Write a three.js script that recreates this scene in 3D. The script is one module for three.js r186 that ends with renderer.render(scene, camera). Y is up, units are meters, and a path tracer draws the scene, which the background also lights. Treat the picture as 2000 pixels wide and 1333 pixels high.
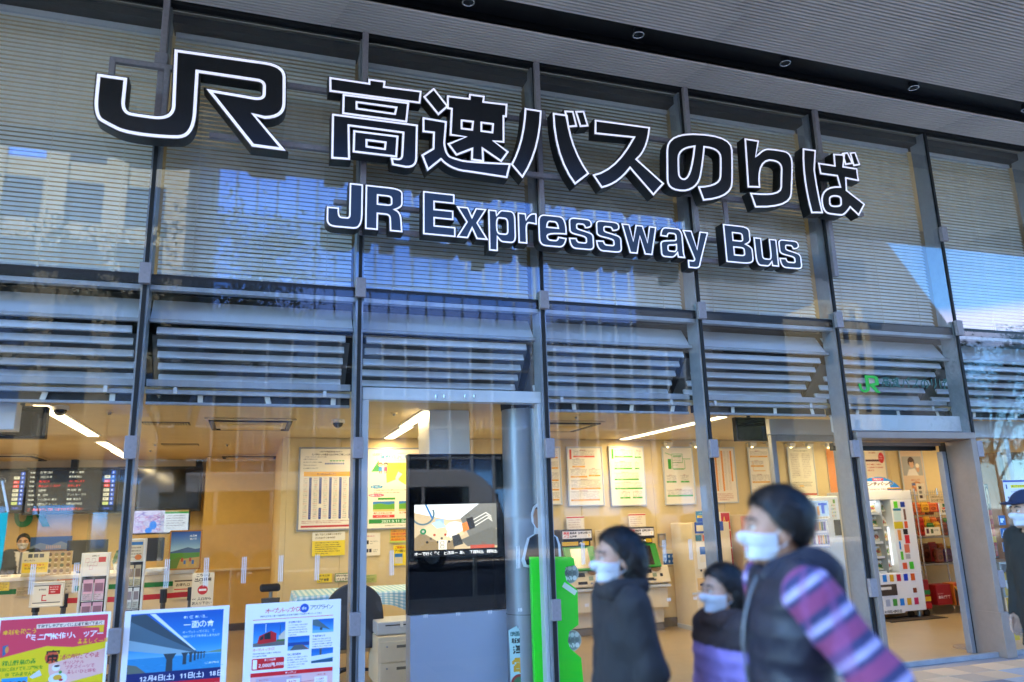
import * as THREE from 'three';
import { mergeGeometries } from 'three/addons/utils/BufferGeometryUtils.js';
import { RoundedBoxGeometry } from 'three/addons/geometries/RoundedBoxGeometry.js';
import { RectAreaLightUniformsLib } from 'three/addons/lights/RectAreaLightUniformsLib.js';
import { Sky } from 'three/addons/objects/Sky.js';

// ---------------------------------------------------------------- camera, sky, sun, exposure
const scene = new THREE.Scene();
const camera = new THREE.PerspectiveCamera(47.97, 1024 / 682, 0.05, 600);
camera.position.set(0.836, 1.52, 6.2885);
camera.rotation.set(0.226416, -0.33072, -0.028478, 'YXZ');
camera.focus = 7.4; camera.userData.fStop = 1.0;
scene.add(camera);
const renderer = new THREE.WebGLRenderer({ antialias: true });
renderer.setSize(1024, 682);
renderer.toneMapping = THREE.LinearToneMapping;
renderer.toneMappingExposure = 9.6;
renderer.shadowMap.enabled = true;
const SUN = new THREE.Vector3(-0.72, 0.56, -0.42).normalize();
const sky = new Sky();
sky.name = 'sky';
sky.scale.setScalar(500);
sky.material.uniforms.sunPosition.value.copy(SUN);
sky.material.uniforms.turbidity.value = 5;
sky.material.uniforms.rayleigh.value = 1.1;
sky.material.uniforms.mieCoefficient.value = 0.004;
sky.material.uniforms.mieDirectionalG.value = 0.8;
sky.userData.kind = 'structure';
scene.add(sky);
scene.environmentIntensity = 0.3;
const sun = new THREE.DirectionalLight(new THREE.Color(1, 0.93, 0.82), 4.6);
sun.name = 'sun';
sun.position.copy(SUN).multiplyScalar(90);
sun.castShadow = true;
Object.assign(sun.shadow.camera, { left: -60, right: 60, top: 60, bottom: -60, near: 1, far: 260 });
sun.shadow.mapSize.set(2048, 2048);
scene.add(sun, sun.target);
RectAreaLightUniformsLib.init();

// ---------------------------------------------------------------- helpers
let seed = 7;
const rnd = () => { seed = (seed + 0x6d2b79f5) | 0; let t = Math.imul(seed ^ (seed >>> 15), 1 | seed); t = (t + Math.imul(t ^ (t >>> 7), 61 | t)) ^ t; return ((t ^ (t >>> 14)) >>> 0) / 4294967296; };
const rr = (a, b) => a + (b - a) * rnd();
const V = (x, y, z) => new THREE.Vector3(x, y, z);
camera.updateMatrixWorld(true);
const ROT = new THREE.Matrix4().extractRotation(camera.matrixWorld);
const ray = (u, v) => V((u - 1000) / 1498.12, (666.5 - v) / 1498.12, -1).applyMatrix4(ROT);
// measured point of the photograph (2000 px wide) on the upright plane z, the level y, or at a distance d
const at = (u, v, z) => { const d = ray(u, v); return camera.position.clone().addScaledVector(d, (z - camera.position.z) / d.z); };
const atY = (u, v, y) => { const d = ray(u, v); return camera.position.clone().addScaledVector(d, (y - camera.position.y) / d.y); };
const atD = (u, v, k) => camera.position.clone().addScaledVector(ray(u, v), k);
const rect = (u0, v0, u1, v1, z) => { const a = at(u0, v0, z), b = at(u1, v1, z); return [Math.min(a.x, b.x), Math.max(a.x, b.x), Math.min(a.y, b.y), Math.max(a.y, b.y)]; };

const used = new Map();
function numbered(n) { const k = used.get(n) ?? -1; used.set(n, k + 1); return k < 0 ? n : n + '_' + String(k + 1).padStart(3, '0'); }
function tag(o, label, category, group) { o.userData.label = label; o.userData.category = category; if (group) o.userData.group = group; return o; }
function thing(name, label, category, pos = [0, 0, 0], turn = 0, group) {
  const g = new THREE.Group(); g.name = numbered(name); g.position.set(...pos); g.rotation.y = turn; scene.add(g);
  return tag(g, label, category, group);
}
function part(name, geo, mat, parent, pos) {
  if (Array.isArray(geo)) geo = geo.length > 1 ? mergeGeometries(geo.map((g) => (g.index ? g.toNonIndexed() : g)), false) : geo[0];
  const m = new THREE.Mesh(geo, mat); m.name = parent ? name : numbered(name); m.castShadow = m.receiveShadow = true;
  if (pos) m.position.set(...pos);
  (parent ?? scene).add(m); return m;
}
function struct(name, geo, mat, pos) { const m = part(name, geo, mat, null, pos); m.userData.kind = 'structure'; return m; }
function metreUV(g) {
  g = g.index ? g.toNonIndexed() : g; g.computeVertexNormals?.();
  const p = g.attributes.position, n = g.attributes.normal, uv = new Float32Array(p.count * 2);
  for (let i = 0; i < p.count; i++) {
    const ax = Math.abs(n.getX(i)), ay = Math.abs(n.getY(i)), az = Math.abs(n.getZ(i)), x = p.getX(i), y = p.getY(i), z = p.getZ(i);
    const q = ay >= ax && ay >= az ? [x, z] : ax >= az ? [z, y] : [x, y];
    uv[2 * i] = q[0]; uv[2 * i + 1] = q[1];
  }
  g.setAttribute('uv', new THREE.BufferAttribute(uv, 2)); return g;
}
const bx = (x0, x1, y0, y1, z0, z1) => metreUV(new THREE.BoxGeometry(x1 - x0, y1 - y0, z1 - z0).translate((x0 + x1) / 2, (y0 + y1) / 2, (z0 + z1) / 2));
const rb = (x0, x1, y0, y1, z0, z1, r = 0.01, s = 2) => metreUV(new RoundedBoxGeometry(x1 - x0, y1 - y0, z1 - z0, s, Math.min(r, (x1 - x0) / 2.01, (y1 - y0) / 2.01, (z1 - z0) / 2.01)).translate((x0 + x1) / 2, (y0 + y1) / 2, (z0 + z1) / 2));
const cyl = (x, y0, y1, z, r, s = 20, r2 = r) => new THREE.CylinderGeometry(r2, r, y1 - y0, s).translate(x, (y0 + y1) / 2, z).toNonIndexed();
const tube = (pts, r, seg = 24, s = 8) => new THREE.TubeGeometry(new THREE.CatmullRomCurve3(pts), seg, r, s, false).toNonIndexed();
const bar = (a, b, r, s = 10) => { const d = b.clone().sub(a), g = new THREE.CylinderGeometry(r, r, d.length(), s); g.applyQuaternion(new THREE.Quaternion().setFromUnitVectors(V(0, 1, 0), d.clone().normalize())); g.translate(...a.clone().add(b).multiplyScalar(0.5).toArray()); return g.toNonIndexed(); };
const plane = (x0, x1, y0, y1, z) => new THREE.PlaneGeometry(x1 - x0, y1 - y0).translate((x0 + x1) / 2, (y0 + y1) / 2, z);
const UNIT = bx(-0.5, 0.5, -0.5, 0.5, -0.5, 0.5);

// ---------------------------------------------------------------- materials
const M = {};
const std = (color, roughness = 0.6, metalness = 0, more = {}) => new THREE.MeshStandardMaterial({ color: new THREE.Color(color), roughness, metalness, ...more });
function noiseTex(size, fn, rep, srgb) {
  const d = new Uint8Array(size * size * 4);
  for (let y = 0; y < size; y++) for (let x = 0; x < size; x++) { const c = fn(x / size, y / size); const o = (y * size + x) * 4; d[o] = c[0] * 255; d[o + 1] = c[1] * 255; d[o + 2] = c[2] * 255; d[o + 3] = 255; }
  const t = new THREE.DataTexture(d, size, size); t.wrapS = t.wrapT = THREE.RepeatWrapping; t.magFilter = THREE.LinearFilter; t.repeat.set(rep, rep); if (srgb) t.colorSpace = THREE.SRGBColorSpace; t.needsUpdate = true; return t;
}
const lat = Array.from({ length: 4096 }, () => rnd());
const vn = (x, y, p) => { // tiling value noise with period p
  const xi = Math.floor(x), yi = Math.floor(y), fx = x - xi, fy = y - yi, s = fx * fx * (3 - 2 * fx), t = fy * fy * (3 - 2 * fy), h = (a, b) => lat[((((a % p) + p) % p) * 61 + (((b % p) + p) % p) * 17) & 4095];
  return (h(xi, yi) * (1 - s) + h(xi + 1, yi) * s) * (1 - t) + (h(xi, yi + 1) * (1 - s) + h(xi + 1, yi + 1) * s) * t;
};
const fbm = (u, v) => 0.5 * vn(u * 8, v * 8, 8) + 0.28 * vn(u * 24, v * 24, 24) + 0.22 * vn(u * 64, v * 64, 64);
const tone = (r, g, b, k, rep, size = 256) => noiseTex(size, (u, v) => { const n = 1 + k * (fbm(u, v) - 0.5) * 2; return [Math.min(1, r * n), Math.min(1, g * n), Math.min(1, b * n)]; }, rep, true);
const rough = (lo, hi, rep) => noiseTex(256, (u, v) => { const n = lo + (hi - lo) * fbm(u, v); return [n, n, n]; }, rep);
const R1 = rough(0.35, 0.75, 0.7), R2 = rough(0.12, 0.4, 0.5);
M.alu = std('#d2d5d9', 1, 0.3, { roughnessMap: rough(0.3, 0.5, 1.3), map: tone(0.72, 0.73, 0.75, 0.07, 0.9) });
M.aluMatt = std('#c6cace', 0.5, 0.15);
M.bracket = std('#b7b3b4', 0.55, 0.2, { map: tone(0.78, 0.76, 0.77, 0.08, 6) });
M.black = std('#08080a', 0.45);
M.gasket = std('#0c0d10', 0.7);
M.dark = std('#1c1d1e', 0.75);
M.recess = std('#141414', 0.9);
M.rib = std('#ffffff', 1, 0, { roughnessMap: R1, map: tone(0.82, 0.78, 0.73, 0.06, 0.6) });
M.white = std('#e9e8e4', 0.5);
M.whiteGloss = std('#f0efec', 0.25);
M.slat = std('#f4f6f6', 0.42, 0, { map: tone(0.93, 0.95, 0.95, 0.03, 2) });
M.louver = std('#c6ccd6', 0.4, 0.05);
M.louverBack = std('#5f6266', 0.7);
M.cream = std('#ffffff', 0.75, 0, { map: tone(0.86, 0.8, 0.68, 0.035, 0.5) });
M.wall = std('#ffffff', 0.7, 0, { map: tone(0.86, 0.77, 0.57, 0.03, 0.4) });
M.tan = std('#ffffff', 0.65, 0, { map: tone(0.84, 0.72, 0.43, 0.05, 0.35) });
M.ceil = std('#ffffff', 0.9, 0, { map: tone(0.84, 0.76, 0.58, 0.025, 0.6) });
M.floor = std('#ffffff', 1, 0, { map: tone(0.66, 0.58, 0.45, 0.04, 0.33, 512), }); M.floor.roughness = 0.35;
M.portal = std('#ffffff', 0.5, 0.35, { map: tone(0.58, 0.52, 0.48, 0.06, 0.8) });
M.glass = new THREE.MeshPhysicalMaterial({ color: '#f9fcfb', transmission: 1, thickness: 0, roughness: 0, ior: 2.1 });
M.glassLow = new THREE.MeshPhysicalMaterial({ color: '#f9fcfb', transmission: 1, thickness: 0, roughness: 0, ior: 1.55 });
M.clear = new THREE.MeshPhysicalMaterial({ color: '#f4f8f8', transmission: 1, thickness: 0, roughness: 0.02, ior: 1.5 });
M.chrome = std('#d8d8d8', 0.12, 1);
M.steel = std('#9b9ea2', 0.28, 0.9);
M.tape = std('#dddad0', 0.8);
M.green = std('#0b7a34', 0.5);
M.lime = std('#10e400', 0.3);
M.red = std('#b8141a', 0.5);
const emis = (color, k) => new THREE.MeshStandardMaterial({ color: '#000000', emissive: new THREE.Color(color), emissiveIntensity: k * 0.3, roughness: 0.6 });
M.lamp = emis('#ffe3ae', 2.6);

// ---------------------------------------------------------------- prints: lettering and pictures on flat things
const G = { // stroke letters on a ten by ten grid: every pair of digits is a point
  'オ': '0393 606959 6308', 'ー': '0595', 'プ': '02727639 8090918180', 'ン': '1234 195893', 'ト': '3039 3576', 'ッ': '1426 4446 847749', 'バ': '322609 527589 7182 9092', 'ス': '11815619 5689', 'ル': '313509 616895', 'ア': '019164 534719',
  'ク': '302305 32827629', 'ラ': '1181 04846729', 'イ': '805306 5359', 'ミ': '1172 1475 1679', 'ニ': '2282 0898', 'ツ': '1225 4144 817539', 'リ': '2126 717649', 'ジ': '1132 0425 195893 7082 9092', 'ナ': '0393 505529', 'チ': '8021 0494 515629', 'パ': '322609 527589 8090918180', 'ド': '3039 3576 6173 8193', 'ブ': '02727639 7082 9092',
  'の': '524728061351839669', 'た': '0252 3019 5484 576999', 'て': '019153465889', 'や': '0572947656 4052 2259', 'ま': '1282 1585 505829174789', 'に': '110519 4272 475998', 'け': '110519 4393 707649', 'み': '11513719072597 8469', 'せ': '0393 313889 717666', 'ん': '501945666996',
  'か': '03636849 3019 7195', 'ひ': '02411639687296', 'し': '20274986', 'く': '702579', 'お': '0262 303907548669 7193', 'い': '111738 7286', 'こ': '1181 163998', 'ち': '0282 4025648649', 'ら': '3151 2216648649', 'は': '110519 4292 7077594799', 'つ': '04629548', 'わ': '2029 033208539569', 'ば': '110519 4383 6067594979 8082 9092',
  'で': '019153465889 6475 8495', 'を': '0272 40154457 94363889', 'う': '3061 14637639', 'り': '2126 707649', 'と': '2145 82263989', 'さ': '0383 4075 163988', 'れ': '2029 034207 4264678999', 'ご': '1171 163988 7083 9093', 'す': '0292 505745344556 5639', 'よ': '5058294769 5383',
  '下': '0191 5159 5375', '入': '30514509 4599', '口': '1282881812', '出': '5059 11145484 06099996', '専': '1191 5057 2383862623 2484 0696 6669 2748', '用': '212619 21818979 2484 2686 5159', '月': '313519 31818969 3484 3686', '日': '2181892921 2585', '土': '1484 5059 0999', '円': '1119 11919989 1595 5155', '一': '0595', '面': '0191 5143 1393991913 3339 6369 3565 3767', '青': '2272 0393 5053 1484 2529 25757869 2777',
  '門': '0109 014144 0242 51919989 515494 5292', '松': '0343 2029 2306 2346 6147 7195 655898', '作': '3005 2329 6044 5292 5359 5595 5797', '館': '2003 2043 1437 1434371714 1519 1939 5351919393 6368 63838666 6787896967', '山': '5058 13199993', '野': '0141440401 0242 2129 0646 0949 518163 549485 747969', '鳥': '4030 2127 21818525 2383 2686 27979989 0819 3849 5859', '森': '2080 5054 5224 5274 0545 2429 2508 2547 5595 7579 7558 7597', '寅': '5051 13119193 2484872724 5359 2585 3719 6799',
  '渚': '0112 0314 0926 4282 3494 6064 9037 4585894945 4787', '駅': '0105 0141 0343 2125 05454839 0617 51919454 515449 7499', '向': '5031 1219 12929989 3565683835', '丹': '312519 31717969 0595 4354', '沢': '0112 0415 0926 41449444 414439 7499', '登': '1131 3115 5195 7194 2474 3565683835 2898', '東': '1191 5059 2383862623 2484 5519 5599', '京': '5051 0191 2474762624 5659 3618 7698', '電': '1191 5155 0292 0204 9294 2444 6383 1585881815 55598997 1686',
  '映': '0141480801 0444 5254 5292 9294 4494 7074 7449 7499', '画': '0191 5157 2272772722 2575 0309 0999 9399', '身': '5040 2128 217179 2373 2575 2777 8519', '高': '5051 0191 2272742422 0509 05959989 3666683836', '速': '0112 0333 042427 2709 1799 3191 6067 4272754542 6538 6588', '空': '5051 0191 0109 3343 6373 1575 5558 0999', '海': '0112 0415 0926 4030 3191 43839838 4343 3595', '新': '0141 2022 0343 0545 2549 2508 9062 6269 6494 8489', '年': '3014 2292 2595 2528 0898 5259', '席': '5051 1191 1119 2494 3437 7477 3777 5059', '発': '1131 3115 5195 7194 3474 1686 4619 6689', '行': '2004 3307 2529 4191 4494 747969', '便': '2005 2329 4191 4353 43838747 4585 608949', '方': '5051 0292 43639 4319', '幸': '5054 1282 0494 2335 7365 1676 0797 5459', '招': '1040 0545 2029 4191 7046 91954 5689', '楽': '3070 2161 2454 5059 0696 5619 5689', '時': '0131380801 0434 4191 6064 4494 4696 7669', '『': '909293 5090 5055', '』': '0439 39',
};
const KEYS = Object.keys(G).filter((k) => !'ー一口『』'.includes(k)), KANJI = KEYS.filter((k) => k.codePointAt(0) > 0x4000);
function jt(c, text, x, y, s, color, w = 0.12, gap = 1) { // writes a line; x, y is its top left
  c.lineCap = 'butt'; c.lineJoin = 'miter'; c.strokeStyle = c.fillStyle = color; c.lineWidth = Math.max(0.8, s * w);
  for (const ch of text) {
    const g = G[ch];
    if (g) {
      c.beginPath();
      for (const st of g.split(' ')) for (let i = 0; i + 1 < st.length; i += 2) { const px = x + (0.06 + +st[i] * 0.098) * s, py = y + (0.06 + +st[i + 1] * 0.098) * s; i ? c.lineTo(px, py) : c.moveTo(px, py); }
      c.stroke(); x += s * gap;
    } else if (ch === ' ') x += s * 0.4;
    else { c.font = `bold ${s}px sans-serif`; c.fillText(ch, x, y + s * 0.92); x += c.measureText(ch).width * 1.02; }
  }
  return x;
}
function jfill(c, x, y, w, s, color, set = KEYS, wt = 0.13) { // a line of small print too small to read
  let t = ''; const n = Math.floor(w / s); for (let i = 0; i < n; i++) t += set[Math.floor(rnd() * set.length)];
  jt(c, t, x, y, s, color, wt);
}
function lines(c, x, y, w, n, lh, color, s = lh * 0.6) { for (let i = 0; i < n; i++) jfill(c, x, y + i * lh, w * (i === n - 1 ? rr(0.4, 0.8) : rr(0.85, 1)), s, color); }
function canvas(w, h, draw) {
  const k = document.createElement('canvas'); k.width = w; k.height = h; const c = k.getContext('2d'); c.fillStyle = '#fff'; c.fillRect(0, 0, w, h); draw(c, w, h);
  const t = new THREE.CanvasTexture(k); t.colorSpace = THREE.SRGBColorSpace; return t;
}
const box = (c, col, x, y, w, h) => { c.fillStyle = col; c.fillRect(x, y, w, h); };
const poly = (c, col, ...p) => { c.fillStyle = col; c.beginPath(); for (let i = 0; i < p.length; i += 2) i ? c.lineTo(p[i], p[i + 1]) : c.moveTo(p[i], p[i + 1]); c.closePath(); c.fill(); };
const disc = (c, col, x, y, r, ry = r) => { c.fillStyle = col; c.beginPath(); c.ellipse(x, y, r, ry, 0, 0, 7); c.fill(); };
const printMat = (w, h, draw, r = 0.55) => new THREE.MeshStandardMaterial({ map: canvas(w, h, draw), roughness: r });
const screenMat = (w, h, draw, k = 1) => { const t = canvas(w, h, draw); return new THREE.MeshStandardMaterial({ color: '#000000', emissive: '#ffffff', emissiveMap: t, emissiveIntensity: k * 0.125, roughness: 0.2 }); };
// a framed or bare printed board on an upright plane; r = [x0, x1, y0, y1]
function board(name, label, category, r, z, mat, o = {}) {
  const [x0, x1, y0, y1] = r, t = o.t ?? 0.012, f = o.frame ?? 0, cx = (x0 + x1) / 2, cy = (y0 + y1) / 2, w = (x1 - x0) / 2, h = (y1 - y0) / 2;
  const g = thing(name, label, category, [cx, cy, z], 0, o.group);
  part('board', rb(-w, w, -h, h, 0, t, 0.003, 1), o.back ?? M.white, g);
  part('print', plane(-w + f, w - f, -h + f, h - f, t + 0.0015), mat, g);
  if (f) part('frame', [rb(-w, w, h - f, h, 0, t + 0.012, 0.005), rb(-w, w, -h, -h + f, 0, t + 0.012, 0.005), rb(-w, -w + f, -h + f, h - f, 0, t + 0.011, 0.005), rb(w - f, w, -h + f, h - f, 0, t + 0.011, 0.005)], o.frameMat ?? M.alu, g);
  if (o.tilt) g.rotation.z = o.tilt;
  return g;
}
// ---------------------------------------------------------------- ground outside
const S = 1.65; // bay width
M.asphalt = std('#ffffff', 0.9, 0, { map: tone(0.24, 0.24, 0.25, 0.25, 0.5, 512) });
M.paveSheet = std('#ffffff', 0.85, 0, { map: tone(0.6, 0.55, 0.5, 0.12, 0.4) });
struct('ground', bx(-260, 260, -0.5, -0.16, -260, 320), std('#77746e', 0.95));
const pavement = struct('pavement', bx(-60, 80, -0.16, -0.006, 0.14, 9.2), M.paveSheet);
struct('kerb', bx(-60, 80, -0.16, -0.001, 9.2, 9.4), std('#a09d97', 0.8));
struct('road', bx(-200, 200, -0.16, -0.13, 9.4, 25), M.asphalt);
struct('opposite_pavement', bx(-200, 200, -0.16, 0, 25, 30.5), M.paveSheet);
for (const [z, w] of [[9.9, 0.15], [24.4, 0.15]]) struct('road_line', bx(-200, 200, -0.13, -0.126, z, z + w), std('#d8d8d4', 0.7));
{ // paving tiles in front of the entrance
  const mats = [['#c9ab86', 5], ['#d6b68e', 4], ['#b9a084', 3], ['#8f8f93', 3], ['#a8a7a6', 3], ['#77777b', 1]].flatMap(([c, n]) => { const m = std(c, 0.75, 0, { bumpScale: 0.001 }); return Array(n).fill(m); });
  const big = rb(-0.147, 0.147, -0.005, 0.004, -0.147, 0.147, 0.004, 1);
  for (let i = 0; i < 26; i++) for (let k = 0; k < 8; k++) {
    const m = part('paving_tile', big, mats[Math.floor(rnd() * mats.length)], pavement, [2.6 + i * 0.3, 0, 0.29 + k * 0.3]);
    m.position.y = rr(-0.001, 0.001);
  }
}
// ---------------------------------------------------------------- the hall behind the glass
const hallFloor = struct('interior_floor', bx(-6, 13, -0.2, 0, -7.4, -0.24), M.floor);
struct('threshold', bx(-6, 13, -0.2, 0.002, -0.24, 0.14), std('#8d8e92', 0.5, 0.2));
const ceiling = struct('interior_ceiling', bx(-6, 13, 2.56, 2.62, -7.4, -0.36), M.ceil);
struct('floor_slab', bx(-6, 13, 2.64, 3.38, -7.4, -0.8), M.dark);
{
  const w = struct('back_wall', bx(1.27, 13, 0, 2.56, -3.75, -3.63), M.wall);
  const xs = [1.27, 1.92, 3.02, 4.08, 5.17, 6.3, 7.45, 8.6, 9.75, 10.6, 11.9, 13];
  for (let i = 0; i + 1 < xs.length; i++) part('wall_panel', rb(xs[i] + 0.002, xs[i + 1] - 0.002, 0.12, 2.555, -3.63, -3.6, 0.003, 1), M.wall, w);
  part('skirting', bx(1.27, 13, 0, 0.115, -3.63, -3.585), std('#7b6f5b', 0.6), w);
  struct('return_wall', bx(1.21, 1.27, 0, 2.56, -7.2, -3.6), M.wall);
  const l = struct('far_wall', bx(-6, 1.21, 0, 2.56, -7.4, -7.2), M.tan);
  part('bulkhead', bx(-6, 1.21, 2.3, 2.56, -7.2, -7.05), M.cream, l);
  struct('side_wall', bx(-6.1, -6, -0.2, 6, -7.4, -0.05), M.cream);
  struct('side_wall', bx(13, 13.1, -0.2, 6, -7.4, -0.05), M.cream);
  const p = struct('partition_wall', bx(0.2, 1.208, 0, 2.56, -7.04, -6.5), M.tan);
  part('dado_rail', bx(0.26, 1.2, 0.86, 0.89, -6.5, -6.44), M.cream, p);
  part('skirting', bx(0.2, 1.208, 0, 0.1, -6.5, -6.47), std('#40352a', 0.6), p);
  // the room upstairs behind the blinds
  struct('upper_back_wall', bx(-6, 13, 3.38, 6, -2.6, -2.5), std('#a39878', 0.8));
  struct('upper_floor', bx(-6, 13, 3.38, 3.46, -2.5, -0.35), std('#6f675a', 0.8));
  struct('upper_ceiling', bx(-6, 13, 5.78, 6, -2.5, -0.31), std('#c9c2ad', 0.8));
}
// fluorescent strips: a glowing face and a lamp just below it
function strip(x, z0, z1, label, k, y = 2.56) {
  const g = thing('ceiling_strip_light', label, 'ceiling light', [x, y, (z0 + z1) / 2], 0, 'warm strip lights in the ceiling');
  const h = (z1 - z0) / 2;
  part('housing', bx(-0.075, 0.075, -0.012, 0.004, -h, h), M.white, g);
  part('diffuser', bx(-0.055, 0.055, -0.02, -0.012, -h + 0.012, h - 0.012), M.lamp, g);
  const l = new THREE.RectAreaLight(new THREE.Color(1, 0.76, 0.4), k, 0.11, 2 * h - 0.03); l.name = 'lamp'; l.position.y = -0.03; l.rotation.x = -Math.PI / 2; g.add(l);
}
const LK = 5.6;
strip(-0.85, -2.2, -1.0, 'strip light nearest the glass at the far left, beside the dome camera', LK);
strip(-0.85, -3.42, -2.21, 'second strip light from the glass in the left row', LK);
strip(-0.88, -5.3, -4.1, 'third strip light of the left row, above the departure board', LK);
strip(-0.9, -6.55, -5.31, 'last strip light of the left row, near the far wall', LK);
strip(2.46, -2.25, -0.95, 'strip light above the blue white pillar of the display bay, nearer the glass', LK);
strip(2.5, -3.5, -2.26, 'strip light ending at the back wall left of the blue white pillar', LK);
strip(5.79, -2.2, -1.0, 'strip light over the ticket machines, nearer the glass', LK);
strip(5.79, -3.45, -2.21, 'strip light over the ticket machines, reaching the poster wall', LK);
strip(9.3, -3.0, -1.6, 'strip light inside the shop entrance at right', LK * 1.2);
strip(-3.6, -5.2, -2.0, 'long strip light over the ticket counter beyond the left edge', LK);
strip(11.6, -3.0, -1.2, 'strip light in the hall beyond the right edge', LK);
strip(7.6, -1.9, -0.9, 'short strip light in front of the shop posters', LK);
// uplights of the storey above, hidden behind the foot of the blinds
for (const [x, w, t, k] of [[-1.0, 1.3, 'behind the leftmost blind', 4.5], [7.5, 1.2, 'behind the blind above the entrance', 2.6], [9.2, 1.2, 'behind the rightmost blind', 3.2]]) {
  const g = thing('uplight_trough', 'warm uplight trough upstairs ' + t, 'ceiling light', [x, 3.62, -2.25], 0, 'uplights of the upper room');
  part('trough', [bx(-w / 2, w / 2, -0.16, -0.03, -0.06, 0.06)], M.dark, g); part('diffuser', bx(-w / 2 + 0.02, w / 2 - 0.02, -0.029, -0.015, -0.045, 0.045), M.lamp, g);
  const l = new THREE.RectAreaLight(new THREE.Color(1, 0.82, 0.5), k, w - 0.05, 0.09); l.name = 'lamp'; l.rotation.x = Math.PI / 2; g.add(l);
}

// ---------------------------------------------------------------- glass curtain wall
const TOP = 5.83, TR = 3.44, MR = 2.1, BR = 0.762, BAYS = [-2, -1, 0, 1, 2, 3, 4, 5, 6];
const facade = thing('glass_curtain_wall', 'tall glass curtain wall of the bus station with clamped panes', 'glass facade');
const clip = rb(-0.042, 0.042, -0.085, 0.085, 0.012, 0.06, 0.006), finG = bx(-0.03, 0.03, 0, TOP, -0.2, -0.012), gasG = bx(-0.014, 0.014, 0.0, TOP, -0.012, 0.012);
for (let c = -2; c <= 7; c++) {
  const m = part('mullion', finG, M.alu, facade, [c * S, 0, 0]);
  part('gasket', gasG, M.gasket, m);
  for (const y of [BR, MR, TR]) part('clamp', clip, M.bracket, m, [0, y, 0]);
  if (c > 4) part('clamp', clip, M.bracket, m, [0, 4.55, 0]);
}
const upG = new THREE.PlaneGeometry(S - 0.03, TOP - TR - 0.03), loG = new THREE.PlaneGeometry(S - 0.03, TR - 0.04), midG = new THREE.PlaneGeometry(S - 0.03, TR - 2.3);
for (const c of BAYS) {
  const x = (c + 0.5) * S, warp = (g) => { g.rotation.set(rr(-0.0015, 0.0015), rr(-0.0025, 0.0025), 0); };
  warp(part('glass_pane', upG, M.glass, facade, [x, (TOP + TR) / 2, 0]));
  if (c === 4) warp(part('glass_pane', midG, M.glass, facade, [x, (TR + 2.3) / 2, 0]));
  else warp(part('glass_pane', loG, M.glassLow, facade, [x, TR / 2, 0]));
}
for (const c of BAYS) {
  const x0 = c * S + 0.032, x1 = (c + 1) * S - 0.032;
  part('transom', bx(x0, x1, 3.375, 3.455, -0.3, -0.02), M.black, facade);
  part('transom_trim', bx(x0, x1, 3.335, 3.372, -0.1, -0.03), M.alu, facade);
  part('head_beam', bx(x0, x1, 5.745, TOP, -0.3, -0.1), M.dark, facade);
  part('bottom_rail', bx(x0, x1, 0.004, 0.05, -0.06, -0.02), M.alu, facade);
}
// louvre units behind the middle of every bay
for (const c of BAYS) {
  const where = ['', '', '', '', '', '', '', '', ''];
  const names = { '-2': 'beyond the left edge', '-1': 'in the leftmost bay over the departure board', 0: 'in the bay left of the display bay, under the logo', 1: 'over the bay with the black display screen', 2: 'over the first ticket machine bay', 3: 'over the walking man in the navy vest', 4: 'behind the green lettering over the entrance', 5: 'in the bay right of the entrance', 6: 'beyond the right edge' };
  const g = thing('louvre_unit', 'five pale louvre blades ' + names[c], 'louvre', [c * S, 0, 0], 0, 'louvre units above the hall windows');
  const a = 0.085, b = c >= 1 ? S - 0.1 : S - 0.09, door = c === 1;
  const hp = part('header_panel', rb(0.035, S - 0.035, -0.12, 0.12, -0.006, 0.006, 0.003, 1), M.louver, g, [0, 3.225, -0.24]); hp.rotation.x = -0.62;
  part('top_rail', rb(0.035, S - 0.035, 3.095, 3.125, -0.16, -0.12, 0.004, 1), M.alu, g);
  const bk = part('back_panel', bx(0.035, S - 0.035, -0.26, 0.26, -0.005, 0.005), M.louverBack, g, [0, 2.86, -0.55]); bk.rotation.x = 0.75;
  const bl = rb(a, b, -0.03, 0.03, -0.012, 0.012, 0.004, 1);
  for (let i = 0; i < 5; i++) { const m = part('blade', bl, M.louver, g, [0, 3.045 - 0.079 * i, -0.2 - 0.088 * i]); m.rotation.x = -0.3; }
  if (!door) {
    part('lower_rail', rb(0.035, S - 0.035, 2.605, 2.66, -0.3, -0.24, 0.004, 1), M.alu, g);
    part('lower_rail', rb(0.035, S - 0.035, 2.545, 2.58, -0.28, -0.24, 0.004, 1), M.alu, g);
    part('shade_box', bx(0.035, S - 0.035, 2.488, 2.56, -0.36, -0.29), M.dark, g);
    part('lower_rail', rb(0.035, S - 0.035, 2.465, 2.487, -0.32, -0.27, 0.003, 1), M.alu, g);
    for (const f of [0.25, 0.62, 0.93]) { const t = part('tape_strip', rb(-0.02, 0.02, -0.035, 0.035, -0.284, -0.279, 0.002, 1), M.tape, g, [0.06 + f * 1.5 + rr(-0.05, 0.05), 2.52, 0]); t.rotation.z = rr(-0.3, 0.3); }
    for (const f of [0.15, 0.85]) part('rail_bracket', bx(f * S - 0.014, f * S + 0.014, 2.55, 2.6, -0.238, -0.23), M.aluMatt, g);
  }
}
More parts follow.
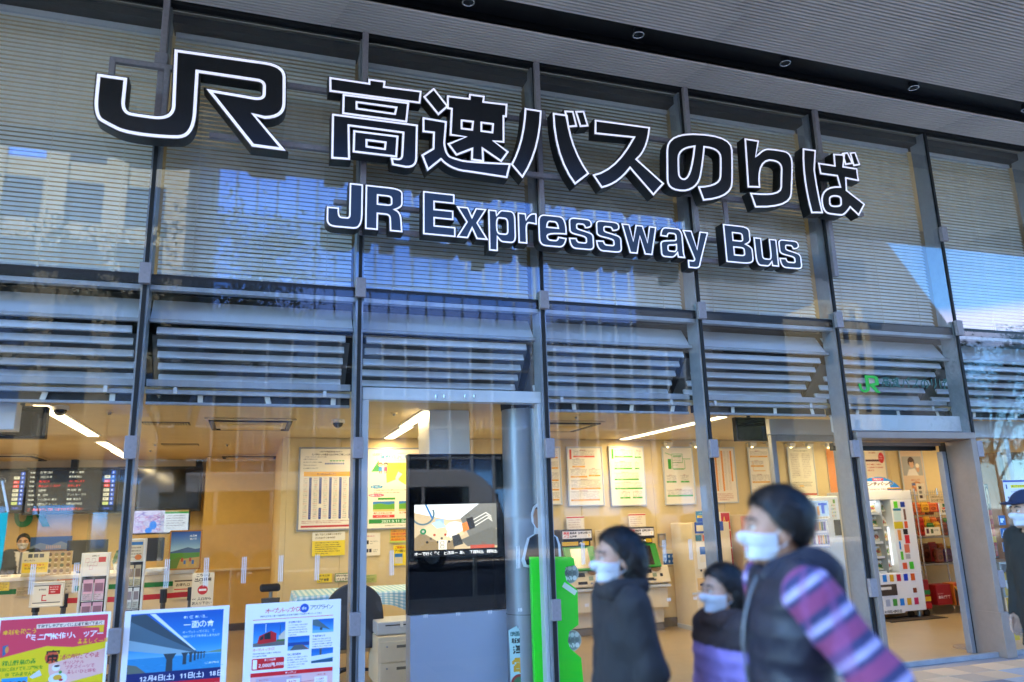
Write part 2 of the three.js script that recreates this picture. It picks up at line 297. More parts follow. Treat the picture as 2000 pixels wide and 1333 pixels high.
// venetian blinds of the storey above
{
  const names = { '-2': 'beyond the left edge', '-1': 'in the leftmost bay, lit yellow from inside', 0: 'behind the big black logo', 1: 'behind the first large character of the sign', 2: 'behind the middle of the sign', 3: 'behind the right half of the English sign', 4: 'behind the last character of the sign', 5: 'in the bay above the entrance, right of the sign', 6: 'at the right edge of the frame' };
  const sg = new THREE.CylinderGeometry(0.034, 0.034, S - 0.1, 5, 1, true, -0.42, 0.84); sg.scale(1, 1, 1); sg.rotateZ(Math.PI / 2); sg.rotateX(Math.PI / 2); sg.translate(0, -0.031, 0);
  const bsl = new THREE.BoxGeometry(S - 0.1, 0.0022, 0.043); const slatG = metreUV(bsl.toNonIndexed());
  const N = 55, y0 = 3.55, y1 = 5.67;
  for (const c of BAYS) {
    const g = thing('venetian_blind', 'closed pale venetian blind ' + names[c], 'blind', [(c + 0.5) * S, 0, -0.24], 0, 'venetian blinds of the upper storey');
    part('head_rail', rb(-S / 2 + 0.05, S / 2 - 0.05, 5.69, 5.735, -0.025, 0.025, 0.004, 1), M.aluMatt, g);
    part('bottom_rail', rb(-S / 2 + 0.05, S / 2 - 0.05, y0 - 0.03, y0 - 0.012, -0.015, 0.015, 0.004, 1), M.aluMatt, g);
    for (let i = 0; i < N; i++) { const m = part('slat', slatG, M.slat, g, [0, y0 + ((y1 - y0) * i) / (N - 1), 0]); m.rotation.x = 1.0 + rr(-0.04, 0.04); m.rotation.z = rr(-0.0012, 0.0012); }
    for (const f of [-0.31, 0.02, 0.34]) { part('cord', bx(f * S - 0.0022, f * S + 0.0022, y0 - 0.03, 5.69, 0.021, 0.024), M.tape, g); part('cord_tassel', rb(f * S - 0.009, f * S + 0.009, y0 - 0.05, y0 - 0.02, 0.016, 0.034, 0.004, 1), M.tape, g); }
  }
}
// ---------------------------------------------------------------- canopy
{
  const g = thing('canopy', 'wide grey canopy ceiling of long ribs with a dark light slot', 'canopy');
  part('roof_deck', bx(-9, 15, 6.0, 6.6, -0.3, 3.1), M.dark, g);
  part('rib_backing', [bx(-9, 15, 5.895, 5.99, 0.04, 0.48), bx(-9, 15, 5.895, 5.99, 0.82, 3.06)], M.recess, g);
  part('light_slot', [bx(-9, 15, 5.96, 5.99, 0.48, 0.82), bx(-9, 15, 5.87, 5.96, 0.48, 0.486), bx(-9, 15, 5.87, 5.96, 0.812, 0.82)], M.black, g);
  part('edge_beam', rb(-9, 15, 5.82, 6.7, 3.06, 3.14, 0.01), M.aluMatt, g);
  part('wall_trim', bx(-9, 15, 5.835, 5.99, -0.02, 0.035), M.recess, g);
  const pitch = 0.0405, rows = [];
  for (let z = 0.05; z < 0.46; z += pitch) rows.push(z);
  for (let z = 0.84; z < 3.04; z += pitch) rows.push(z);
  const prof = new THREE.Shape(); prof.moveTo(0, 0.04); prof.lineTo(0.0265, 0.04); prof.lineTo(0.0265, 0.007); prof.quadraticCurveTo(0.026, 0, 0.019, 0); prof.lineTo(0.008, 0); prof.quadraticCurveTo(0.001, 0, 0, 0.007); prof.closePath();
  const ribG = metreUV(new THREE.ExtrudeGeometry(prof, { depth: 1, bevelEnabled: false, curveSegments: 3 }).rotateY(Math.PI / 2).translate(0, 0, 0.031));
  rows.forEach((z, i) => { // each rib is laid in lengths whose joints step from row to row
    const j = [-6, -2.1, 1.35, 4.85, 8.35, 12.5].map((x) => x + 0.012 * (i % 11) - (i > 10 ? 0.006 * i : 0));
    for (let k = 0; k + 1 < j.length; k++) { const m = part('rib', ribG, M.rib, g, [j[k], 5.853 + rr(0, 0.0012), z]); m.scale.x = j[k + 1] - j[k] - 0.004; }
  });
  // downlights hung in the slot
  const labels = ['left of the big logo', 'above the black logo', 'cut by the top edge', 'second from left in view', 'third from left in view', 'rightmost in view', 'beyond the right edge'];
  labels.forEach((t, i) => {
    const d = thing('downlight', 'small chrome downlight in the canopy slot, ' + t, 'downlight', [-0.85 + i * S, 5.93, 0.68], 0, 'downlights in the canopy slot');
    part('housing', new THREE.CylinderGeometry(0.045, 0.045, 0.07, 20).translate(0, 0.0, 0), M.dark, d);
    part('rim', new THREE.TorusGeometry(0.05, 0.008, 8, 24).rotateX(Math.PI / 2).translate(0, -0.035, 0), M.chrome, d);
    part('reflector', new THREE.LatheGeometry([[0.046, -0.036], [0.03, 0], [0.012, 0.02], [0.0, 0.022]].map((p) => new THREE.Vector2(...p)), 20), M.chrome, d);
    part('bulb', new THREE.SphereGeometry(0.013, 10, 8).translate(0, -0.01, 0), M.whiteGloss, d);
  });
  // the storeys over the canopy
  const up = thing('upper_storeys', 'plain upper storeys of the station building over the canopy', 'building');
  part('wall', bx(-60, 60, 6.62, 28, -14, -0.2), M.aluMatt, up);
}
// ---------------------------------------------------------------- across the street: it is seen in the glass
const mirror = (p) => V(p.x, p.y, -p.z);
function gridBuilding(name, label, x0, x1, z, h, cw, ch, panelMat, frameMat, fw = 0.16, d = 14, y0 = 0) {
  const g = thing(name, label, 'building', [0, 0, 0]);
  part('wall', bx(x0, x1, y0, h, z + 0.3, z + d), frameMat, g);
  const nx = Math.round((x1 - x0) / cw), ny = Math.round((h - y0) / ch), w = (x1 - x0) / nx, k = (h - y0) / ny;
  const pg = plane(-w / 2 + fw / 2, w / 2 - fw / 2, -k / 2 + fw / 2, k / 2 - fw / 2, 0).rotateY(Math.PI);
  const geos = [];
  for (let i = 0; i < nx; i++) for (let j = 0; j < ny; j++) geos.push([x0 + (i + 0.5) * w, y0 + (j + 0.5) * k]);
  const mats = [].concat(panelMat);
  if (geos.length <= 300) for (const [x, y] of geos) { const m = part('window', pg, mats[Math.floor(rnd() * mats.length)], g, [x, y, z + 0.05]); m.rotation.set(rr(-0.002, 0.002), rr(-0.003, 0.003), 0); }
  else mats.forEach((mt, q) => { const m = part('window', geos.filter((_, i) => i % mats.length === q).map(([x, y]) => pg.clone().translate(x, y, z + 0.05)), mt, g); m.userData.kind = 'stuff'; });
  const bars = [];
  for (let i = 0; i <= nx; i++) bars.push(bx(x0 + i * w - fw / 2, x0 + i * w + fw / 2, y0, h, z - 0.06, z + 0.295));
  part('frame', bars, frameMat, g);
  const fl = [];
  for (let j = 0; j <= ny; j++) fl.push(bx(x0, x1, y0 + j * k - fw / 2, y0 + j * k + fw / 2, z - 0.02, z + 0.29));
  part('floor_band', fl, frameMat, g);
  return g;
}
M.blueGlass = std('#7f9fd0', 0.05, 0.85);
M.blueGlassB = std('#7893bd', 0.07, 0.85);
M.whiteFrame = std('#6f757b', 0.5);
M.greyStone = std('#34363b', 0.8);
M.creamStone = std('#d8c69a', 0.8);
M.winDark = std('#2a3038', 0.1, 0.5);
M.winLit = emis('#ffd98a', 0.35);
gridBuilding('office_tower', 'tall blue glass office tower across the street with white mullions', -9, 34, 46, 62, 1.35, 3.9, [M.blueGlass, M.blueGlassB], M.whiteFrame, 0.12, 20, 6);
gridBuilding('office_block', 'lower grey office block with white window grid across the street', -3.2, 25, 31, 10.5, 1.15, 1.5, [M.winDark, M.blueGlassB], M.whiteFrame, 0.09, 10);
gridBuilding('apartment_block', 'cream apartment block with balconies at the far left across the street', -40, -3.3, 33, 34, 2.6, 3.0, [M.winDark, M.winDark, M.blueGlass], std('#6b634e', 0.8), 1.0, 14);
gridBuilding('stone_tower', 'cream stone office tower with dark windows across the street at right', 29.9, 32.6, 26.5, 12.5, 0.9, 1.25, [M.winDark, M.winDark, M.winLit], std('#5b523f', 0.8), 0.4, 3);
{ // dark building with a sloping flank
  const g = thing('sloped_building', 'dark grey building with a slanting end wall across the street', 'building');
  const s = new THREE.Shape(); const q = [[26.5, 0], [26.5, 27], [45.5, 27]].map((a) => a);
  const e = mirror(at(1735, 470, -30)), f = mirror(at(1862, 640, -30));
  s.moveTo(q[0][0] - 1.2, 0); s.lineTo(q[0][0] - 1.2, e.y); s.lineTo(e.x, e.y); s.lineTo(f.x, f.y); s.lineTo(f.x + (f.x - e.x) * 0.45, 0); s.closePath();
  part('wall', metreUV(new THREE.ExtrudeGeometry(s, { depth: 9, bevelEnabled: false }).translate(0, 0, 30)), M.greyStone, g);
  const fl = []; for (let y = 3; y < e.y - 1; y += 3.1) fl.push(bx(q[0][0] - 0.5, f.x - 5 - y * 0.1, y, y + 1.3, 29.9, 29.99));
  part('window_band', fl, M.winDark, g);
}
// street trees beyond the camera
const leafG = new THREE.BufferGeometry();
leafG.setAttribute('position', new THREE.Float32BufferAttribute([0, -0.5, 0, 0.22, -0.05, 0.05, 0, 0.5, 0, -0.22, -0.05, 0.05], 3));
leafG.setIndex([0, 1, 2, 0, 2, 3]); leafG.computeVertexNormals();
M.leaf = new THREE.MeshPhysicalMaterial({ color: '#ffffff', roughness: 0.7, transmission: 0.35, thickness: 0 });
M.bark = std('#3b3129', 0.9, 0, { map: tone(0.3, 0.26, 0.22, 0.3, 1.2) });
function tree(label, x, z, h, r, n, hue, base = 0.42) {
  const g = thing('street_tree', label, 'tree', [x, 0, z], 0, 'street trees along the kerb');
  const limbs = [tube([V(0, -0.02, 0), V(0.05, h * 0.2, 0.03), V(-0.04, h * 0.4, 0), V(0.05, h * 0.62, 0.05)], 0.11, 20, 10)], tips = [];
  for (let i = 0; i < 11; i++) {
    const a = i * 2.4, y0 = h * rr(0.26, 0.5), l = r * rr(0.7, 1.05), e = V(Math.cos(a) * l, y0 + h * rr(0.2, 0.5), Math.sin(a) * l), mid = V(Math.cos(a) * l * 0.45, y0 + (e.y - y0) * 0.6, Math.sin(a) * l * 0.45);
    limbs.push(tube([V(0, y0, 0), mid, e], 0.035, 10, 6)); tips.push(e, mid.clone().lerp(e, 0.5), mid);
    for (let k = 0; k < 3; k++) { const q = e.clone().add(V(rr(-1, 1) * r * 0.4, rr(-0.2, 0.6) * r * 0.4, rr(-1, 1) * r * 0.4)); limbs.push(tube([mid, mid.clone().lerp(q, 0.6).add(V(0, 0.1, 0)), q], 0.014, 6, 4)); tips.push(q); }
  }
  part('trunk', limbs, M.bark, g);
  const m = new THREE.InstancedMesh(leafG, M.leaf, n); m.name = 'crown'; m.userData.kind = 'stuff';
  const q = new THREE.Quaternion(), mt = new THREE.Matrix4(), c = new THREE.Color(), e = new THREE.Euler();
  for (let i = 0; i < n; i++) {
    const t = tips[Math.floor(rnd() * tips.length)], d = V(rr(-1, 1), rr(-1, 1), rr(-1, 1)).multiplyScalar(0.34 * r * rnd());
    const p = t.clone().add(d); p.y = Math.max(p.y, h * base - 0.6 + rnd());
    e.set(rr(0, 6), rr(0, 6), rr(0, 6)); q.setFromEuler(e); const s = rr(0.08, 0.15);
    m.setMatrixAt(i, mt.compose(p, q, V(s, s * 1.2, s))); const k = rr(0.6, 1.3); m.setColorAt(i, c.setRGB(hue[0] * k, hue[1] * k, hue[2] * k));
  }
  m.castShadow = m.receiveShadow = true; g.add(m);
}
{
  const a = mirror(at(345, 960, -9.5)), b = mirror(at(1795, 820, -13)), c = mirror(at(500, 900, -26));
  tree('leafy green street tree opposite the left bays, mirrored in the glass', a.x, 9.6 , 8.4, 2.3, 9000, [0.05, 0.085, 0.022]);
  tree('thin street tree opposite the entrance, mirrored beside the sky', b.x + 2.2, 12.4, 7.2, 2.1, 9000, [0.06, 0.085, 0.025]);
  tree('bushy street tree at the left end of the opposite pavement', a.x - 5.2, 9.8, 8.2, 2.4, 8000, [0.045, 0.075, 0.02]);
  tree('street tree on the opposite pavement near the cream tower', 25, 27.5, 7.4, 2.4, 9000, [0.05, 0.07, 0.02]);
}
{ // coach waiting on the far lane
  const e = mirror(at(990, 985, -19.5)), L = 11.6, x1 = e.x, x0 = x1 - L, z0 = 19.4, z1 = 21.9;
  const g = thing('coach', 'white coach waiting in the street, mirrored in the black screen', 'bus', [x1 - L / 2, -0.13, (z0 + z1) / 2]);
  const s = new THREE.Shape(), h = L / 2; s.moveTo(-h, 0.4); s.lineTo(h - 0.05, 0.4); s.quadraticCurveTo(h + 0.02, 1.2, h - 0.18, 1.9); s.quadraticCurveTo(h - 0.5, 3.1, h - 1.6, 3.25); s.lineTo(-h + 0.3, 3.25); s.quadraticCurveTo(-h, 3.2, -h, 2.9); s.closePath();
  part('body', metreUV(new THREE.ExtrudeGeometry(s, { depth: 2.3, bevelEnabled: true, bevelSize: 0.08, bevelThickness: 0.08, bevelSegments: 3 }).translate(0, 0, -1.15)), std('#7c7e84', 0.25), g);
  for (let i = 0; i < 6; i++) part('window', [rb(-h + 0.5 + i * 1.65, -h + 2.05 + i * 1.65, 1.75, 2.75, -1.245, -1.2, 0.02)], std('#10151b', 0.05, 0.3), g);
  part('windscreen', rb(h - 0.24, h - 0.2, 1.5, 2.5, -1.05, 1.05, 0.02), std('#10151b', 0.05, 0.3), g).rotation.z = 0;
  for (const wx of [-h + 2.4, -h + 3.7, h - 2.6]) { const w = part('wheel', new THREE.CylinderGeometry(0.48, 0.48, 0.3, 28).rotateX(Math.PI / 2), std('#141414', 0.8), g, [wx, 0.48, -1.12]); part('hub', new THREE.CylinderGeometry(0.26, 0.22, 0.06, 20).rotateX(Math.PI / 2), M.steel, w, [0, 0, -0.16]); }
  part('headlight', rb(h - 0.12, h + 0.06, 0.75, 0.95, -1.15, -0.7, 0.05), M.whiteGloss, g);
  part('indicator', rb(h - 0.9, h - 0.75, 0.8, 0.9, -1.25, -1.2, 0.01), emis('#ff2a10', 0.8), g);
}
{ // bollards on the kerb
  for (let i = 0; i < 6; i++) { const g = thing('bollard', 'slim grey kerb bollard number ' + ['one', 'two', 'three', 'four', 'five', 'six'][i] + ' from the left, mirrored in the glass', 'bollard', [-4 + i * 2.3, 0, 9.0], 0, 'bollards along the kerb'); part('post', cyl(0, 0, 0.8, 0, 0.045), M.steel, g); part('cap', new THREE.SphereGeometry(0.046, 14, 8).translate(0, 0.8, 0), M.steel, g); }
}
// ---------------------------------------------------------------- the big letters
const SZ = 0.28; // plane of the letter faces
M.letterFace = new THREE.MeshPhysicalMaterial({ color: new THREE.Color(0.012, 0.012, 0.013), roughness: 0.26 });
M.letterBlue = new THREE.MeshPhysicalMaterial({ color: new THREE.Color(0.022, 0.034, 0.054), roughness: 0.34 });
M.letterSide = std('#121211', 0.45);
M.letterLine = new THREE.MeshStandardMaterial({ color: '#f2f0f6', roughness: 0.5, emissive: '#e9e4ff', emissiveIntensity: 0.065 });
// outline: points "x,y"; a star marks a control point of a curve (two in a row meet halfway)
function loop(text, map, n = 6) {
  const p = text.trim().split(/\s+/).map((t) => { const c = t[0] === '*', [x, y] = t.slice(c ? 1 : 0).split(',').map(Number), q = map(x, y); return { x: q.x, y: q.y, c }; });
  const k = []; for (let i = 0; i < p.length; i++) { const a = p[i], b = p[(i + 1) % p.length]; k.push(a); if (a.c && b.c) k.push({ x: (a.x + b.x) / 2, y: (a.y + b.y) / 2, c: false }); }
  while (k[0].c) k.push(k.shift());
  const out = []; for (let i = 0; i < k.length; i++) { if (k[i].c) continue; out.push(new THREE.Vector2(k[i].x, k[i].y)); const c = k[(i + 1) % k.length], e = k[(i + 2) % k.length]; if (c.c) for (let t = 1; t < n; t++) { const s = t / n, a = (1 - s) * (1 - s), b = 2 * s * (1 - s), d = s * s; out.push(new THREE.Vector2(a * k[i].x + b * c.x + d * e.x, a * k[i].y + b * c.y + d * e.y)); } }
  return out.filter((q, i) => q.distanceTo(out[(i + 1) % out.length]) > 0.002);
}
function offset(pts, d) { // outwards for d > 0, mitred
  const s = THREE.ShapeUtils.area(pts) > 0 ? 1 : -1, n = pts.length, out = [];
  for (let i = 0; i < n; i++) {
    const a = pts[(i + n - 1) % n], b = pts[i], c = pts[(i + 1) % n];
    const e1 = b.clone().sub(a).normalize(), e2 = c.clone().sub(b).normalize(), n1 = new THREE.Vector2(e1.y, -e1.x).multiplyScalar(s), n2 = new THREE.Vector2(e2.y, -e2.x).multiplyScalar(s);
    const m = n1.clone().add(n2), l = Math.max(0.35, m.lengthSq() / 2); out.push(b.clone().addScaledVector(m, d / l));
  }
  return out;
}
const shapeOf = (o, holes = []) => { const s = new THREE.Shape(o); s.holes = holes.map((h) => new THREE.Path(h)); return s; };
const extrude = (shapes, z0, z1, bevel = 0) => metreUV(new THREE.ExtrudeGeometry(shapes, { depth: z1 - z0 - bevel * 2, bevelEnabled: bevel > 0, bevelSize: bevel, bevelThickness: bevel, bevelSegments: 1, bevelOffset: -bevel, curveSegments: 4 }).translate(0, 0, z0 + bevel));
// pieces: [[outer, hole, hole...], ...]
function letter(parent, name, pieces, line = 0.02, rim = 0.009, depth = 0.12, n = 6, map, faceMat = M.letterFace) {
  const body = [], ring = [], face = [];
  pieces.forEach((pc, i) => {
    const [o, ...hs] = pc.map((t) => (typeof t === 'string' ? loop(t, map, n) : t)), dz = i * 0.0007;
    body.push(extrude(shapeOf(offset(o, rim), hs.map((h) => offset(h, -rim))), SZ - depth, SZ + dz, 0.0015));
    ring.push(extrude(shapeOf(o, [offset(o, -line)]), SZ + dz + 0.0005, SZ + dz + 0.005));
    for (const h of hs) ring.push(extrude(shapeOf(offset(h, line), [h]), SZ + dz + 0.0005, SZ + dz + 0.005));
    face.push(metreUV(new THREE.ShapeGeometry(shapeOf(offset(o, -line), hs.map((h) => offset(h, line))), 4).translate(0, 0, SZ + dz + 0.003)));
  });
  const b = part(name, body, M.letterSide, parent);
  part('face', face, faceMat, b); part('outline', ring, M.letterLine, b);
  return b;
}
const k2 = 2.8543, mapA = (x, y) => at(x / k2, y / k2, SZ), mapB = (x, y) => at(600 + x / k2, y / k2, SZ), mapC = (x, y) => at(1300 + x / k2, y / k2, SZ);
{
  const logo = thing('logo_sign', 'big black two-letter railway logo outlined in white, left of the sign', 'sign');
  letter(logo, 'logo_letters', [['540,412 708,436 695,565 *690,622 *770,638 870,650 *955,655 958,590 972,276 1478,347 *1590,365 *1592,500 *1588,662 1475,664 1424,648 1592,842 1404,818 1150,497 1418,543 *1462,548 *1464,500 *1464,460 1432,455 1106,407 1092,640 *1080,772 *900,772 *690,745 *600,700 *522,655 526,560']], 0.024, 0.011, 0.13, 7, mapA);
  const jp = thing('japanese_sign', 'black Japanese lettering with white outlines reading express bus stop', 'sign');
  const dk = (pc, map, name = 'character') => letter(jp, name, pc, 0.017, 0.009, 0.12, 6, map);
  dk([['122,430 340,463 340,440 437,453 433,482 638,508 630,579 123,512'], ['197,525 568,573 556,685 194,637', '280,576 490,605 484,632 280,603'], ['137,635 616,697 612,890 *608,940 550,937 472,922 464,880 505,885 *524,886 524,858 530,745 235,706 238,893 133,886'], ['256,728 508,759 500,880 252,851', '335,788 430,800 427,828 335,815']], mapB);
  dk([['705,490 787,595 730,645 645,540'], ['778,533 900,548 902,524 990,536 986,566 1116,581 1112,656 1098,654 1099,798 1045,791 1124,848 1082,906 982,838 985,905 912,895 914,838 830,870 780,802 880,765 793,757 800,612 778,608', '865,678 918,684 914,720 865,714', '975,690 1030,697 1027,735 975,728'], ['642,655 778,678 768,800 *775,865 *830,885 *900,902 1135,912 1115,995 900,962 *800,955 745,895 670,955 635,865 698,828 700,745 642,738']], mapB);
  dk([['1212,603 1307,618 *1300,850 1200,995 1135,918 *1205,790'], ['1368,630 1450,642 *1470,830 1572,970 1492,1032 *1375,880'], ['1432,618 1483,620 1505,708 1452,712'], ['1492,620 1543,620 1568,706 1520,710']], mapB);
  dk([['1603,668 1912,710 *1900,840 1840,890 1990,1025 1930,1092 1800,942 *1730,1035 1640,1050 1590,975 *1720,950 1815,770 1602,748']], mapB);
  dk([['150,745 *5,745 *5,930 *8,1072 110,1068 *185,1055 *212,900 218,824 *302,832 *304,930 *300,1036 180,1040 210,1120 *372,1110 *376,930 *370,748', '157,822 *75,830 *75,940 *80,998 105,996 *140,985']], mapC);
  dk([['440,772 522,785 503,872 *540,828 *600,830 *710,850 *708,1000 *700,1165 500,1158 470,1075 *640,1095 *642,990 *645,900 580,898 *512,905 528,1048 458,1046']], mapC);
  dk([['765,828 838,838 832,950 *850,1080 878,1190 813,1190 *760,1000'], ['935,858 1000,862 993,928 1068,940 1078,1012 1008,998 1012,1062 1112,1140 1078,1205 1030,1160 *1000,1205 *960,1203 *870,1190 868,1110 *872,1035 970,1040 955,985 862,972 850,908 940,922', '940,1098 *918,1100 *918,1125 *920,1148 945,1148 *975,1148 *975,1122 *972,1098'], ['982,854 1015,850 1045,915 1002,922'], ['1025,852 1057,848 1085,922 1047,928']], mapC);

  // second line: each letter is drawn on a box 0..100 (x) by 0..100 (cap height), descenders below 0
  const en = thing('english_sign', 'smaller outlined English lettering forming the second line of the sign', 'sign');
  const L = {
    J: [['62,100 100,100 100,32 *100,-2 *50,-2 *0,-2 *0,30 0,42 34,42 34,34 *34,22 *49,22 *62,22 *62,34']], R: [['0,0 34,0 34,36 54,36 *64,36 *65,22 66,0 100,0 98,25 *97,46 82,50 *100,56 *100,76 *100,100 66,100 0,100', '34,60 58,60 *68,60 *68,69 *68,78 58,78 34,78']],
    E: [['0,0 100,0 100,23 36,23 36,39 94,39 94,61 36,61 36,77 98,77 98,100 0,100']], x: [['0,0 37,0 51,22 65,0 103,0 70,38 100,73 64,73 51,53 39,73 1,73 32,38']],
    p: [['0,-24 32,-24 32,8 *42,-2 *60,-2 *100,-2 *100,36 *100,75 *62,75 *42,75 31,62 31,73 0,73', '32,36 *32,54 *50,54 *68,54 *68,36 *68,19 *50,19 *32,19']], r: [['0,0 46,0 46,34 *46,50 *76,49 100,48 100,75 *60,78 44,58 44,73 0,73']],
    e: [['99,22 68,24 *65,15 *51,15 *32,15 *31,30 100,31 *103,75 *50,75 *0,75 *0,36 *0,-2 *50,-2 *92,-2', '32,46 68,46 *66,58 *50,58 *34,58']], s: [['0,24 31,25 *32,16 *52,16 *68,16 *68,22 *68,28 *46,31 *3,35 *3,53 *3,75 *51,75 *96,75 *97,52 67,51 *65,59 *51,59 *36,59 *36,53 *36,49 *58,46 *101,40 *101,22 *101,-2 *51,-2 *1,-2']],
    w: [['18,0 40,0 50,44 61,0 83,0 101,73 79,73 71,32 61,73 40,73 30,32 22,73 -1,73']], a: [['2,51 33,50 *35,59 *50,59 *66,59 *66,50 *66,44 *42,43 *0,39 *0,20 *0,-2 *32,-2 *54,-2 68,9 70,0 101,0 97,12 97,52 *97,75 *50,75 *6,75', '65,31 *66,16 *46,16 *33,16 *33,22 *33,28 *48,29 *60,30']],
    y: [['10,-24 34,-24 *54,-24 *60,-6 101,73 66,73 50,27 34,73 -2,73 35,0 *34,-4 *24,-4 10,-4']], B: [['0,0 62,0 *100,0 *100,29 *100,46 80,52 *96,58 *96,74 *96,100 62,100 0,100', '33,60 55,60 *65,60 *65,69 *65,78 55,78 33,78', '33,22 56,22 *67,22 *67,31 *67,40 56,40 33,40']], u: [['69,0 100,0 100,73 67,73 67,34 *67,19 *50,19 *33,19 *33,33 33,73 0,73 0,27 *0,-2 *38,-2 *58,-2 69,10']],
  };
  const base = at(860, 461, SZ).y, cap = at(830, 374, SZ).y - base, spans = [['J', 638, 708, 410], ['R', 713, 786, 420], ['E', 826, 889, 420], ['x', 891, 951, 440], ['p', 954, 1007, 445], ['r', 1012, 1049, 455], ['e', 1052, 1107, 460], ['s', 1111, 1159, 465], ['s', 1164, 1213, 470], ['w', 1217, 1284, 480], ['a', 1290, 1336, 480], ['y', 1337, 1386, 490], ['B', 1416, 1469, 480], ['u', 1475, 1519, 495], ['s', 1522, 1564, 500]];
  for (const [ch, u0, u1, v] of spans) { const x0 = at(u0, v, SZ).x, x1 = at(u1, v, SZ).x; letter(en, 'letter', L[ch], 0.0125, 0.008, 0.12, 5, (x, y) => ({ x: x0 + (x / 100) * (x1 - x0), y: base + (y / 100) * cap }), M.letterBlue); }
  // frame that carries the letters
  const f = thing('sign_frame', 'pale metal rails and posts that carry the sign letters before the glass', 'sign frame');
  const z0 = 0.1, z1 = 0.145, yA = 5.17, yB = 4.62, yC = 4.15, yD = 3.93;
  const xe = at(1690, 380, z1).x;
  part('rail', rb(-0.35, xe - 0.1, yA - 0.022, yA + 0.022, z0, z1, 0.004), M.bracket, f); part('rail', rb(0.4, xe - 0.05, yB - 0.022, yB + 0.022, z0, z1, 0.004), M.bracket, f);
  part('rail', rb(1.4, 6.0, yC - 0.02, yC + 0.02, z0, z1, 0.004), M.bracket, f); part('rail', rb(1.4, 6.0, yD - 0.02, yD + 0.02, z0, z1, 0.004), M.bracket, f);
  part('side_post', rb(-0.372, -0.328, 4.72, yA + 0.022, z0 + 0.002, z1 + 0.002, 0.004), M.bracket, f); part('side_post', rb(0.03, 0.075, 4.6, yA, z0 + 0.002, z1 + 0.002, 0.004), M.bracket, f);
  for (let c = 0; c <= 4; c++) { part('post', rb(c * S - 0.026 + (c ? 0 : 0), c * S + 0.026, c ? 3.9 : 4.6, 5.84, 0.05, 0.098, 0.006), M.bracket, f); part('post_clamp', rb(c * S - 0.05, c * S + 0.05, yA + 0.02, yA + 0.12, 0.045, 0.15, 0.006), M.bracket, f); }
  for (const x of [5.3]) part('hanger', rb(x - 0.025, x + 0.025, yD, yB, z0 - 0.03, z0 - 0.001, 0.004), M.bracket, f);
}
// ---------------------------------------------------------------- fittings under the hall ceiling
for (const [u, v, t] of [[117, 800, 'beside the left strip light near the glass'], [660, 826, 'left of the tall display bay mullion'], [826, 858, 'beside the blue white pillar']]) {
  const p = atY(u, v, 2.53), g = thing('dome_camera', 'small dome security camera under the ceiling ' + t, 'security camera', [p.x, 2.56, p.z], 0, 'dome cameras under the ceiling');
  part('base', cyl(0, -0.035, 0, 0, 0.07, 24, 0.066), M.white, g);
  part('dome', new THREE.SphereGeometry(0.052, 20, 12, 0, 7, Math.PI / 2, Math.PI / 2).translate(0, -0.034, 0), std('#15161a', 0.08), g);
}
for (const [u, v, w, t] of [[490, 833, 0.8, 'left of the display bay, nearer the glass'], [488, 897, 0.8, 'left of the display bay, farther back'], [1085, 836, 0.8, 'behind the right mullion of the display bay'], [15, 897, 0.8, 'at the left edge of the frame']]) {
  const p = atY(u, v, 2.53), g = thing('ceiling_air_conditioner', 'cassette air conditioner with dark slot ring ' + t, 'air conditioner', [p.x, 2.56, p.z], 0, 'air conditioner cassettes in the ceiling'), h = w / 2;
  part('panel', rb(-h - 0.04, h + 0.04, -0.02, -0.001, -h - 0.04, h + 0.04, 0.01), M.ceil, g);
  part('slot', [rb(-h, h, -0.034, -0.019, -h, -h + 0.05, 0.006), rb(-h, h, -0.034, -0.019, h - 0.05, h, 0.006), rb(-h, -h + 0.05, -0.034, -0.019, -h + 0.05, h - 0.05, 0.006), rb(h - 0.05, h, -0.034, -0.019, -h + 0.05, h - 0.05, 0.006)], M.black, g);
  part('cover', rb(-h + 0.09, h - 0.09, -0.04, -0.019, -h + 0.09, h - 0.09, 0.01), M.ceil, g);
  part('grille', rb(-h + 0.17, h - 0.17, -0.046, -0.039, -h + 0.17, h - 0.17, 0.004), M.tan, g);
}
for (const [u, v, t] of [[325, 829, 'nearer the glass'], [352, 870, 'farther back']]) {
  const p = atY(u, v, 2.55), g = thing('ceiling_vent', 'slatted ventilation grille in the left hall ceiling, ' + t, 'vent', [p.x, 2.56, p.z], 0, 'vent grilles of the left ceiling');
  part('plate', bx(-0.22, 0.22, -0.008, 0, -0.11, 0.11), std('#6b6250', 0.7), g);
  for (let i = 0; i < 17; i++) part('slat', bx(-0.2 + i * 0.025 - 0.006, -0.2 + i * 0.025 + 0.006, -0.018, -0.008, -0.1, 0.1), M.ceil, g).rotation.z = 0;
}
for (const [u, v, nth] of [[213, 809, 'in the bay of the departure board'], [302, 870, 'between the two vent grilles and the mullion'], [443, 871, 'between the two air conditioners'], [1125, 817, 'over the orange barred timetable'], [770, 811, 'left of the strip light in the display bay'], [293, 882, 'just right of the leftmost mullion'], [860, 815, 'hidden close to the blue white pillar']]) {
  const p = atY(u, v, 2.54), g = thing('sprinkler_head', 'tiny sprinkler head on the ceiling, ' + nth, 'sprinkler', [p.x, 2.56, p.z], 0, 'tiny sprinkler heads on the ceiling');
  part('rosette', cyl(0, -0.008, 0, 0, 0.035, 16), M.ceil, g); part('head', cyl(0, -0.03, -0.008, 0, 0.014, 12), M.steel, g);
}
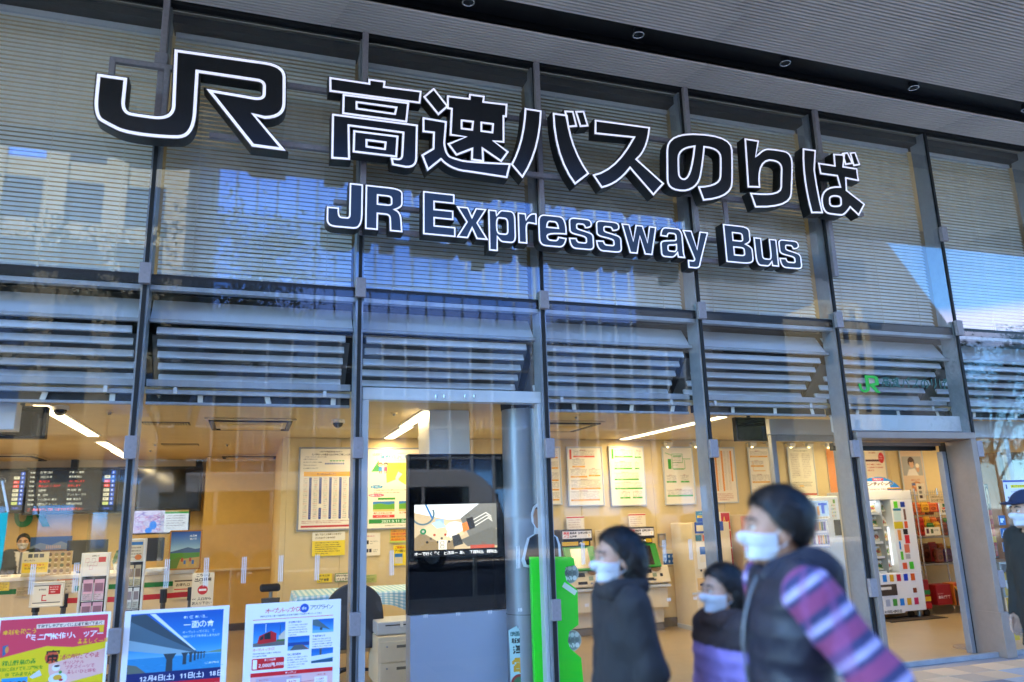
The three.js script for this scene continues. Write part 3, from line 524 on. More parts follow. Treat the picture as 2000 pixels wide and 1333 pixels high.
{ // hanging monitor and its white box, top left
  const z = -0.75, r = rect(-14, 792, 86, 857, z), cx = (r[0] + r[1]) / 2, g = thing('hanging_monitor', 'dark navy monitor hung from the ceiling at the left edge', 'monitor', [cx, 0, z]), h = (r[1] - r[0]) / 2;
  part('housing', rb(-h, h, r[2], r[3], -0.09, 0, 0.008), std('#141a28', 0.4), g); part('screen', plane(-h + 0.02, h - 0.02, r[2] + 0.02, r[3] - 0.02, 0.001), std('#0a1020', 0.12), g);
  part('hanger', cyl(0, r[3], 2.56, -0.045, 0.02), M.dark, g);
  const q = rect(-30, 786, 26, 840, -0.42), b = thing('wall_speaker', 'pale grey box unit hung before the dark monitor at the left edge', 'speaker', [(q[0] + q[1]) / 2, 0, -0.42]), w = (q[1] - q[0]) / 2;
  part('case', rb(-w, w, q[2], q[3], -0.16, 0, 0.006), M.aluMatt, b); part('arm', bx(-0.02, 0.02, q[3], 2.56, -0.1, -0.06), M.steel, b);
}
// ---------------------------------------------------------------- ticket counter, left half of the hall
{
  const cz = -4.2, y = 1.02, g = thing('ticket_counter', 'long cream ticket counter with a green stripe across the left hall', 'counter', [0, 0, cz]);
  part('front', rb(-5.5, 0.24, 0, y - 0.05, -0.5, 0, 0.01), M.cream, g); part('top', rb(-5.5, 0.26, y - 0.05, y, -0.6, 0.05, 0.012), M.white, g);
  const s = rect(15, 1144, 390, 1150, cz); part('stripe', bx(-5.5, 0.235, y - 0.19, y - 0.135, 0.001, 0.006), M.green, g);
  part('base', bx(-5.5, 0.24, 0.001, 0.09, 0.002, 0.012), std('#55493a', 0.6), g);
}
{ // departure board: two displays and a dark one
  const z = -6.9; M.boardCase = std('#0b0b0c', 0.35);
  const rows = [['9:40', '日立駅 海行', '方東 一 青駅', '#e8e4c8', '2', 0], ['9:40', '成新空海 席', '東京専用口', '#e8e4c8', '7', 1], ['9:50', '高海空海', '運新い作します', '#ff3b30', '3', 2], ['9:50', '高土山ミニ 海口方', 'お作します', '#ff3b30', '5', 2], ['9:50', '日野駅', '門 新駅 上野', '#e8e4c8', '6', 1], ['10:00', '高島神日駅', 'アントラーズクラ', '#e8e4c8', '1', 1], ['10:00', 'つくばわか 高京大学', '高速大用日海', '#e8e4c8', '2', 1], ['10:00', '日野出アウトレット', '日野出口12日', '#e8e4c8', '5', 3]];
  const draw = (c, w, h) => {
    box(c, '#0c0c0d', 0, 0, w, h);
    rows.forEach(([t, a, b, col, n, k], i) => {
      const y = 8 + i * (h - 44) / 8, s = 17; box(c, '#2c2c2c', 4, y + 31, w - 8, 1);
      jt(c, t, 12, y + 2, s, '#e8e4c8'); jt(c, a, 78, y, 19, col, 0.11); jt(c, b, w * 0.45, y, 19, col, 0.11);
      jfill(c, 80, y + 22, 60, 6, '#8a8878');
      box(c, '#1a4fb0', w - 38, y - 2, 32, 28); jt(c, n, w - 29, y, 22, '#ffffff');
      if (k) { box(c, k === 2 ? '#d8332a' : k === 3 ? '#c8d070' : '#d9cfa8', w - 86, y, 42, 24); jfill(c, w - 80, y + 5, 32, 12, k === 2 ? '#fff' : '#6a6040'); }
    });
    jt(c, 'ご乗 高速発下してお りますのでご新下さい', 14, h - 30, 21, '#ff5a22', 0.12); box(c, '#1b2550', w - 84, h - 32, 76, 26); jt(c, '9:38', w - 72, h - 30, 19, '#6f7fd0');
  };
  const mk = (u0, u1, v0, v1, label, mat, post) => {
    const r = rect(u0, v0, u1, v1, z), cx = (r[0] + r[1]) / 2, h = (r[1] - r[0]) / 2, g = thing('departure_board', label, 'display board', [cx, 0, z]);
    part('case', rb(-h, h, r[2], r[3], -0.08, 0, 0.01), M.boardCase, g); part('screen', plane(-h + 0.04, h - 0.04, r[2] + 0.04, r[3] - 0.04, 0.002), mat, g);
    if (post !== null) part('hanger', bx(post - 0.05, post + 0.05, r[3], 2.56, -0.07, -0.02), M.dark, g); return g;
  };
  const lit = screenMat(640, 330, draw, 1.2);
  mk(-130, 48, 917, 1003, 'departure board cut by the left edge, ending in blue platform numbers', lit, 0);
  mk(51, 226, 914, 1003, 'lit departure board with rows of times and blue platform numbers', lit, 0);
  mk(229, 391, 912, 999, 'switched off black display board right of the lit departure board', std('#060608', 0.1), 0.55);
}
{ // green logo on the far wall
  const g = thing('wall_logo', 'green two-letter railway logo on the wall under the departure board', 'logo', [0, 0, 0]);
  const b = atD(60, 1008, 13.2), s = 0.0018, z = -7.19, q = at(24, 1031, z), w = at(97, 1031, z).x - q.x;
  const o = loop('0,70 16,70 16,40 *16,20 30,20 *42,20 42,40 42,140 88,140 *118,140 *118,80 *118,60 90,60 122,0 98,0 58,66 88,78 *98,78 *98,100 *98,118 88,118 62,118 62,36 *62,0 30,0 *0,0', (x, y) => ({ x: q.x + (x / 122) * w, y: q.y + (y / 122) * w }));
  part('letters', extrude(shapeOf(o), z, z + 0.02), M.green, g);
}
board('route_map_screen', 'bright screen showing a blue and white route map below the dark board', 'screen', rect(256, 996, 369, 1042, -5.6), -5.6, screenMat(400, 180, (c, w, h) => {
  box(c, '#cfd0f2', 0, 0, w, h); for (let i = 0; i < 70; i++) { c.strokeStyle = ['#6a6fd0', '#b06ac0', '#7a7aa0', '#d06a90'][i % 4]; c.lineWidth = rr(0.8, 2.4); c.beginPath(); let x = rr(0, w * 0.55), y = rr(0, h); c.moveTo(x, y); for (let k = 0; k < 5; k++) { x = Math.min(w * 0.56, x + rr(-40, 40)); y += rr(-25, 25); c.lineTo(x, y); } c.stroke(); }
  disc(c, '#3f8df0', 150, 120, 26, 34); disc(c, '#3f8df0', 120, 160, 24, 24); box(c, '#f3f3fb', w * 0.57, 0, w * 0.43, h); box(c, '#3aa045', w * 0.57, 14, w * 0.43, 14); box(c, '#b99a50', w * 0.57, 0, w * 0.43, 14); lines(c, w * 0.6, 42, w * 0.36, 6, 20, '#667', 8);
}, 0.85), { back: M.black, frame: 0.02, frameMat: M.black });
board('mountain_poster', 'framed poster of a blue mountain over green fields on the counter end', 'poster', rect(332, 1037, 391, 1112, -4.1), -4.1, printMat(240, 320, (c, w, h) => {
  const g = c.createLinearGradient(0, 0, 0, h); g.addColorStop(0, '#1d4fae'); g.addColorStop(0.5, '#9cc4d8'); c.fillStyle = g; c.fillRect(0, 0, w, h); poly(c, '#3f5d86', 0, 175, 60, 160, 140, 138, 200, 155, 240, 150, 240, 190, 0, 190); box(c, '#4f8a2c', 0, 186, w, 60); poly(c, '#b79a52', 0, 250, 240, 225, 240, 320, 0, 320); poly(c, '#5b7a2e', 0, 250, 90, 215, 60, 320, 0, 320); for (let i = 0; i < 6; i++) box(c, ['#a44a2a', '#2d5f9a', '#c9a24a'][i % 3], 90 + i * 22, 230 + (i % 3) * 22, 18, 34); jfill(c, 150, 28, 60, 20, '#e8f0ff'); jfill(c, 150, 56, 60, 20, '#e8f0ff');
}), { frame: 0.018, frameMat: std('#a5742c', 0.5) });
board('staff_notice', 'pale counter stand with yellow and black print before the seated clerk', 'notice', rect(46, 1080, 92, 1122, -3.95), -3.95, printMat(200, 180, (c, w, h) => { box(c, '#d6cfae', 0, 0, w, h); box(c, '#e6c92e', 0, 84, w, 80); for (let i = 0; i < 3; i++) box(c, '#4a4a50', 40 + i * 44, 14, 34, 30); lines(c, 14, 58, 170, 1, 20, '#555', 14); jfill(c, 16, 92, 170, 22, '#c03a1c'); jfill(c, 16, 120, 170, 18, '#4a3a10'); }), { t: 0.02 });
board('goods_display_card', 'beige counter panel with rows of small goods pictures', 'notice', rect(92, 1078, 138, 1122, -3.97), -3.97, printMat(200, 180, (c, w, h) => { box(c, '#b49a68', 0, 0, w, h); for (let i = 0; i < 4; i++) for (let k = 0; k < 4; k++) { disc(c, ['#6a5334', '#8a7a44', '#54603c', '#7a5a3a'][(i + k * 2) % 4], 28 + i * 48, 24 + k * 42, 15, 13); box(c, '#e5dcc0', 16 + i * 48, 40 + k * 42, 24, 5); } }), { t: 0.02 });
board('red_guide_sign', 'white queue guide sign with a red block and red arrow', 'sign', rect(62, 1138, 124, 1184, -3.0), -3.0, printMat(240, 170, (c, w, h) => { box(c, '#efe9da', 0, 0, w, h); box(c, '#222', 10, 14, 215, 6); box(c, '#c4141c', 128, 18, 92, 68); lines(c, 136, 26, 78, 3, 18, '#fff', 11); jfill(c, 50, 40, 60, 14, '#555'); c.strokeStyle = '#c4141c'; c.lineWidth = 8; c.beginPath(); c.moveTo(110, 92); c.lineTo(82, 92); c.lineTo(82, 132); c.lineTo(118, 132); c.stroke(); box(c, '#222', 10, 146, 215, 6); }), { frame: 0.016, frameMat: M.tape, t: 0.03 });
board('no_entry_sign', 'upright sign with a red no entry disc and Japanese exit notice', 'sign', rect(376, 1120, 415, 1184, -3.3), -3.3, printMat(200, 330, (c, w, h) => { box(c, '#e9e2cf', 0, 0, w, h); jt(c, 'こちらは', 34, 8, 32, '#33302c', 0.13); jt(c, '出口専用', 24, 48, 38, '#33302c', 0.14); jt(c, 'でご。', 64, 92, 20, '#8a8070'); disc(c, '#c9252b', 100, 168, 46); box(c, '#fff', 66, 158, 68, 20); jt(c, '<< 入口から', 8, 238, 32, '#33302c', 0.13); jt(c, 'お入り下さい', 10, 280, 30, '#33302c', 0.13); }), { t: 0.02 });
// belt barriers: posts and red belts
{
  const posts = [[72, 1186, -3.05], [126, 1184, -3.4], [232, 1176, -3.2], [319, 1155, -3.3], [372, 1165, -3.4]];
  const names = ['under the white guide sign', 'right of the white guide sign', 'behind the pink leaflet rack', 'in the middle of the red belts', 'behind the no entry sign'];
  const top = posts.map(([u, , z]) => V(at(u, 1160, z).x, 0.78, z));
  top.forEach((p, i) => { const g = thing('belt_post', 'dark belt barrier post ' + names[i], 'barrier post', [p.x, 0, p.z], 0, 'belt barrier posts in the left hall'); part('base', cyl(0, 0, 0.025, 0, 0.16, 24), M.dark, g); part('pole', cyl(0, 0.02, 0.74, 0, 0.026), std('#55504a', 0.35, 0.6), g); part('head', cyl(0, 0.72, 0.86, 0, 0.036), M.black, g); });
  for (let i = 0; i + 1 < top.length; i++) { const a = top[i], b = top[i + 1], d = b.clone().sub(a), m = part('barrier_belt', bx(-d.length() / 2 + 0.035, d.length() / 2 - 0.035, 0.76, 0.815, -0.002, 0.002), M.red, null, [(a.x + b.x) / 2, 0, (a.z + b.z) / 2]); m.rotation.y = -Math.atan2(d.z, d.x); tag(m, 'red retractable belt ' + ['left of', 'under', 'just right of', 'farthest right of'][i] + ' the pink leaflet rack', 'barrier belt', 'red belts of the queue barrier'); }
}
function leafletRack(label, u0, u1, v0, z, heads, cols, bottom) {
  const a = at(u0, v0, z), b = at(u1, v0, z), w = (b.x - a.x) / 2, g = thing('leaflet_rack', label, 'leaflet rack', [(a.x + b.x) / 2, 0, z]); g.rotation.x = -0.02;
  part('frame', [rb(-w, -w + 0.022, 0, a.y, -0.02, 0.02, 0.006), rb(w - 0.022, w, 0, a.y, -0.02, 0.02, 0.006), rb(-w + 0.022, w - 0.022, a.y - 0.03, a.y, -0.02, 0.018, 0.006), rb(-w + 0.022, w - 0.022, 0.04, 0.08, -0.02, 0.018, 0.006)], M.tape, g);
  part('back', bx(-w + 0.022, w - 0.022, 0.08, a.y - 0.03, -0.012, -0.006), std('#2f2b28', 0.8), g);
  part('header', bx(-w + 0.02, w - 0.02, a.y - 0.22, a.y - 0.01, 0.0, 0.021), M.white, g).add(Object.assign(new THREE.Mesh(plane(-w + 0.025, w - 0.025, a.y - 0.215, a.y - 0.015, 0.0225), heads), { name: 'print' }));
  const n = 2, pw = (2 * w - 0.06) / n;
  let y = a.y - 0.25, row = 0;
  while (y > 0.2) { for (let i = 0; i < n; i++) { part('leaflet', new THREE.BoxGeometry(pw - 0.012, 0.19, 0.008).translate(-w + 0.03 + (i + 0.5) * pw, y - 0.095, 0.008), cols[row % cols.length], g); part('pocket', rb(-w + 0.03 + i * pw, -w + 0.03 + (i + 1) * pw, y - 0.2, y - 0.13, 0.014, 0.018, 0.002, 1), M.clear, g); part('wire', [bx(-w + 0.03 + i * pw, -w + 0.03 + (i + 1) * pw, y - 0.2, y - 0.194, 0.019, 0.024), bx(-w + 0.03 + i * pw, -w + 0.036 + i * pw, y - 0.194, y - 0.03, 0.019, 0.024)], M.tape, g); } y -= 0.21; row++; }
  return g;
}
const leafT = canvas(64, 110, (c, w, h) => { box(c, '#ffffff', 0, 0, w, h); box(c, '#a89aa0', 6, 20, w - 12, h * 0.4); lines(c, 6, 78, w - 12, 3, 10, '#8a7a80', 6); }), leaf = (bg) => new THREE.MeshStandardMaterial({ map: leafT, color: bg, roughness: 0.5 });
leafletRack('tall pale leaflet rack with pink leaflets before the ticket counter', 159, 216, 1081, -2.3, printMat(180, 100, (c, w, h) => { box(c, '#eee6d6', 0, 0, w, h); box(c, '#c8262c', 112, 14, 56, 24); for (let i = 0; i < 5; i++) { c.strokeStyle = i % 2 ? '#8a6a60' : '#c05050'; c.strokeRect(14 + i * 16, 20 + (i % 3) * 16, 26, 18); } jfill(c, 60, 4, 60, 8, '#665'); }), [leaf('#e8b0c0', '#b0577c'), leaf('#e9b5c4', '#a84f78'), leaf('#3a2b28', '#8a5a4a'), leaf('#4a3530', '#c8a070')]);
leafletRack('leaflet rack with an orange leaflet half hidden by the left mullion', 246, 287, 1053, -2.2, printMat(160, 110, (c, w, h) => { box(c, '#d9cdae', 0, 0, w, h); box(c, '#1f6fb0', 10, 10, w - 20, 16); lines(c, 12, 36, w - 24, 4, 16, '#5a5040', 8); disc(c, '#d8762a', 110, 90, 36, 14); }), [leaf('#c9b58a', '#d8762a'), leaf('#e7e4dc', '#555'), leaf('#e7e4dc', '#4a4038'), leaf('#1c4e96', '#88b4e0'), leaf('#1f5aa8', '#e8eef8')]);
{ // teal banner at the left edge, outside
  const g = thing('teal_flag', 'turquoise banner on a thin white pole at the left edge', 'flag', [at(8, 1100, 0.4).x, 0, 0.4]);
  const a = at(3, 940, 0.4), b = at(15, 1001, 0.4), x = (q) => q.x - g.position.x;
  part('pole', bar(V(x(a), a.y, 0), V(x(b), b.y, 0), 0.006), M.white, g); part('pole_tip', new THREE.SphereGeometry(0.022, 14, 10).translate(x(a), a.y, 0), M.clear, g);
  part('mast', bar(V(-0.12, 0, 0), V(-0.12, a.y, 0), 0.01), M.white, g); part('foot', cyl(-0.12, 0, 0.05, 0, 0.18), M.dark, g);
  const s = new THREE.Shape(); const q = [at(-18, 1006, 0.4), at(15, 1001, 0.4), at(11, 1040, 0.4), at(1, 1108, 0.4), at(-30, 1200, 0.4)]; q.forEach((p, i) => (i ? s.lineTo(x(p), p.y) : s.moveTo(x(p), p.y))); s.closePath();
  part('cloth', extrude(s, -0.004, 0.004), std('#17b5ad', 0.8), g);
}
// ---------------------------------------------------------------- wall left of the display bay
const tableDraw = (c, w, h) => {
  box(c, '#f0e9dc', 0, 0, w, h); jfill(c, w * 0.3, 14, w * 0.4, 13, '#333'); jfill(c, w * 0.18, 34, w * 0.66, 15, '#333'); lines(c, 30, 56, w - 60, 1, 10, '#667', 7);
  for (let i = 0; i < 4; i++) lines(c, 20, 72 + i * 22, w * 0.4, 1, 10, '#777', 9); for (let i = 0; i < 5; i++) box(c, '#3aa045', w * 0.48 + i * 22, 84, 16, 8); for (let i = 0; i < 9; i++) box(c, '#33509a', w * 0.4 + i * 16, 104, 11, 11); box(c, '#f2a51a', w * 0.86, 104, 50, 38); box(c, '#f0b31a', 26, 168, w - 40, 34); jfill(c, 120, 178, 140, 14, '#a06010');
  for (let k = 0; k < 20; k++) { box(c, '#b9b0a0', 20, 212 + k * 15, w - 30, 1); for (let i = 0; i < 6; i++) jfill(c, 26 + i * (w / 6.2), 215 + k * 15, 30, 7, k % 3 ? '#777' : '#b06050'); }
  for (let i = 0; i < 5; i++) { box(c, '#2a3f92', 66 + i * (w / 6.1), 210, 17, i === 1 ? 190 : 300); if (i === 1) box(c, '#2a3f92', 66 + w / 6.1, 430, 17, 80); for (let k = 0; k < 18; k++) disc(c, '#dfe3f5', 74.5 + i * (w / 6.1), 220 + k * 16, 2.5); }
  lines(c, 20, 520, w - 40, 2, 12, '#a05050', 7); box(c, '#c8302c', 16, h - 26, w - 28, 14);
};
const wz = -3.585;
board('timetable_board', 'framed bus timetable with blue number columns behind the mullion', 'timetable', rect(584, 874, 706, 1035, wz), wz, printMat(440, 580, tableDraw), { frame: 0.022, group: undefined });
const hikeDraw = (c, w, h) => {
  box(c, '#f5ead6', 0, 0, w, h); jt(c, '山日口', 30, 30, 22, '#e04848'); c.strokeStyle = '#e08080'; c.lineWidth = 2; c.strokeRect(60, 34, w - 90, 54); jt(c, '幸野丹沢 登山', 82, 44, 38, '#2f79a8', 0.15);
  poly(c, '#3d9a3a', 22, 180, 70, 92, 100, 180); poly(c, '#c6d92a', 120, 110, 400, 110, 400, 240, 260, 285, 200, 240, 130, 270); poly(c, '#f5ead6', 210, 180, 240, 200, 210, 240, 232, 280, 200, 284, 190, 230);
  for (const [x, a, b] of [[85, '#e86a3a', '#2b80c8'], [122, '#3a2a20', '#e0507a']]) { disc(c, a, x, 122, 17, 16); disc(c, '#f3c9a0', x, 130, 12, 11); box(c, b, x - 12, 142, 24, 34); box(c, '#7a4a30', x - 8, 176, 6, 18); box(c, '#7a4a30', x + 3, 176, 6, 18); }
  disc(c, '#2a8ac0', 60, 300, 44, 14); jfill(c, 26, 293, 70, 13, '#fff'); lines(c, 40, 322, 320, 2, 20, '#776', 9); disc(c, '#ef6a8a', 60, 366, 54, 13); jfill(c, 16, 359, 90, 13, '#fff'); box(c, '#3a9a34', 70, 386, 120, 16);
  for (let i = 0; i < 2; i++) { box(c, '#2f7fc8', 36 + i * 180, 415, 150, 30); poly(c, '#67a832', 36 + i * 180, 436, 90 + i * 180, 430, 140 + i * 180, 440, 186 + i * 180, 432, 186 + i * 180, 490, 36 + i * 180, 490); box(c, '#d8c87a', 36 + i * 180, 476, 150, 18); jfill(c, 40 + i * 180, 498, 140, 16, '#c06a20'); }
  box(c, '#dc3a34', 36, 520, 150, 22); jfill(c, 60, 524, 100, 13, '#fff'); box(c, '#1f8a34', 10, 552, w - 20, 34); jt(c, '2021.9.11 Debut', 96, 555, 28, '#e8f4e0'); jfill(c, 120, 598, 200, 11, '#886');
};
board('hiking_poster', 'framed hiking map poster with a green banner dated 2021', 'poster', rect(716, 875, 838, 1032, wz), wz, printMat(420, 620, hikeDraw), { frame: 0.02 });
const noteDraw = (bg, top, ink) => (c, w, h) => { box(c, bg, 0, 0, w, h); if (top) box(c, top, 0, 0, w, h * 0.36); lines(c, w * 0.08, h * 0.05, w * 0.84, 2, h * 0.14, ink, h * 0.085); lines(c, w * 0.08, h * 0.42, w * 0.84, 6, h * 0.09, ink, h * 0.05); };
board('yellow_notice', 'yellow notice with a white upper part below the timetable board', 'notice', rect(610, 1041, 673, 1085, wz), wz, printMat(220, 160, noteDraw('#efd61e', '#efe6d0', '#6a5a20')), { t: 0.004 });
board('small_notice', 'small yellow notice low on the wall, left one of two', 'notice', rect(619, 1122, 648, 1138, wz), wz, printMat(120, 60, (c, w, h) => { box(c, '#e8cf3a', 0, 0, w, h); jfill(c, 16, 6, 90, 14, '#333'); jfill(c, 8, 30, 104, 22, '#333'); }), { t: 0.004 });
board('small_notice', 'small green edged notice low on the wall beside the mullion', 'notice', rect(654, 1121, 686, 1136, wz), wz, printMat(120, 60, (c, w, h) => { box(c, '#2a7a34', 0, 0, w, h); box(c, '#eee4d0', 5, 5, w - 10, h - 10); jfill(c, 10, 10, 90, 14, '#333'); jfill(c, 10, 32, 100, 20, '#333'); }), { t: 0.004 });
board('small_notice', 'small pale green card above the blue tablecloth', 'notice', rect(708, 1124, 735, 1138, wz), wz, printMat(100, 60, noteDraw('#b9c070', null, '#5a6a30')), { t: 0.004 });
board('white_notice', 'white notice with small black pictures right of the mullion', 'notice', rect(712, 1042, 742, 1085, wz), wz, printMat(120, 170, (c, w, h) => { box(c, '#efe5d2', 0, 0, w, h); lines(c, 10, 20, 100, 1, 14, '#c04040', 9); box(c, '#333', 12, 56, 20, 28); box(c, '#333', 12, 120, 18, 26); box(c, '#333', 36, 120, 18, 26); lines(c, 40, 60, 76, 2, 16, '#776', 8); lines(c, 62, 124, 50, 2, 14, '#776', 8); }), { t: 0.004 });
board('orange_leaflet', 'green and orange leaflet left of the black display, upper one', 'notice', rect(761, 1029, 800, 1060, wz), wz, printMat(160, 120, (c, w, h) => { box(c, '#b8c85a', 0, 0, w, h); box(c, '#e9a020', 6, 22, w - 12, 84); for (let i = 0; i < 4; i++) jfill(c, 12, 28 + i * 20, w - 24, 15, i % 2 ? '#c03a20' : '#8a5a10'); }), { t: 0.004 });
board('yellow_leaflet', 'yellow leaflet with a small blue photo left of the black display', 'notice', rect(768, 1066, 806, 1104, wz), wz, printMat(140, 140, (c, w, h) => { box(c, '#f0d414', 0, 0, w, h); jfill(c, 8, 6, 110, 18, '#d04020'); jfill(c, 8, 30, 110, 20, '#3a3010'); box(c, '#2f78c0', 10, 58, 56, 24); box(c, '#d8d2c0', 10, 82, 56, 44); }), { t: 0.004 });
{ // trestle table under a checked cloth
  const a = at(575, 1145, -2.9), b = at(830, 1135, -2.9), c = at(570, 1175, -2.1), y = 0.8, x0 = 1.33, x1 = 2.95, z0 = -2.85, z1 = -2.1;
  const g = thing('folding_table', 'plain folding table under the blue checked cloth', 'table', [(x0 + x1) / 2, 0, (z0 + z1) / 2]), w = (x1 - x0) / 2, d = (z1 - z0) / 2;
  part('tabletop', rb(-w, w, y - 0.03, y, -d, d, 0.005), M.aluMatt, g); for (const [sx, sz] of [[-1, -1], [1, -1], [-1, 1], [1, 1]]) part('leg', cyl(sx * (w - 0.06), 0, y - 0.03, sz * (d - 0.06), 0.016), M.steel, g);
  const nx = 60, nz = 40, pos = [], uv = [], idx = [];
  for (let j = 0; j <= nz; j++) for (let i = 0; i <= nx; i++) {
    const u = i / nx, v = j / nz, X = -w - 0.1 + u * (2 * w + 0.2), s = v * (2 * d + 0.34) - d - 0.03; // s runs over the top and down the front
    const drop = 0.11 + 0.1 * Math.abs(Math.sin(u * 5.2 + 0.7)) + 0.03 * Math.sin(u * 19), over = Math.max(0, s - d), k = over / 0.31, side = Math.max(0, Math.abs(X) - w);
    let yy = y + 0.006 - k * drop - side * 1.6, zz = Math.min(s, d + 0.012) + k * (0.02 + 0.03 * Math.sin(u * 26)), xx = X - Math.sign(X) * side * 0.75;
    if (side) { yy += 0.02 * Math.sin(v * 24); } pos.push(xx, yy, zz); uv.push(u * 2.0, v * 1.2);
  }
  for (let j = 0; j < nz; j++) for (let i = 0; i < nx; i++) { const q = j * (nx + 1) + i; idx.push(q, q + nx + 1, q + 1, q + 1, q + nx + 1, q + nx + 2); }
  const cg = new THREE.BufferGeometry(); cg.setAttribute('position', new THREE.Float32BufferAttribute(pos, 3)); cg.setAttribute('uv', new THREE.Float32BufferAttribute(uv, 2)); cg.setIndex(idx); cg.computeVertexNormals();
  const ck = canvas(64, 64, (k) => { box(k, '#dce8ee', 0, 0, 64, 64); k.globalAlpha = 0.5; for (let i = 0; i < 4; i++) { box(k, '#5fa2cc', i * 16, 0, 8, 64); box(k, '#5fa2cc', 0, i * 16, 64, 8); } }); ck.wrapS = ck.wrapT = THREE.RepeatWrapping; ck.repeat.set(4, 4);
  const m = part('tablecloth', cg, new THREE.MeshStandardMaterial({ map: ck, roughness: 0.85, side: THREE.DoubleSide }), null, g.position.toArray()); tag(m, 'blue and white checked cloth draped over the folding table', 'tablecloth');
}
{ // office chair
  const p = at(690, 1200, -1.75), g = thing('office_chair', 'dark grey office chair with rounded back before the checked cloth', 'chair', [p.x, 0, -1.75]), m = std('#3a3d44', 0.8);
  const s = new THREE.Shape(loop('-25,0 25,0 *30,25 24,44 *15,58 0,58 *-15,58 -24,44 *-30,25', (x, y) => ({ x: x / 100, y: y / 100 })));
  const bg = metreUV(new THREE.ExtrudeGeometry(s, { depth: 0.05, bevelEnabled: true, bevelSize: 0.015, bevelThickness: 0.015, bevelSegments: 3 }).translate(0, 0.34, 0.02));
  part('backrest', bg, m, g); part('seat', rb(-0.25, 0.25, 0.42, 0.5, -0.52, -0.04, 0.03, 3), std('#2c3f66', 0.85), g); part('column', cyl(0, 0.1, 0.42, -0.26, 0.028), M.black, g); part('back_stem', bx(-0.03, 0.03, 0.36, 0.6, 0, 0.018), M.black, g);
  for (let i = 0; i < 5; i++) { const a = i * 1.2566, l = part('base_leg', bar(V(0, 0.1, -0.26), V(Math.cos(a) * 0.28, 0.06, -0.26 + Math.sin(a) * 0.28), 0.016), M.black, g); part('caster', new THREE.SphereGeometry(0.03, 12, 8).translate(Math.cos(a) * 0.28, 0.03, -0.26 + Math.sin(a) * 0.28), M.black, l); }
}
{ // filing cabinet and printer
  const z = -1.3, a = at(737, 1247, z), g = thing('filing_cabinet', 'cream steel filing cabinet with drawers behind the left mullion of the display', 'cabinet', [a.x + 0.21, 0, z - 0.3]);
  part('body', rb(-0.2, 0.2, 0.03, a.y, -0.3, 0.28, 0.006), M.cream, g); const n = 2; for (let i = 0; i < n; i++) { const y0 = 0.05 + (i * (a.y - 0.08)) / n, y1 = 0.05 + ((i + 1) * (a.y - 0.08)) / n - 0.01, d = part('drawer', rb(-0.185, 0.185, y0, y1, 0.281, 0.3, 0.005), M.cream, g); part('handle', rb(-0.03, 0.15, y1 - 0.06, y1 - 0.035, 0.301, 0.308, 0.003), std('#6b6455', 0.5), d); part('lock', new THREE.CylinderGeometry(0.008, 0.008, 0.012, 12).rotateX(Math.PI / 2).translate(-0.12, y1 - 0.045, 0.304), M.steel, d); }
  const p = thing('printer', 'low grey box printer standing on the cream filing cabinet', 'printer', [a.x + 0.21, a.y, z - 0.3]);
  part('case', rb(-0.2, 0.2, 0.006, 0.125, -0.24, 0.2, 0.012), M.aluMatt, p); part('slot', bx(-0.12, 0.12, 0.085, 0.095, 0.199, 0.204), M.black, p); part('label', rb(0.02, 0.05, 0.07, 0.115, 0.2, 0.206, 0.002, 1), M.whiteGloss, p); for (const s of [-0.16, 0.16]) part('foot', cyl(s, 0, 0.007, 0, 0.015), M.black, p);
}
{ // stand with a dark head near the back
  const p = at(528, 1170, -3.0), g = thing('umbrella_bag_stand', 'dark stand with a black head and grey bag before the tan wall', 'stand', [p.x, 0, -3.0]);
  part('pole', cyl(0, 0, 0.84, 0, 0.02), M.steel, g); part('base', cyl(0, 0, 0.03, 0, 0.15), M.dark, g); part('bag', new THREE.CylinderGeometry(0.1, 0.07, 0.34, 16).scale(1, 1, 0.7).translate(0, 0.56, 0.02), std('#4b4d55', 0.7), g); part('head', rb(-0.12, 0.1, 0.8, 0.88, -0.06, 0.08, 0.03, 3), M.black, g);
}
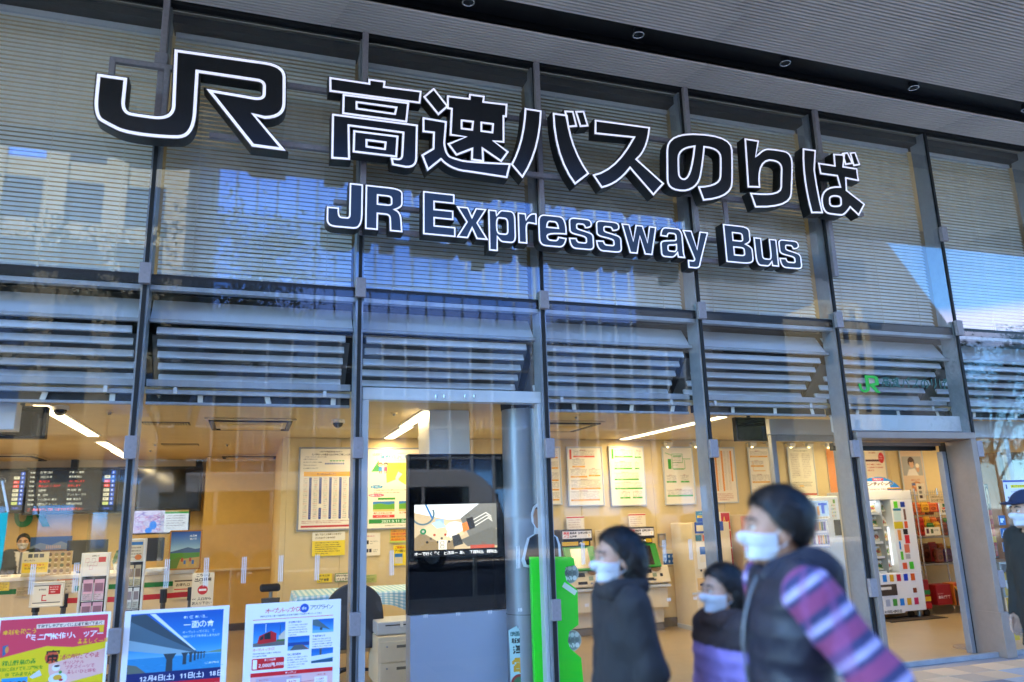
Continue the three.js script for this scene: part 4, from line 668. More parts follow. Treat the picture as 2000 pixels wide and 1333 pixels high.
// ---------------------------------------------------------------- display bay between the second and third mullion
{
  const z = -0.06, g = thing('door_frame', 'thick silver frame with a broad header in the display bay', 'door frame', [0, 0, 0]);
  part('header', rb(1.69, 3.27, 2.505, 2.61, -0.16, -0.05, 0.006), M.aluMatt, g); part('jamb', rb(1.69, 1.745, 0.05, 2.505, -0.15, -0.055, 0.006), M.aluMatt, g); part('jamb', rb(3.235, 3.27, 0.05, 2.505, -0.15, -0.055, 0.006), M.aluMatt, g);
  for (const u of [851, 867, 908, 925]) { const p = at(u, 775, -0.05); part('hook', [cyl(p.x, p.y - 0.012, p.y + 0.012, -0.042, 0.008), new THREE.SphereGeometry(0.009, 10, 8).translate(p.x, p.y - 0.014, -0.04).toNonIndexed()], M.chrome, g); }
}
{
  const z = -0.6, s = rect(797, 887, 990, 1190, z), g = thing('digital_signage', 'tall black display panel on a pale blue white stand', 'digital signage', [(s[0] + s[1]) / 2, 0, z]), w = (s[1] - s[0]) / 2;
  part('panel', rb(-w, w, s[2], s[3], -0.1, 0, 0.006), M.boardCase, g); part('panel_glass', plane(-w + 0.012, w - 0.012, s[2] + 0.01, s[3] - 0.01, 0.002), new THREE.MeshPhysicalMaterial({ color: '#04050a', roughness: 0.06, specularIntensity: 0.2 }), g);
  part('stand', rb(-w + 0.015, w + 0.02, 0, s[2] - 0.004, -0.16, 0.03, 0.006), std('#a4b1c6', 0.3), g);
  const v = rect(809, 987, 971, 1070, z), c = g.position.x;
  const draw = (k, W, H) => { // a driver's gloved hand at the controls
    box(k, '#c9b28c', 0, 0, W, H); poly(k, '#e9edf0', 0, 0, W, 0, W, 90, 250, 120, 0, 60); poly(k, '#8f7a58', 0, 250, 120, 150, 330, 210, 260, H, 0, H); poly(k, '#d8c49c', 30, 190, 190, 110, 330, 150, 360, 230, 200, 300);
    k.lineWidth = 12; k.strokeStyle = '#55707a'; k.beginPath(); k.arc(60, 70, 78, -0.4, 2.6); k.stroke(); k.strokeStyle = '#2f6fa8'; k.beginPath(); k.moveTo(80, 0); k.lineTo(130, 110); k.stroke(); disc(k, '#1c7a4a', 62, 200, 22); disc(k, '#b8b2a0', 62, 200, 10); for (let i = 0; i < 7; i++) disc(k, ['#2a2622', '#5a4a3a', '#b04020'][i % 3], 90 + i * 26, 280 - (i % 3) * 26, 9); box(k, '#e8e0cc', 170, 268, 60, 70); k.lineWidth = 3; k.strokeStyle = '#55503f'; k.strokeRect(186, 280, 24, 18); k.strokeRect(186, 308, 24, 18); box(k, '#9ab8d0', 150, 110, 60, 40);
    poly(k, '#b5d7ea', 120, 140, 180, 120, 230, 170, 160, 180); poly(k, '#77756c', 330, 110, 470, 0, W, 0, W, 190, 400, 260); poly(k, '#6a685e', 330, 270, 560, 180, W, 200, W, 320, 380, 320); box(k, '#b5523c', 400, 312, 180, 30); for (let i = 0; i < 3; i++) { k.strokeStyle = '#efe9da'; k.lineWidth = 7; k.beginPath(); k.moveTo(392 + i * 14, 140 + i * 20); k.lineTo(520 + i * 8, 70 + i * 20); k.lineTo(560 + i * 4, 100 + i * 18); k.stroke(); }
    disc(k, '#f4efe8', 290, 175, 66, 44); poly(k, '#e8823c', 340, 150, 388, 130, 400, 190, 350, 215); poly(k, '#2d2823', 372, 112, 420, 100, 440, 180, 396, 196); for (let i = 0; i < 4; i++) { k.strokeStyle = '#efe8de'; k.lineWidth = 17; k.lineCap = 'round'; k.beginPath(); k.moveTo(250 + i * 14, 190); k.lineTo(236 + i * 22, 236 + i * 8); k.stroke(); } k.lineCap = 'butt'; poly(k, '#3a3a38', 268, 240, 320, 225, 350, 300, 280, 320);
    box(k, '#0a0a0c', 0, 338, W, H - 338); jt(k, 'オーで行く『くるっと海京一周年』  下館新出、上館新出、日海席', 0, 350, 26, '#ffffff', 0.14);
  };
  part('video', plane(v[0] - c, v[1] - c, v[2] - 0.06, v[3], 0.005), screenMat(600, 390, draw, 1.5), g);
  const q = rect(838, 780, 918, 887, -0.95), pl = thing('square_pillar', 'pale blue white square pillar behind the black display', 'pillar', [(q[0] + q[1]) / 2, 0, -1.2]), pw = (q[1] - q[0]) / 2; part('shaft', rb(-pw, pw, 0.0, 2.56, -0.25, 0.25, 0.006), M.whiteGloss, pl);
  const rc = at(1008, 1000, -0.55), col = thing('round_column', 'polished silver round column right of the black display', 'column', [rc.x + 0.02, 0, -0.42]); part('shaft', cyl(0, 0.0, 2.5, 0, 0.172, 48), std('#8d9299', 0.45, 0.6), col); part('collar', cyl(0, 2.49, 2.56, 0, 0.178, 48), M.dark, col); part('joint', cyl(0, 0.7, 0.704, 0, 0.1735, 48), M.dark, col);
}
{ // promotional standee: a train front cut-out, a figure and a film title
  const z = -0.2, g = thing('cutout_standee', 'bright green train shaped cardboard standee with a dark uniformed figure', 'standee', [0, 0, z]);
  const P = (u, v) => { const p = at(u, v, z); return [p.x, p.y]; }, sh = (...l) => { const s = new THREE.Shape(); l.forEach(([u, v], i) => { const p = P(u, v); i ? s.lineTo(...p) : s.moveTo(...p); }); s.closePath(); return s; };
  const low = (u) => { const x = P(u, 1200)[0]; return x; };
  const s1 = new THREE.Shape(), y0 = 0.02; [[1033, 1088], [1112, 1088], [1117, 1092], [1119, 1104], [1101, 1108], [1099, 1120], [1103, 1135], [1124, 1152], [1126, 1220], [1108, 1233], [1105, 1252], [1110, 1266], [1131, 1284]].forEach(([u, v], i) => { const p = P(u, v); i ? s1.lineTo(...p) : s1.moveTo(...p); }); s1.lineTo(P(1135, 1290)[0], y0); s1.lineTo(P(1040, 1300)[0], y0); s1.closePath();
  part('train_front', extrude(s1, 0, 0.05, 0.004), M.lime, g);
  for (const [u, v] of [[1113, 1121], [1118, 1252]]) { const [x, y] = P(u, v), m = part('headlight', new THREE.CylinderGeometry(0.085, 0.085, 0.02, 32).rotateX(Math.PI / 2).translate(x, y, -0.012), M.headPrint ??= printMat(128, 128, (c, w, h) => { box(c, '#c8cbb8', 0, 0, w, h); disc(c, '#8f9a94', 64, 64, 60); for (let i = 0; i < 9; i++) disc(c, ['#c9d2cc', '#6e7a74', '#e8ece6'][i % 3], 30 + (i % 3) * 32, 30 + Math.floor(i / 3) * 32, 15); c.strokeStyle = '#5a6a60'; c.lineWidth = 4; c.beginPath(); c.moveTo(10, 100); c.lineTo(110, 60); c.stroke(); }), g); part('lens', new THREE.SphereGeometry(0.09, 24, 8, 0, 7, 0, 0.9).scale(1, 0.35, 1).rotateX(Math.PI / 2).translate(x, y, -0.03), M.clear, m); }
  const band = part('name_strip', rb(-0.07, 0.07, -0.022, 0.022, 0.052, 0.056, 0.002, 1), printMat(160, 52, (c, w, h) => { box(c, '#dff5df', 0, 0, w, h); jt(c, 'ひらく京電', 6, 10, 30, '#1b6a2a', 0.15); }), g, [P(1108, 1150)[0], P(1108, 1150)[1], 0]); band.rotation.z = -0.6;
  const tx = [[945, 0], [0, 0]];
  // figure board
  const fig = [[1045, 990], [1052, 984], [1068, 986], [1078, 995], [1079, 1010], [1076, 1030], [1080, 1042], [1092, 1050], [1097, 1065], [1099, 1092], [1036, 1110], [1026, 1108], [1022, 1096], [1028, 1070], [1033, 1052], [1046, 1044], [1048, 1030], [1042, 1020], [1041, 1004]];
  const c = [1060, 1048], gr = (k) => fig.map(([u, v]) => [c[0] + (u - c[0]) * k, c[1] + (v - c[1]) * k]);
  part('figure_border', extrude(sh(...fig), -0.05, -0.03), std('#dfe6ee', 0.6), g);
  const inn = fig.map(([u, v]) => [c[0] + (u - c[0]) * 0.86, c[1] + (v - c[1]) * 0.93]);
  part('uniform', extrude(sh(...inn.filter(([u, v]) => v > 1040)), -0.029, -0.024), std('#14161f', 0.7), g);
  part('figure_head', extrude(sh(...inn.filter(([u, v]) => v <= 1044)), -0.029, -0.025), std('#b98a70', 0.7), g); part('cap', extrude(sh(...inn.filter(([u, v]) => v <= 1006)), -0.0245, -0.02), std('#15171f', 0.7), g);
  // pale blue side board with the film title
  const tb = part('title_board', extrude(sh([1000, 1235], [1016, 1226], [1019, 1232], [1042, 1170], [1046, 1400], [1010, 1400]), -0.1, -0.09), std('#bfe0e0', 0.6), g);
  const q = rect(1001, 1236, 1052, 1345, z), pm = new THREE.MeshStandardMaterial({ map: canvas(160, 340, (k, w, h) => { box(k, '#bfe0e0', 0, 0, w, h); jt(k, '映画', 8, 4, 30, '#2a5a5a', 0.13); jt(k, '新速山発の', 14, 44, 34, '#1d2420', 0.17); jt(k, '海身の', 22, 88, 52, '#1d2420', 0.18); jt(k, '電車', 16, 156, 96, '#e8a81a', 0.17); disc(k, '#a03028', 60, 310, 56, 50); disc(k, '#3c7a50', 60, 316, 42, 40); }), roughness: 0.6 });
  part('title_print', plane(q[0], q[1], q[2], q[3], -0.088), pm, tb);
}
{ // things on and above the ticket counter
  const y = 1.021, z = -4.4;
  for (const [x, t] of [[-0.98, 'right of the clerk'], [-0.35, 'near the mountain poster']]) { const g = thing('counter_monitor', 'dark computer monitor seen from behind on the ticket counter, ' + t, 'monitor', [x, y, z - 0.05], rr(-0.2, 0.2)); part('foot', rb(-0.1, 0.1, 0, 0.015, -0.07, 0.07, 0.004), M.black, g); part('neck', cyl(0, 0.015, 0.12, 0, 0.02), M.black, g); part('case', rb(-0.22, 0.22, 0.1, 0.38, -0.02, 0.02, 0.01), M.dark, g); }
  for (const [x, t] of [[-0.72, 'left one'], [0.06, 'right one']]) { const g = thing('acrylic_screen', 'clear acrylic screen standing on the ticket counter, ' + t, 'screen', [x, y, -4.22]); part('sheet', bx(-0.24, 0.24, 0.02, 0.7, -0.0015, 0.0015), M.clear, g); for (const s of [-0.18, 0.18]) part('foot', rb(s - 0.03, s + 0.03, 0, 0.02, -0.08, 0.08, 0.004), M.whiteGloss, g); }
  { const g = thing('potted_plant', 'small green pot plant on the ticket counter', 'plant', [-0.62, y, -4.36]); part('pot', new THREE.CylinderGeometry(0.055, 0.042, 0.09, 18).translate(0, 0.045, 0), M.whiteGloss, g); for (let i = 0; i < 16; i++) { const a = i * 2.4, m = part('leaf', leafG, M.plantLeaf ??= std('#2f6a24', 0.6, 0, { side: THREE.DoubleSide }), g, [Math.cos(a) * 0.04, 0.13 + (i % 4) * 0.03, Math.sin(a) * 0.04]); m.scale.setScalar(0.12); m.rotation.set(rr(-0.8, 0.8), a, rr(-0.9, 0.9)); } }
  for (const [x, c, t] of [[-1.42, '#e6d8a0', 'pale yellow'], [-0.16, '#dfe6ee', 'pale blue']]) { const g = thing('paper_stack', t + ' stack of papers on the ticket counter', 'papers', [x, y, -4.12], rr(-0.4, 0.4)); for (let i = 0; i < 4; i++) part('sheet', bx(-0.105, 0.105, i * 0.008, i * 0.008 + 0.007, -0.15, 0.15), std(c, 0.8), g).rotation.y = rr(-0.06, 0.06); }
  board('blue_photo_poster', 'wide blue landscape picture on the far wall behind the clerk', 'poster', rect(60, 1050, 139, 1073, -7.15), -7.15, printMat(260, 80, (c, w, h) => { box(c, '#3a5fa8', 0, 0, w, h); poly(c, '#7f93b0', 0, 60, 60, 36, 130, 52, 190, 30, 260, 56, 260, 80, 0, 80); for (let i = 0; i < 8; i++) box(c, '#c9b0a0', 100 + i * 12, 54, 7, 20); }), { t: 0.01 });
  board('orange_card', 'orange and white card on the counter front', 'notice', rect(106, 1124, 144, 1156, -4.18), -4.18, printMat(140, 120, (c, w, h) => { box(c, '#e8dcc0', 0, 0, w, h); box(c, '#e07a24', 20, 10, w - 20, 30); lines(c, 60, 56, 74, 3, 20, '#6a5a48', 11); }), { t: 0.006 });
  board('counter_card', 'yellow printed card hanging on the counter at the left edge', 'notice', rect(-10, 1124, 17, 1154, -4.18), -4.18, printMat(100, 110, noteDraw('#e8cf2e', '#ece4d0', '#5a4a20')), { t: 0.006 });
  board('lost_property_notice', 'pale notice with red lines on the counter front beside the no entry sign', 'notice', rect(338, 1133, 376, 1170, -4.18), -4.18, printMat(140, 140, (c, w, h) => { box(c, '#dccfae', 0, 0, w, h); box(c, '#5a4a40', 10, 6, w - 20, 10); jt(c, 'お席れ口', 20, 26, 24, '#4a3a30'); box(c, '#c83a30', 10, 66, w - 20, 8); lines(c, 16, 86, w - 30, 3, 16, '#8a6a58', 9); }), { t: 0.006 });
  board('grey_text_notice', 'faint grey notice on the counter front left of the guide sign', 'notice', rect(32, 1148, 58, 1164, -4.18), -4.18, printMat(100, 60, noteDraw('#cbb890', null, '#6a5a44')), { t: 0.006 });
}
// ---------------------------------------------------------------- timetable posters on the wall of the right half
const ttDraw = (tag1, blocks, seedHue) => (c, w, h) => {
  box(c, '#f3ead8', 0, 0, w, h); box(c, tag1, 14, 12, 18, 78);
  for (const [y, hh, col, x0 = 0.06, x1 = 0.94] of blocks) {
    const X0 = x0 * w, X1 = x1 * w, Y = y * h, H = hh * h; box(c, '#8a7a6c', X0, Y, X1 - X0, 2); jfill(c, X0 + (X1 - X0) * 0.3, Y - 9, (X1 - X0) * 0.3, 8, '#a05040');
    for (let x = X0 + 4; x < X1 - 6; x += 11) { box(c, '#b8ac9a', x, Y + 4, 1, H); for (let k = 0; k < H / 9 - 1; k++) if (rnd() < 0.75) box(c, '#8d8478', x + 3, Y + 6 + k * 9, rr(3, 6), 4); }
    box(c, col, X0, Y + H, X1 - X0, 12); jfill(c, X0 + 20, Y + H + 2, (X1 - X0) * 0.4, 8, 'rgba(255,255,255,0.7)');
  }
};
const redHead = printMat(140, 120, (c, w, h) => { box(c, '#efe2cc', 0, 0, w, h); box(c, '#cf3030', 0, 6, w, 9); lines(c, 14, 26, 110, 5, 17, '#b08070', 8); });
const or = '#e8a21c', gr = '#3aa62a', rd = '#e0582a';
const framed = (u0, v0, u1, v1, label, draw, o = {}) => board('framed_poster', label, 'poster', rect(u0, v0, u1, v1, wz), wz, printMat(300, 450, draw), { frame: 0.02, group: 'framed posters along the back wall', frameMat: M.aluMatt, ...o });
framed(1040, 873, 1098, 987, 'framed timetable half hidden behind the right mullion of the display bay', ttDraw(rd, [[0.06, 0.1, or], [0.25, 0.1, or], [0.45, 0.12, or], [0.62, 0.12, or], [0.8, 0.12, or]]));
framed(1105, 873, 1181, 988, 'framed timetable with orange bars, first fully visible from the display bay', ttDraw(rd, [[0.05, 0.09, rd, 0.16, 0.8], [0.2, 0.12, or, 0.12, 0.5], [0.38, 0.12, or, 0.06, 0.55], [0.38, 0.1, or, 0.6, 0.95], [0.57, 0.14, or, 0.06, 0.94], [0.77, 0.14, or, 0.04, 0.9]]));
framed(1187, 872, 1263, 988, 'framed timetable with green bars, above the gap between the ticket machines', ttDraw(gr, [[0.05, 0.1, gr, 0.14, 0.7], [0.06, 0.1, gr, 0.75, 0.95], [0.26, 0.1, gr, 0.12, 0.66], [0.27, 0.09, gr, 0.74, 0.88], [0.45, 0.1, gr, 0.1, 0.84], [0.62, 0.09, gr, 0.1, 0.94], [0.78, 0.09, gr, 0.24, 0.55], [0.78, 0.09, gr, 0.62, 0.92]]));
framed(1291, 873, 1360, 986, 'framed poster with a branching green route diagram', (c, w, h) => { ttDraw('#f3ead8', [[0.5, 0.1, gr, 0.06, 0.4], [0.5, 0.1, gr, 0.55, 0.85], [0.76, 0.09, gr, 0.06, 0.94]])(c, w, h); c.strokeStyle = gr; c.lineWidth = 4; c.strokeRect(90, 50, 110, 70); c.beginPath(); c.moveTo(20, 40); c.lineTo(90, 60); c.moveTo(200, 90); c.lineTo(280, 90); c.moveTo(90, 120); c.lineTo(90, 170); c.lineTo(220, 170); c.lineTo(220, 100); c.stroke(); box(c, gr, 44, 90, 34, 82); box(c, gr, 100, 62, 90, 9); box(c, gr, 100, 168, 110, 9); lines(c, 100, 76, 90, 4, 20, '#998', 8); });
framed(1388, 874, 1443, 983, 'framed poster with tall orange columns behind the mullion', (c, w, h) => { box(c, '#f5e6d0', 0, 0, w, h); for (const x of [20, 110, 240]) { box(c, '#ef9a3a', x, 20, 26, x === 240 ? 260 : 340); } for (let k = 0; k < 30; k++) for (const x of [56, 150, 200]) jfill(c, x, 24 + k * 11, 34, 6, '#b89a80'); lines(c, 20, 380, 260, 4, 16, '#c07050', 9); });
framed(1458, 874, 1512, 983, 'framed orange route poster above the walking man', (c, w, h) => { ttDraw('#f5e6d0', [[0.06, 0.08, or], [0.24, 0.08, or, 0.06, 0.7], [0.5, 0.12, or], [0.78, 0.1, or]])(c, w, h); c.strokeStyle = or; c.lineWidth = 5; c.beginPath(); c.moveTo(50, 110); c.lineTo(50, 190); c.lineTo(230, 190); c.stroke(); });
framed(1535, 874, 1598, 971, 'framed pale text notice in the inner door opening', (c, w, h) => { box(c, '#efe6d0', 0, 0, w, h); jfill(c, 70, 18, 170, 12, '#665'); for (const x of [24, 160]) lines(c, x, 50, 110, 14, 17, '#877', 8); lines(c, 20, 320, 250, 4, 16, '#665', 9); box(c, '#efc070', 100, 350, 50, 16); box(c, '#c84a3a', 0, h - 22, w, 16); });
board('orange_poster', 'plain orange poster on the wall beside the entrance mullion', 'panel', rect(1612, 877, 1646, 970, wz), wz, std('#d9832a', 0.7), { t: 0.01 });
framed(1684, 876, 1741, 988, 'framed poster with a red round badge and two bullet train pictures', (c, w, h) => { box(c, '#f3e6d2', 0, 0, w, h); jfill(c, 60, 22, 120, 12, '#c08060'); box(c, '#4a1f2a', 0, 84, 220, 16); disc(c, '#d8202a', 250, 70, 44); jfill(c, 222, 52, 56, 12, '#fff'); jfill(c, 222, 72, 56, 12, '#fff'); lines(c, 16, 118, 260, 3, 24, '#c05040', 13); poly(c, '#5a2a22', 110, 260, 270, 232, 275, 268, 120, 278); poly(c, '#c9c2b8', 110, 300, 275, 310, 275, 340, 120, 345); poly(c, '#5a2a22', 100, 360, 275, 335, 280, 380, 110, 390); });
framed(1753, 875, 1812, 968, 'framed portrait poster of a person in a white shirt above a bread picture', (c, w, h) => { box(c, '#dcc2a2', 0, 0, w, h); box(c, '#a9a9a4', 14, 76, w - 28, 190); disc(c, '#4a3024', 140, 130, 46, 50); disc(c, '#d9ac88', 142, 150, 32, 42); disc(c, '#4a3024', 138, 112, 40, 22); poly(c, '#e9e2d8', 60, 266, 96, 205, 180, 195, 226, 266); disc(c, '#d2a07a', 222, 200, 22, 34); disc(c, '#f2e6cc', 222, 168, 26, 22); disc(c, '#c07a48', 180, 375, 76, 50); disc(c, '#e0a878', 170, 360, 46, 24); jfill(c, 110, 300, 130, 20, '#c05a48'); box(c, '#5a6aa0', 108, 340, 50, 24); });
// clip lamps over the posters
for (const [u, v, t] of [[1305, 868, 'over the branching green poster'], [1360, 868, 'beside the branching green poster'], [1470, 868, 'over the orange route poster'], [1505, 868, 'right of the orange route poster'], [1546, 869, 'over the pale text notice'], [1581, 869, 'right of the pale text notice'], [1619, 870, 'over the plain orange poster'], [1685, 868, 'over the bullet train poster'], [1722, 871, 'right of the bullet train poster'], [1757, 871, 'over the portrait poster']]) {
  const p = at(u, v, -3.42), g = thing('clip_lamp', 'small clip lamp ' + t, 'lamp', [p.x, p.y, -3.42], 0, 'clip lamps over the framed posters');
  part('arm', bar(V(0, 0.03, -0.17), V(0, 0.02, 0), 0.006), M.steel, g); const hd = part('head', rb(-0.055, 0.055, -0.03, 0.035, -0.03, 0.03, 0.008), M.tape, g); hd.rotation.x = 0.5; part('glow', new THREE.SphereGeometry(0.018, 12, 8).translate(0.0, -0.034, -0.014), emis('#ffdf9a', 3), g);
}
// ---------------------------------------------------------------- ticket machines in the wall
function ticketMachine(label, u0, u1, v0, on, notice) {
  const z = -3.3, a = at(u0, v0, z), b = at(u1, v0 - 2, z), w = (b.x - a.x) / 2, top = a.y, g = thing('ticket_machine', label, 'ticket machine', [(a.x + b.x) / 2, 0, z], 0, undefined);
  part('cabinet', rb(-w - 0.06, w + 0.1, 0.1, 0.6, -0.28, -0.06, 0.01), M.cream, g); part('plinth', rb(-w - 0.06, w + 0.1, 0, 0.098, -0.27, -0.08, 0.004), std('#7b6f5b', 0.6), g);
  const hd = part('sign_box', rb(-w, w, top - 0.15, top, -0.25, 0.01, 0.008), std('#23232c', 0.4), g);
  part('print', plane(-w + 0.012, w - 0.012, top - 0.115, top - 0.02, 0.0115), M.machineHead ??= printMat(256, 64, (c, W, H) => { box(c, '#e8e6f2', 0, 0, W, H); jt(c, '高速', 8, 4, 26, '#d83a4a', 0.14); jt(c, 'バス', 8, 32, 26, '#d83a4a', 0.14); jt(c, '高速席 日専口作いい', 62, 6, 21, '#2c2c40', 0.16); jt(c, '出発席', 62, 34, 21, '#2c2c40', 0.16); box(c, '#fff', 216, 26, 34, 32); jt(c, '?', 226, 28, 26, '#d86a3a'); }), hd);
  part('yellow_label', rb(-w + 0.01, w * 0.05, top - 0.205, top - 0.155, -0.02, 0.012, 0.003), std('#e0b414', 0.5), g); part('yellow_label', rb(w * 0.35, w * 0.75, top - 0.205, top - 0.155, -0.02, 0.012, 0.003), std('#e0b414', 0.5), g); part('camera_eye', new THREE.SphereGeometry(0.022, 14, 10).translate(w * 0.2, top - 0.18, 0.005), M.chrome, g);
  part('back_case', rb(-w, w, top - 0.48, top - 0.152, -0.25, -0.06, 0.008), std('#2a2a30', 0.5), g);
  const sc = part('screen_frame', rb(-w, w, -0.165, 0.165, -0.02, 0.014, 0.012, 3), M.green2 ??= std('#128a2a', 0.4), g, [0.02, top - 0.37, 0.04]); sc.rotation.x = -0.42;
  part('screen', plane(-w + 0.09, w - 0.1, -0.135, 0.13, 0.0155), on ? screenMat(160, 140, (c, W, H) => { const k = c.createLinearGradient(0, 0, W, 40); k.addColorStop(0, '#d8b888'); k.addColorStop(0.5, '#f5e2b0'); k.addColorStop(1, '#d2ae78'); c.fillStyle = k; c.fillRect(0, 0, W, H); }, 0.75) : std('#1d1512', 0.15), sc);
  const cn = part('console', rb(-w + 0.02, w + 0.12, -0.11, 0.12, -0.2, 0.02, 0.015, 3), M.cream, g, [0.02, top - 0.62, 0.08]); cn.rotation.x = -0.28;
  const slot = (x0, x1, y0, y1, m = M.black) => part('slot', rb(x0, x1, y0, y1, 0.018, 0.026, 0.003, 1), m, cn);
  slot(-w + 0.14, -w + 0.25, 0.02, 0.07); slot(-w + 0.14, -w + 0.27, -0.075, -0.04); slot(w - 0.14, w - 0.08, -0.03, 0.02, std('#8d9a84', 0.5)); slot(w - 0.03, w + 0.01, -0.03, 0.01);
  part('tray', new THREE.CylinderGeometry(0.075, 0.06, 0.03, 24).scale(1, 1, 0.55).rotateX(Math.PI / 2).translate(w - 0.08, 0.075, 0.02), std('#8a6a44', 0.5), cn);
  part('key', new THREE.CylinderGeometry(0.012, 0.012, 0.03, 12).rotateX(Math.PI / 2).translate(w - 0.12, -0.07, 0.03), M.chrome, cn);
  part('shelf', rb(-w - 0.02, w + 0.14, top - 0.78, top - 0.745, -0.2, 0.12, 0.008), M.aluMatt, g);
  part('lower_panel', rb(-w - 0.02, w + 0.12, 0.3, top - 0.79, -0.2, 0.05, 0.01), M.cream, g);
}
ticketMachine('ticket machine with green surround and lit beige screen', 1096, 1156, 1036, true);
ticketMachine('ticket machine with green surround and dark screen behind the walking woman', 1226, 1277, 1031, false);
board('machine_notice', 'pale notice with a red heading over the lit ticket machine', 'notice', rect(1106, 1009, 1142, 1040, wz + 0.02), wz + 0.02, redHead, { t: 0.004 });
board('machine_notice', 'pale notice with a red heading over the dark ticket machine', 'notice', rect(1227, 1004, 1262, 1032, wz + 0.02), wz + 0.02, redHead, { t: 0.004 });
board('text_notice', 'pale text notice between the two ticket machines', 'notice', rect(1162, 1036, 1185, 1068, wz + 0.02), wz + 0.02, printMat(90, 120, noteDraw('#e2d2b4', null, '#a08a70')), { t: 0.003 });
board('wall_hatch', 'small beige service hatch right of the dark ticket machine', 'hatch', rect(1284, 1043, 1301, 1068, wz), wz, std('#a8946c', 0.6), { frame: 0.012, t: 0.008 });
board('sticker_sheet', 'white card with blue pictogram stickers right of the dark ticket machine', 'notice', rect(1293, 1075, 1320, 1104, wz), wz, printMat(110, 120, (c, w, h) => { box(c, '#e6dcc0', 0, 0, w, h); box(c, '#1d5fb4', 4, 30, w - 8, 84); for (let i = 0; i < 6; i++) { disc(c, '#cfe0f5', 22 + (i % 3) * 34, 52 + Math.floor(i / 3) * 38, 8, 11); } }), { t: 0.004 });
{ // cash machine, red panel and photo machine
  const z = -2.95, a = at(1350, 1022, z), b = at(1424, 1020, z), w = (b.x - a.x) / 2, g = thing('cash_machine', 'tall cream machine with blue labels behind the walking child', 'machine', [(a.x + b.x) / 2, 0, z]);
  part('case', rb(-w, w, 0.02, a.y, -0.55, 0, 0.012), M.cream, g); part('base', rb(-w - 0.01, w + 0.01, 0, 0.06, -0.54, 0.012, 0.004), M.aluMatt, g);
  const P = (u, v) => { const p = at(u, v, z); return [p.x - g.position.x, p.y]; }, pl = (n, u0, v0, u1, v1, m, d = 0.012) => { const p = P(u0, v0), q = P(u1, v1); return part(n, rb(p[0], q[0], q[1], p[1], 0.0005, d, 0.003, 1), m, g); };
  M.blue = std('#1546a8', 0.5); pl('blue_label', 1356, 1021, 1380, 1042, M.blue); pl('card_print', 1359, 1027, 1377, 1038, printMat(80, 60, noteDraw('#e8dcb8', null, '#6a5a30')), 0.016); pl('blue_label', 1405, 1019, 1413, 1037, M.blue); pl('teal_label', 1358, 1046, 1370, 1057, std('#1c6f8a', 0.5)); pl('orange_label', 1372, 1046, 1382, 1057, std('#d86a34', 0.5));
  pl('panel', 1359, 1059, 1412, 1110, M.white, 0.008); pl('blue_sign', 1366, 1069, 1384, 1083, std('#1f6ac8', 0.5), 0.014); pl('print', 1367, 1087, 1386, 1098, printMat(100, 50, (c, W, H) => { box(c, '#e8e2d2', 0, 0, W, H); jfill(c, 6, 6, 80, 12, '#887'); jt(c, 'SEC BANK', 6, 22, 20, '#444'); }), 0.012);
  pl('card_slot', 1362, 1130, 1384, 1152, std('#d8b47a', 0.5)); pl('slot', 1367, 1141, 1379, 1144, M.black, 0.016); pl('lock', 1368, 1113, 1371, 1117, M.black); pl('seam', 1352, 1158.4, 1412, 1159, M.aluMatt, 0.003);
  const t = thing('topper_sign', 'blue and yellow sign plates standing on the cream machine', 'sign', [g.position.x, a.y, z]); const tp = P(1366, 999), tq = P(1406, 1021); part('plate', rb(tp[0], tq[0], 0.005, tp[1] - a.y, -0.1, -0.08, 0.004, 1), std('#1f7ab0', 0.5), t); part('print', plane(tp[0] + 0.01, tq[0] - 0.01, 0.01, tp[1] - a.y - 0.01, -0.0785), printMat(140, 120, (c, W, H) => { box(c, '#1f7ab0', 0, 0, W, H); jfill(c, 10, 12, 110, 20, '#d8ecf5'); box(c, '#f0d01c', 0, 44, W, 30); jfill(c, 12, 48, 110, 20, '#3a3a3a'); box(c, '#1546b8', 0, 76, W, 44); }), t); part('foot', bx(tp[0], tq[0], 0, 0.006, -0.14, -0.04), M.aluMatt, t);
}
{ // red panel
  const z = -3.3, r = rect(1404, 1001, 1436, 1150, z), g = board('red_banner_panel', 'narrow red panel with yellow characters right of the cream machine', 'sign', [r[0], r[1], 0.3, r[3]], z, printMat(120, 560, (c, w, h) => { box(c, '#efe0cc', 0, 0, w, h); for (let i = 0; i < 5; i++) { box(c, i < 3 ? '#c4171d' : '#a51219', 6, 6 + i * 112, w - 12, 106); } c.strokeStyle = '#f6c92a'; c.lineWidth = 8; c.beginPath(); c.moveTo(20, 86); c.lineTo(46, 34); c.lineTo(58, 70); c.lineTo(96, 62); c.lineTo(66, 104); c.stroke(); ['ご', '用', '席', '口'].forEach((t, i) => jt(c, t, 34, 132 + i * 112, 52, '#f6c92a', 0.13)); }), { t: 0.03 });
}
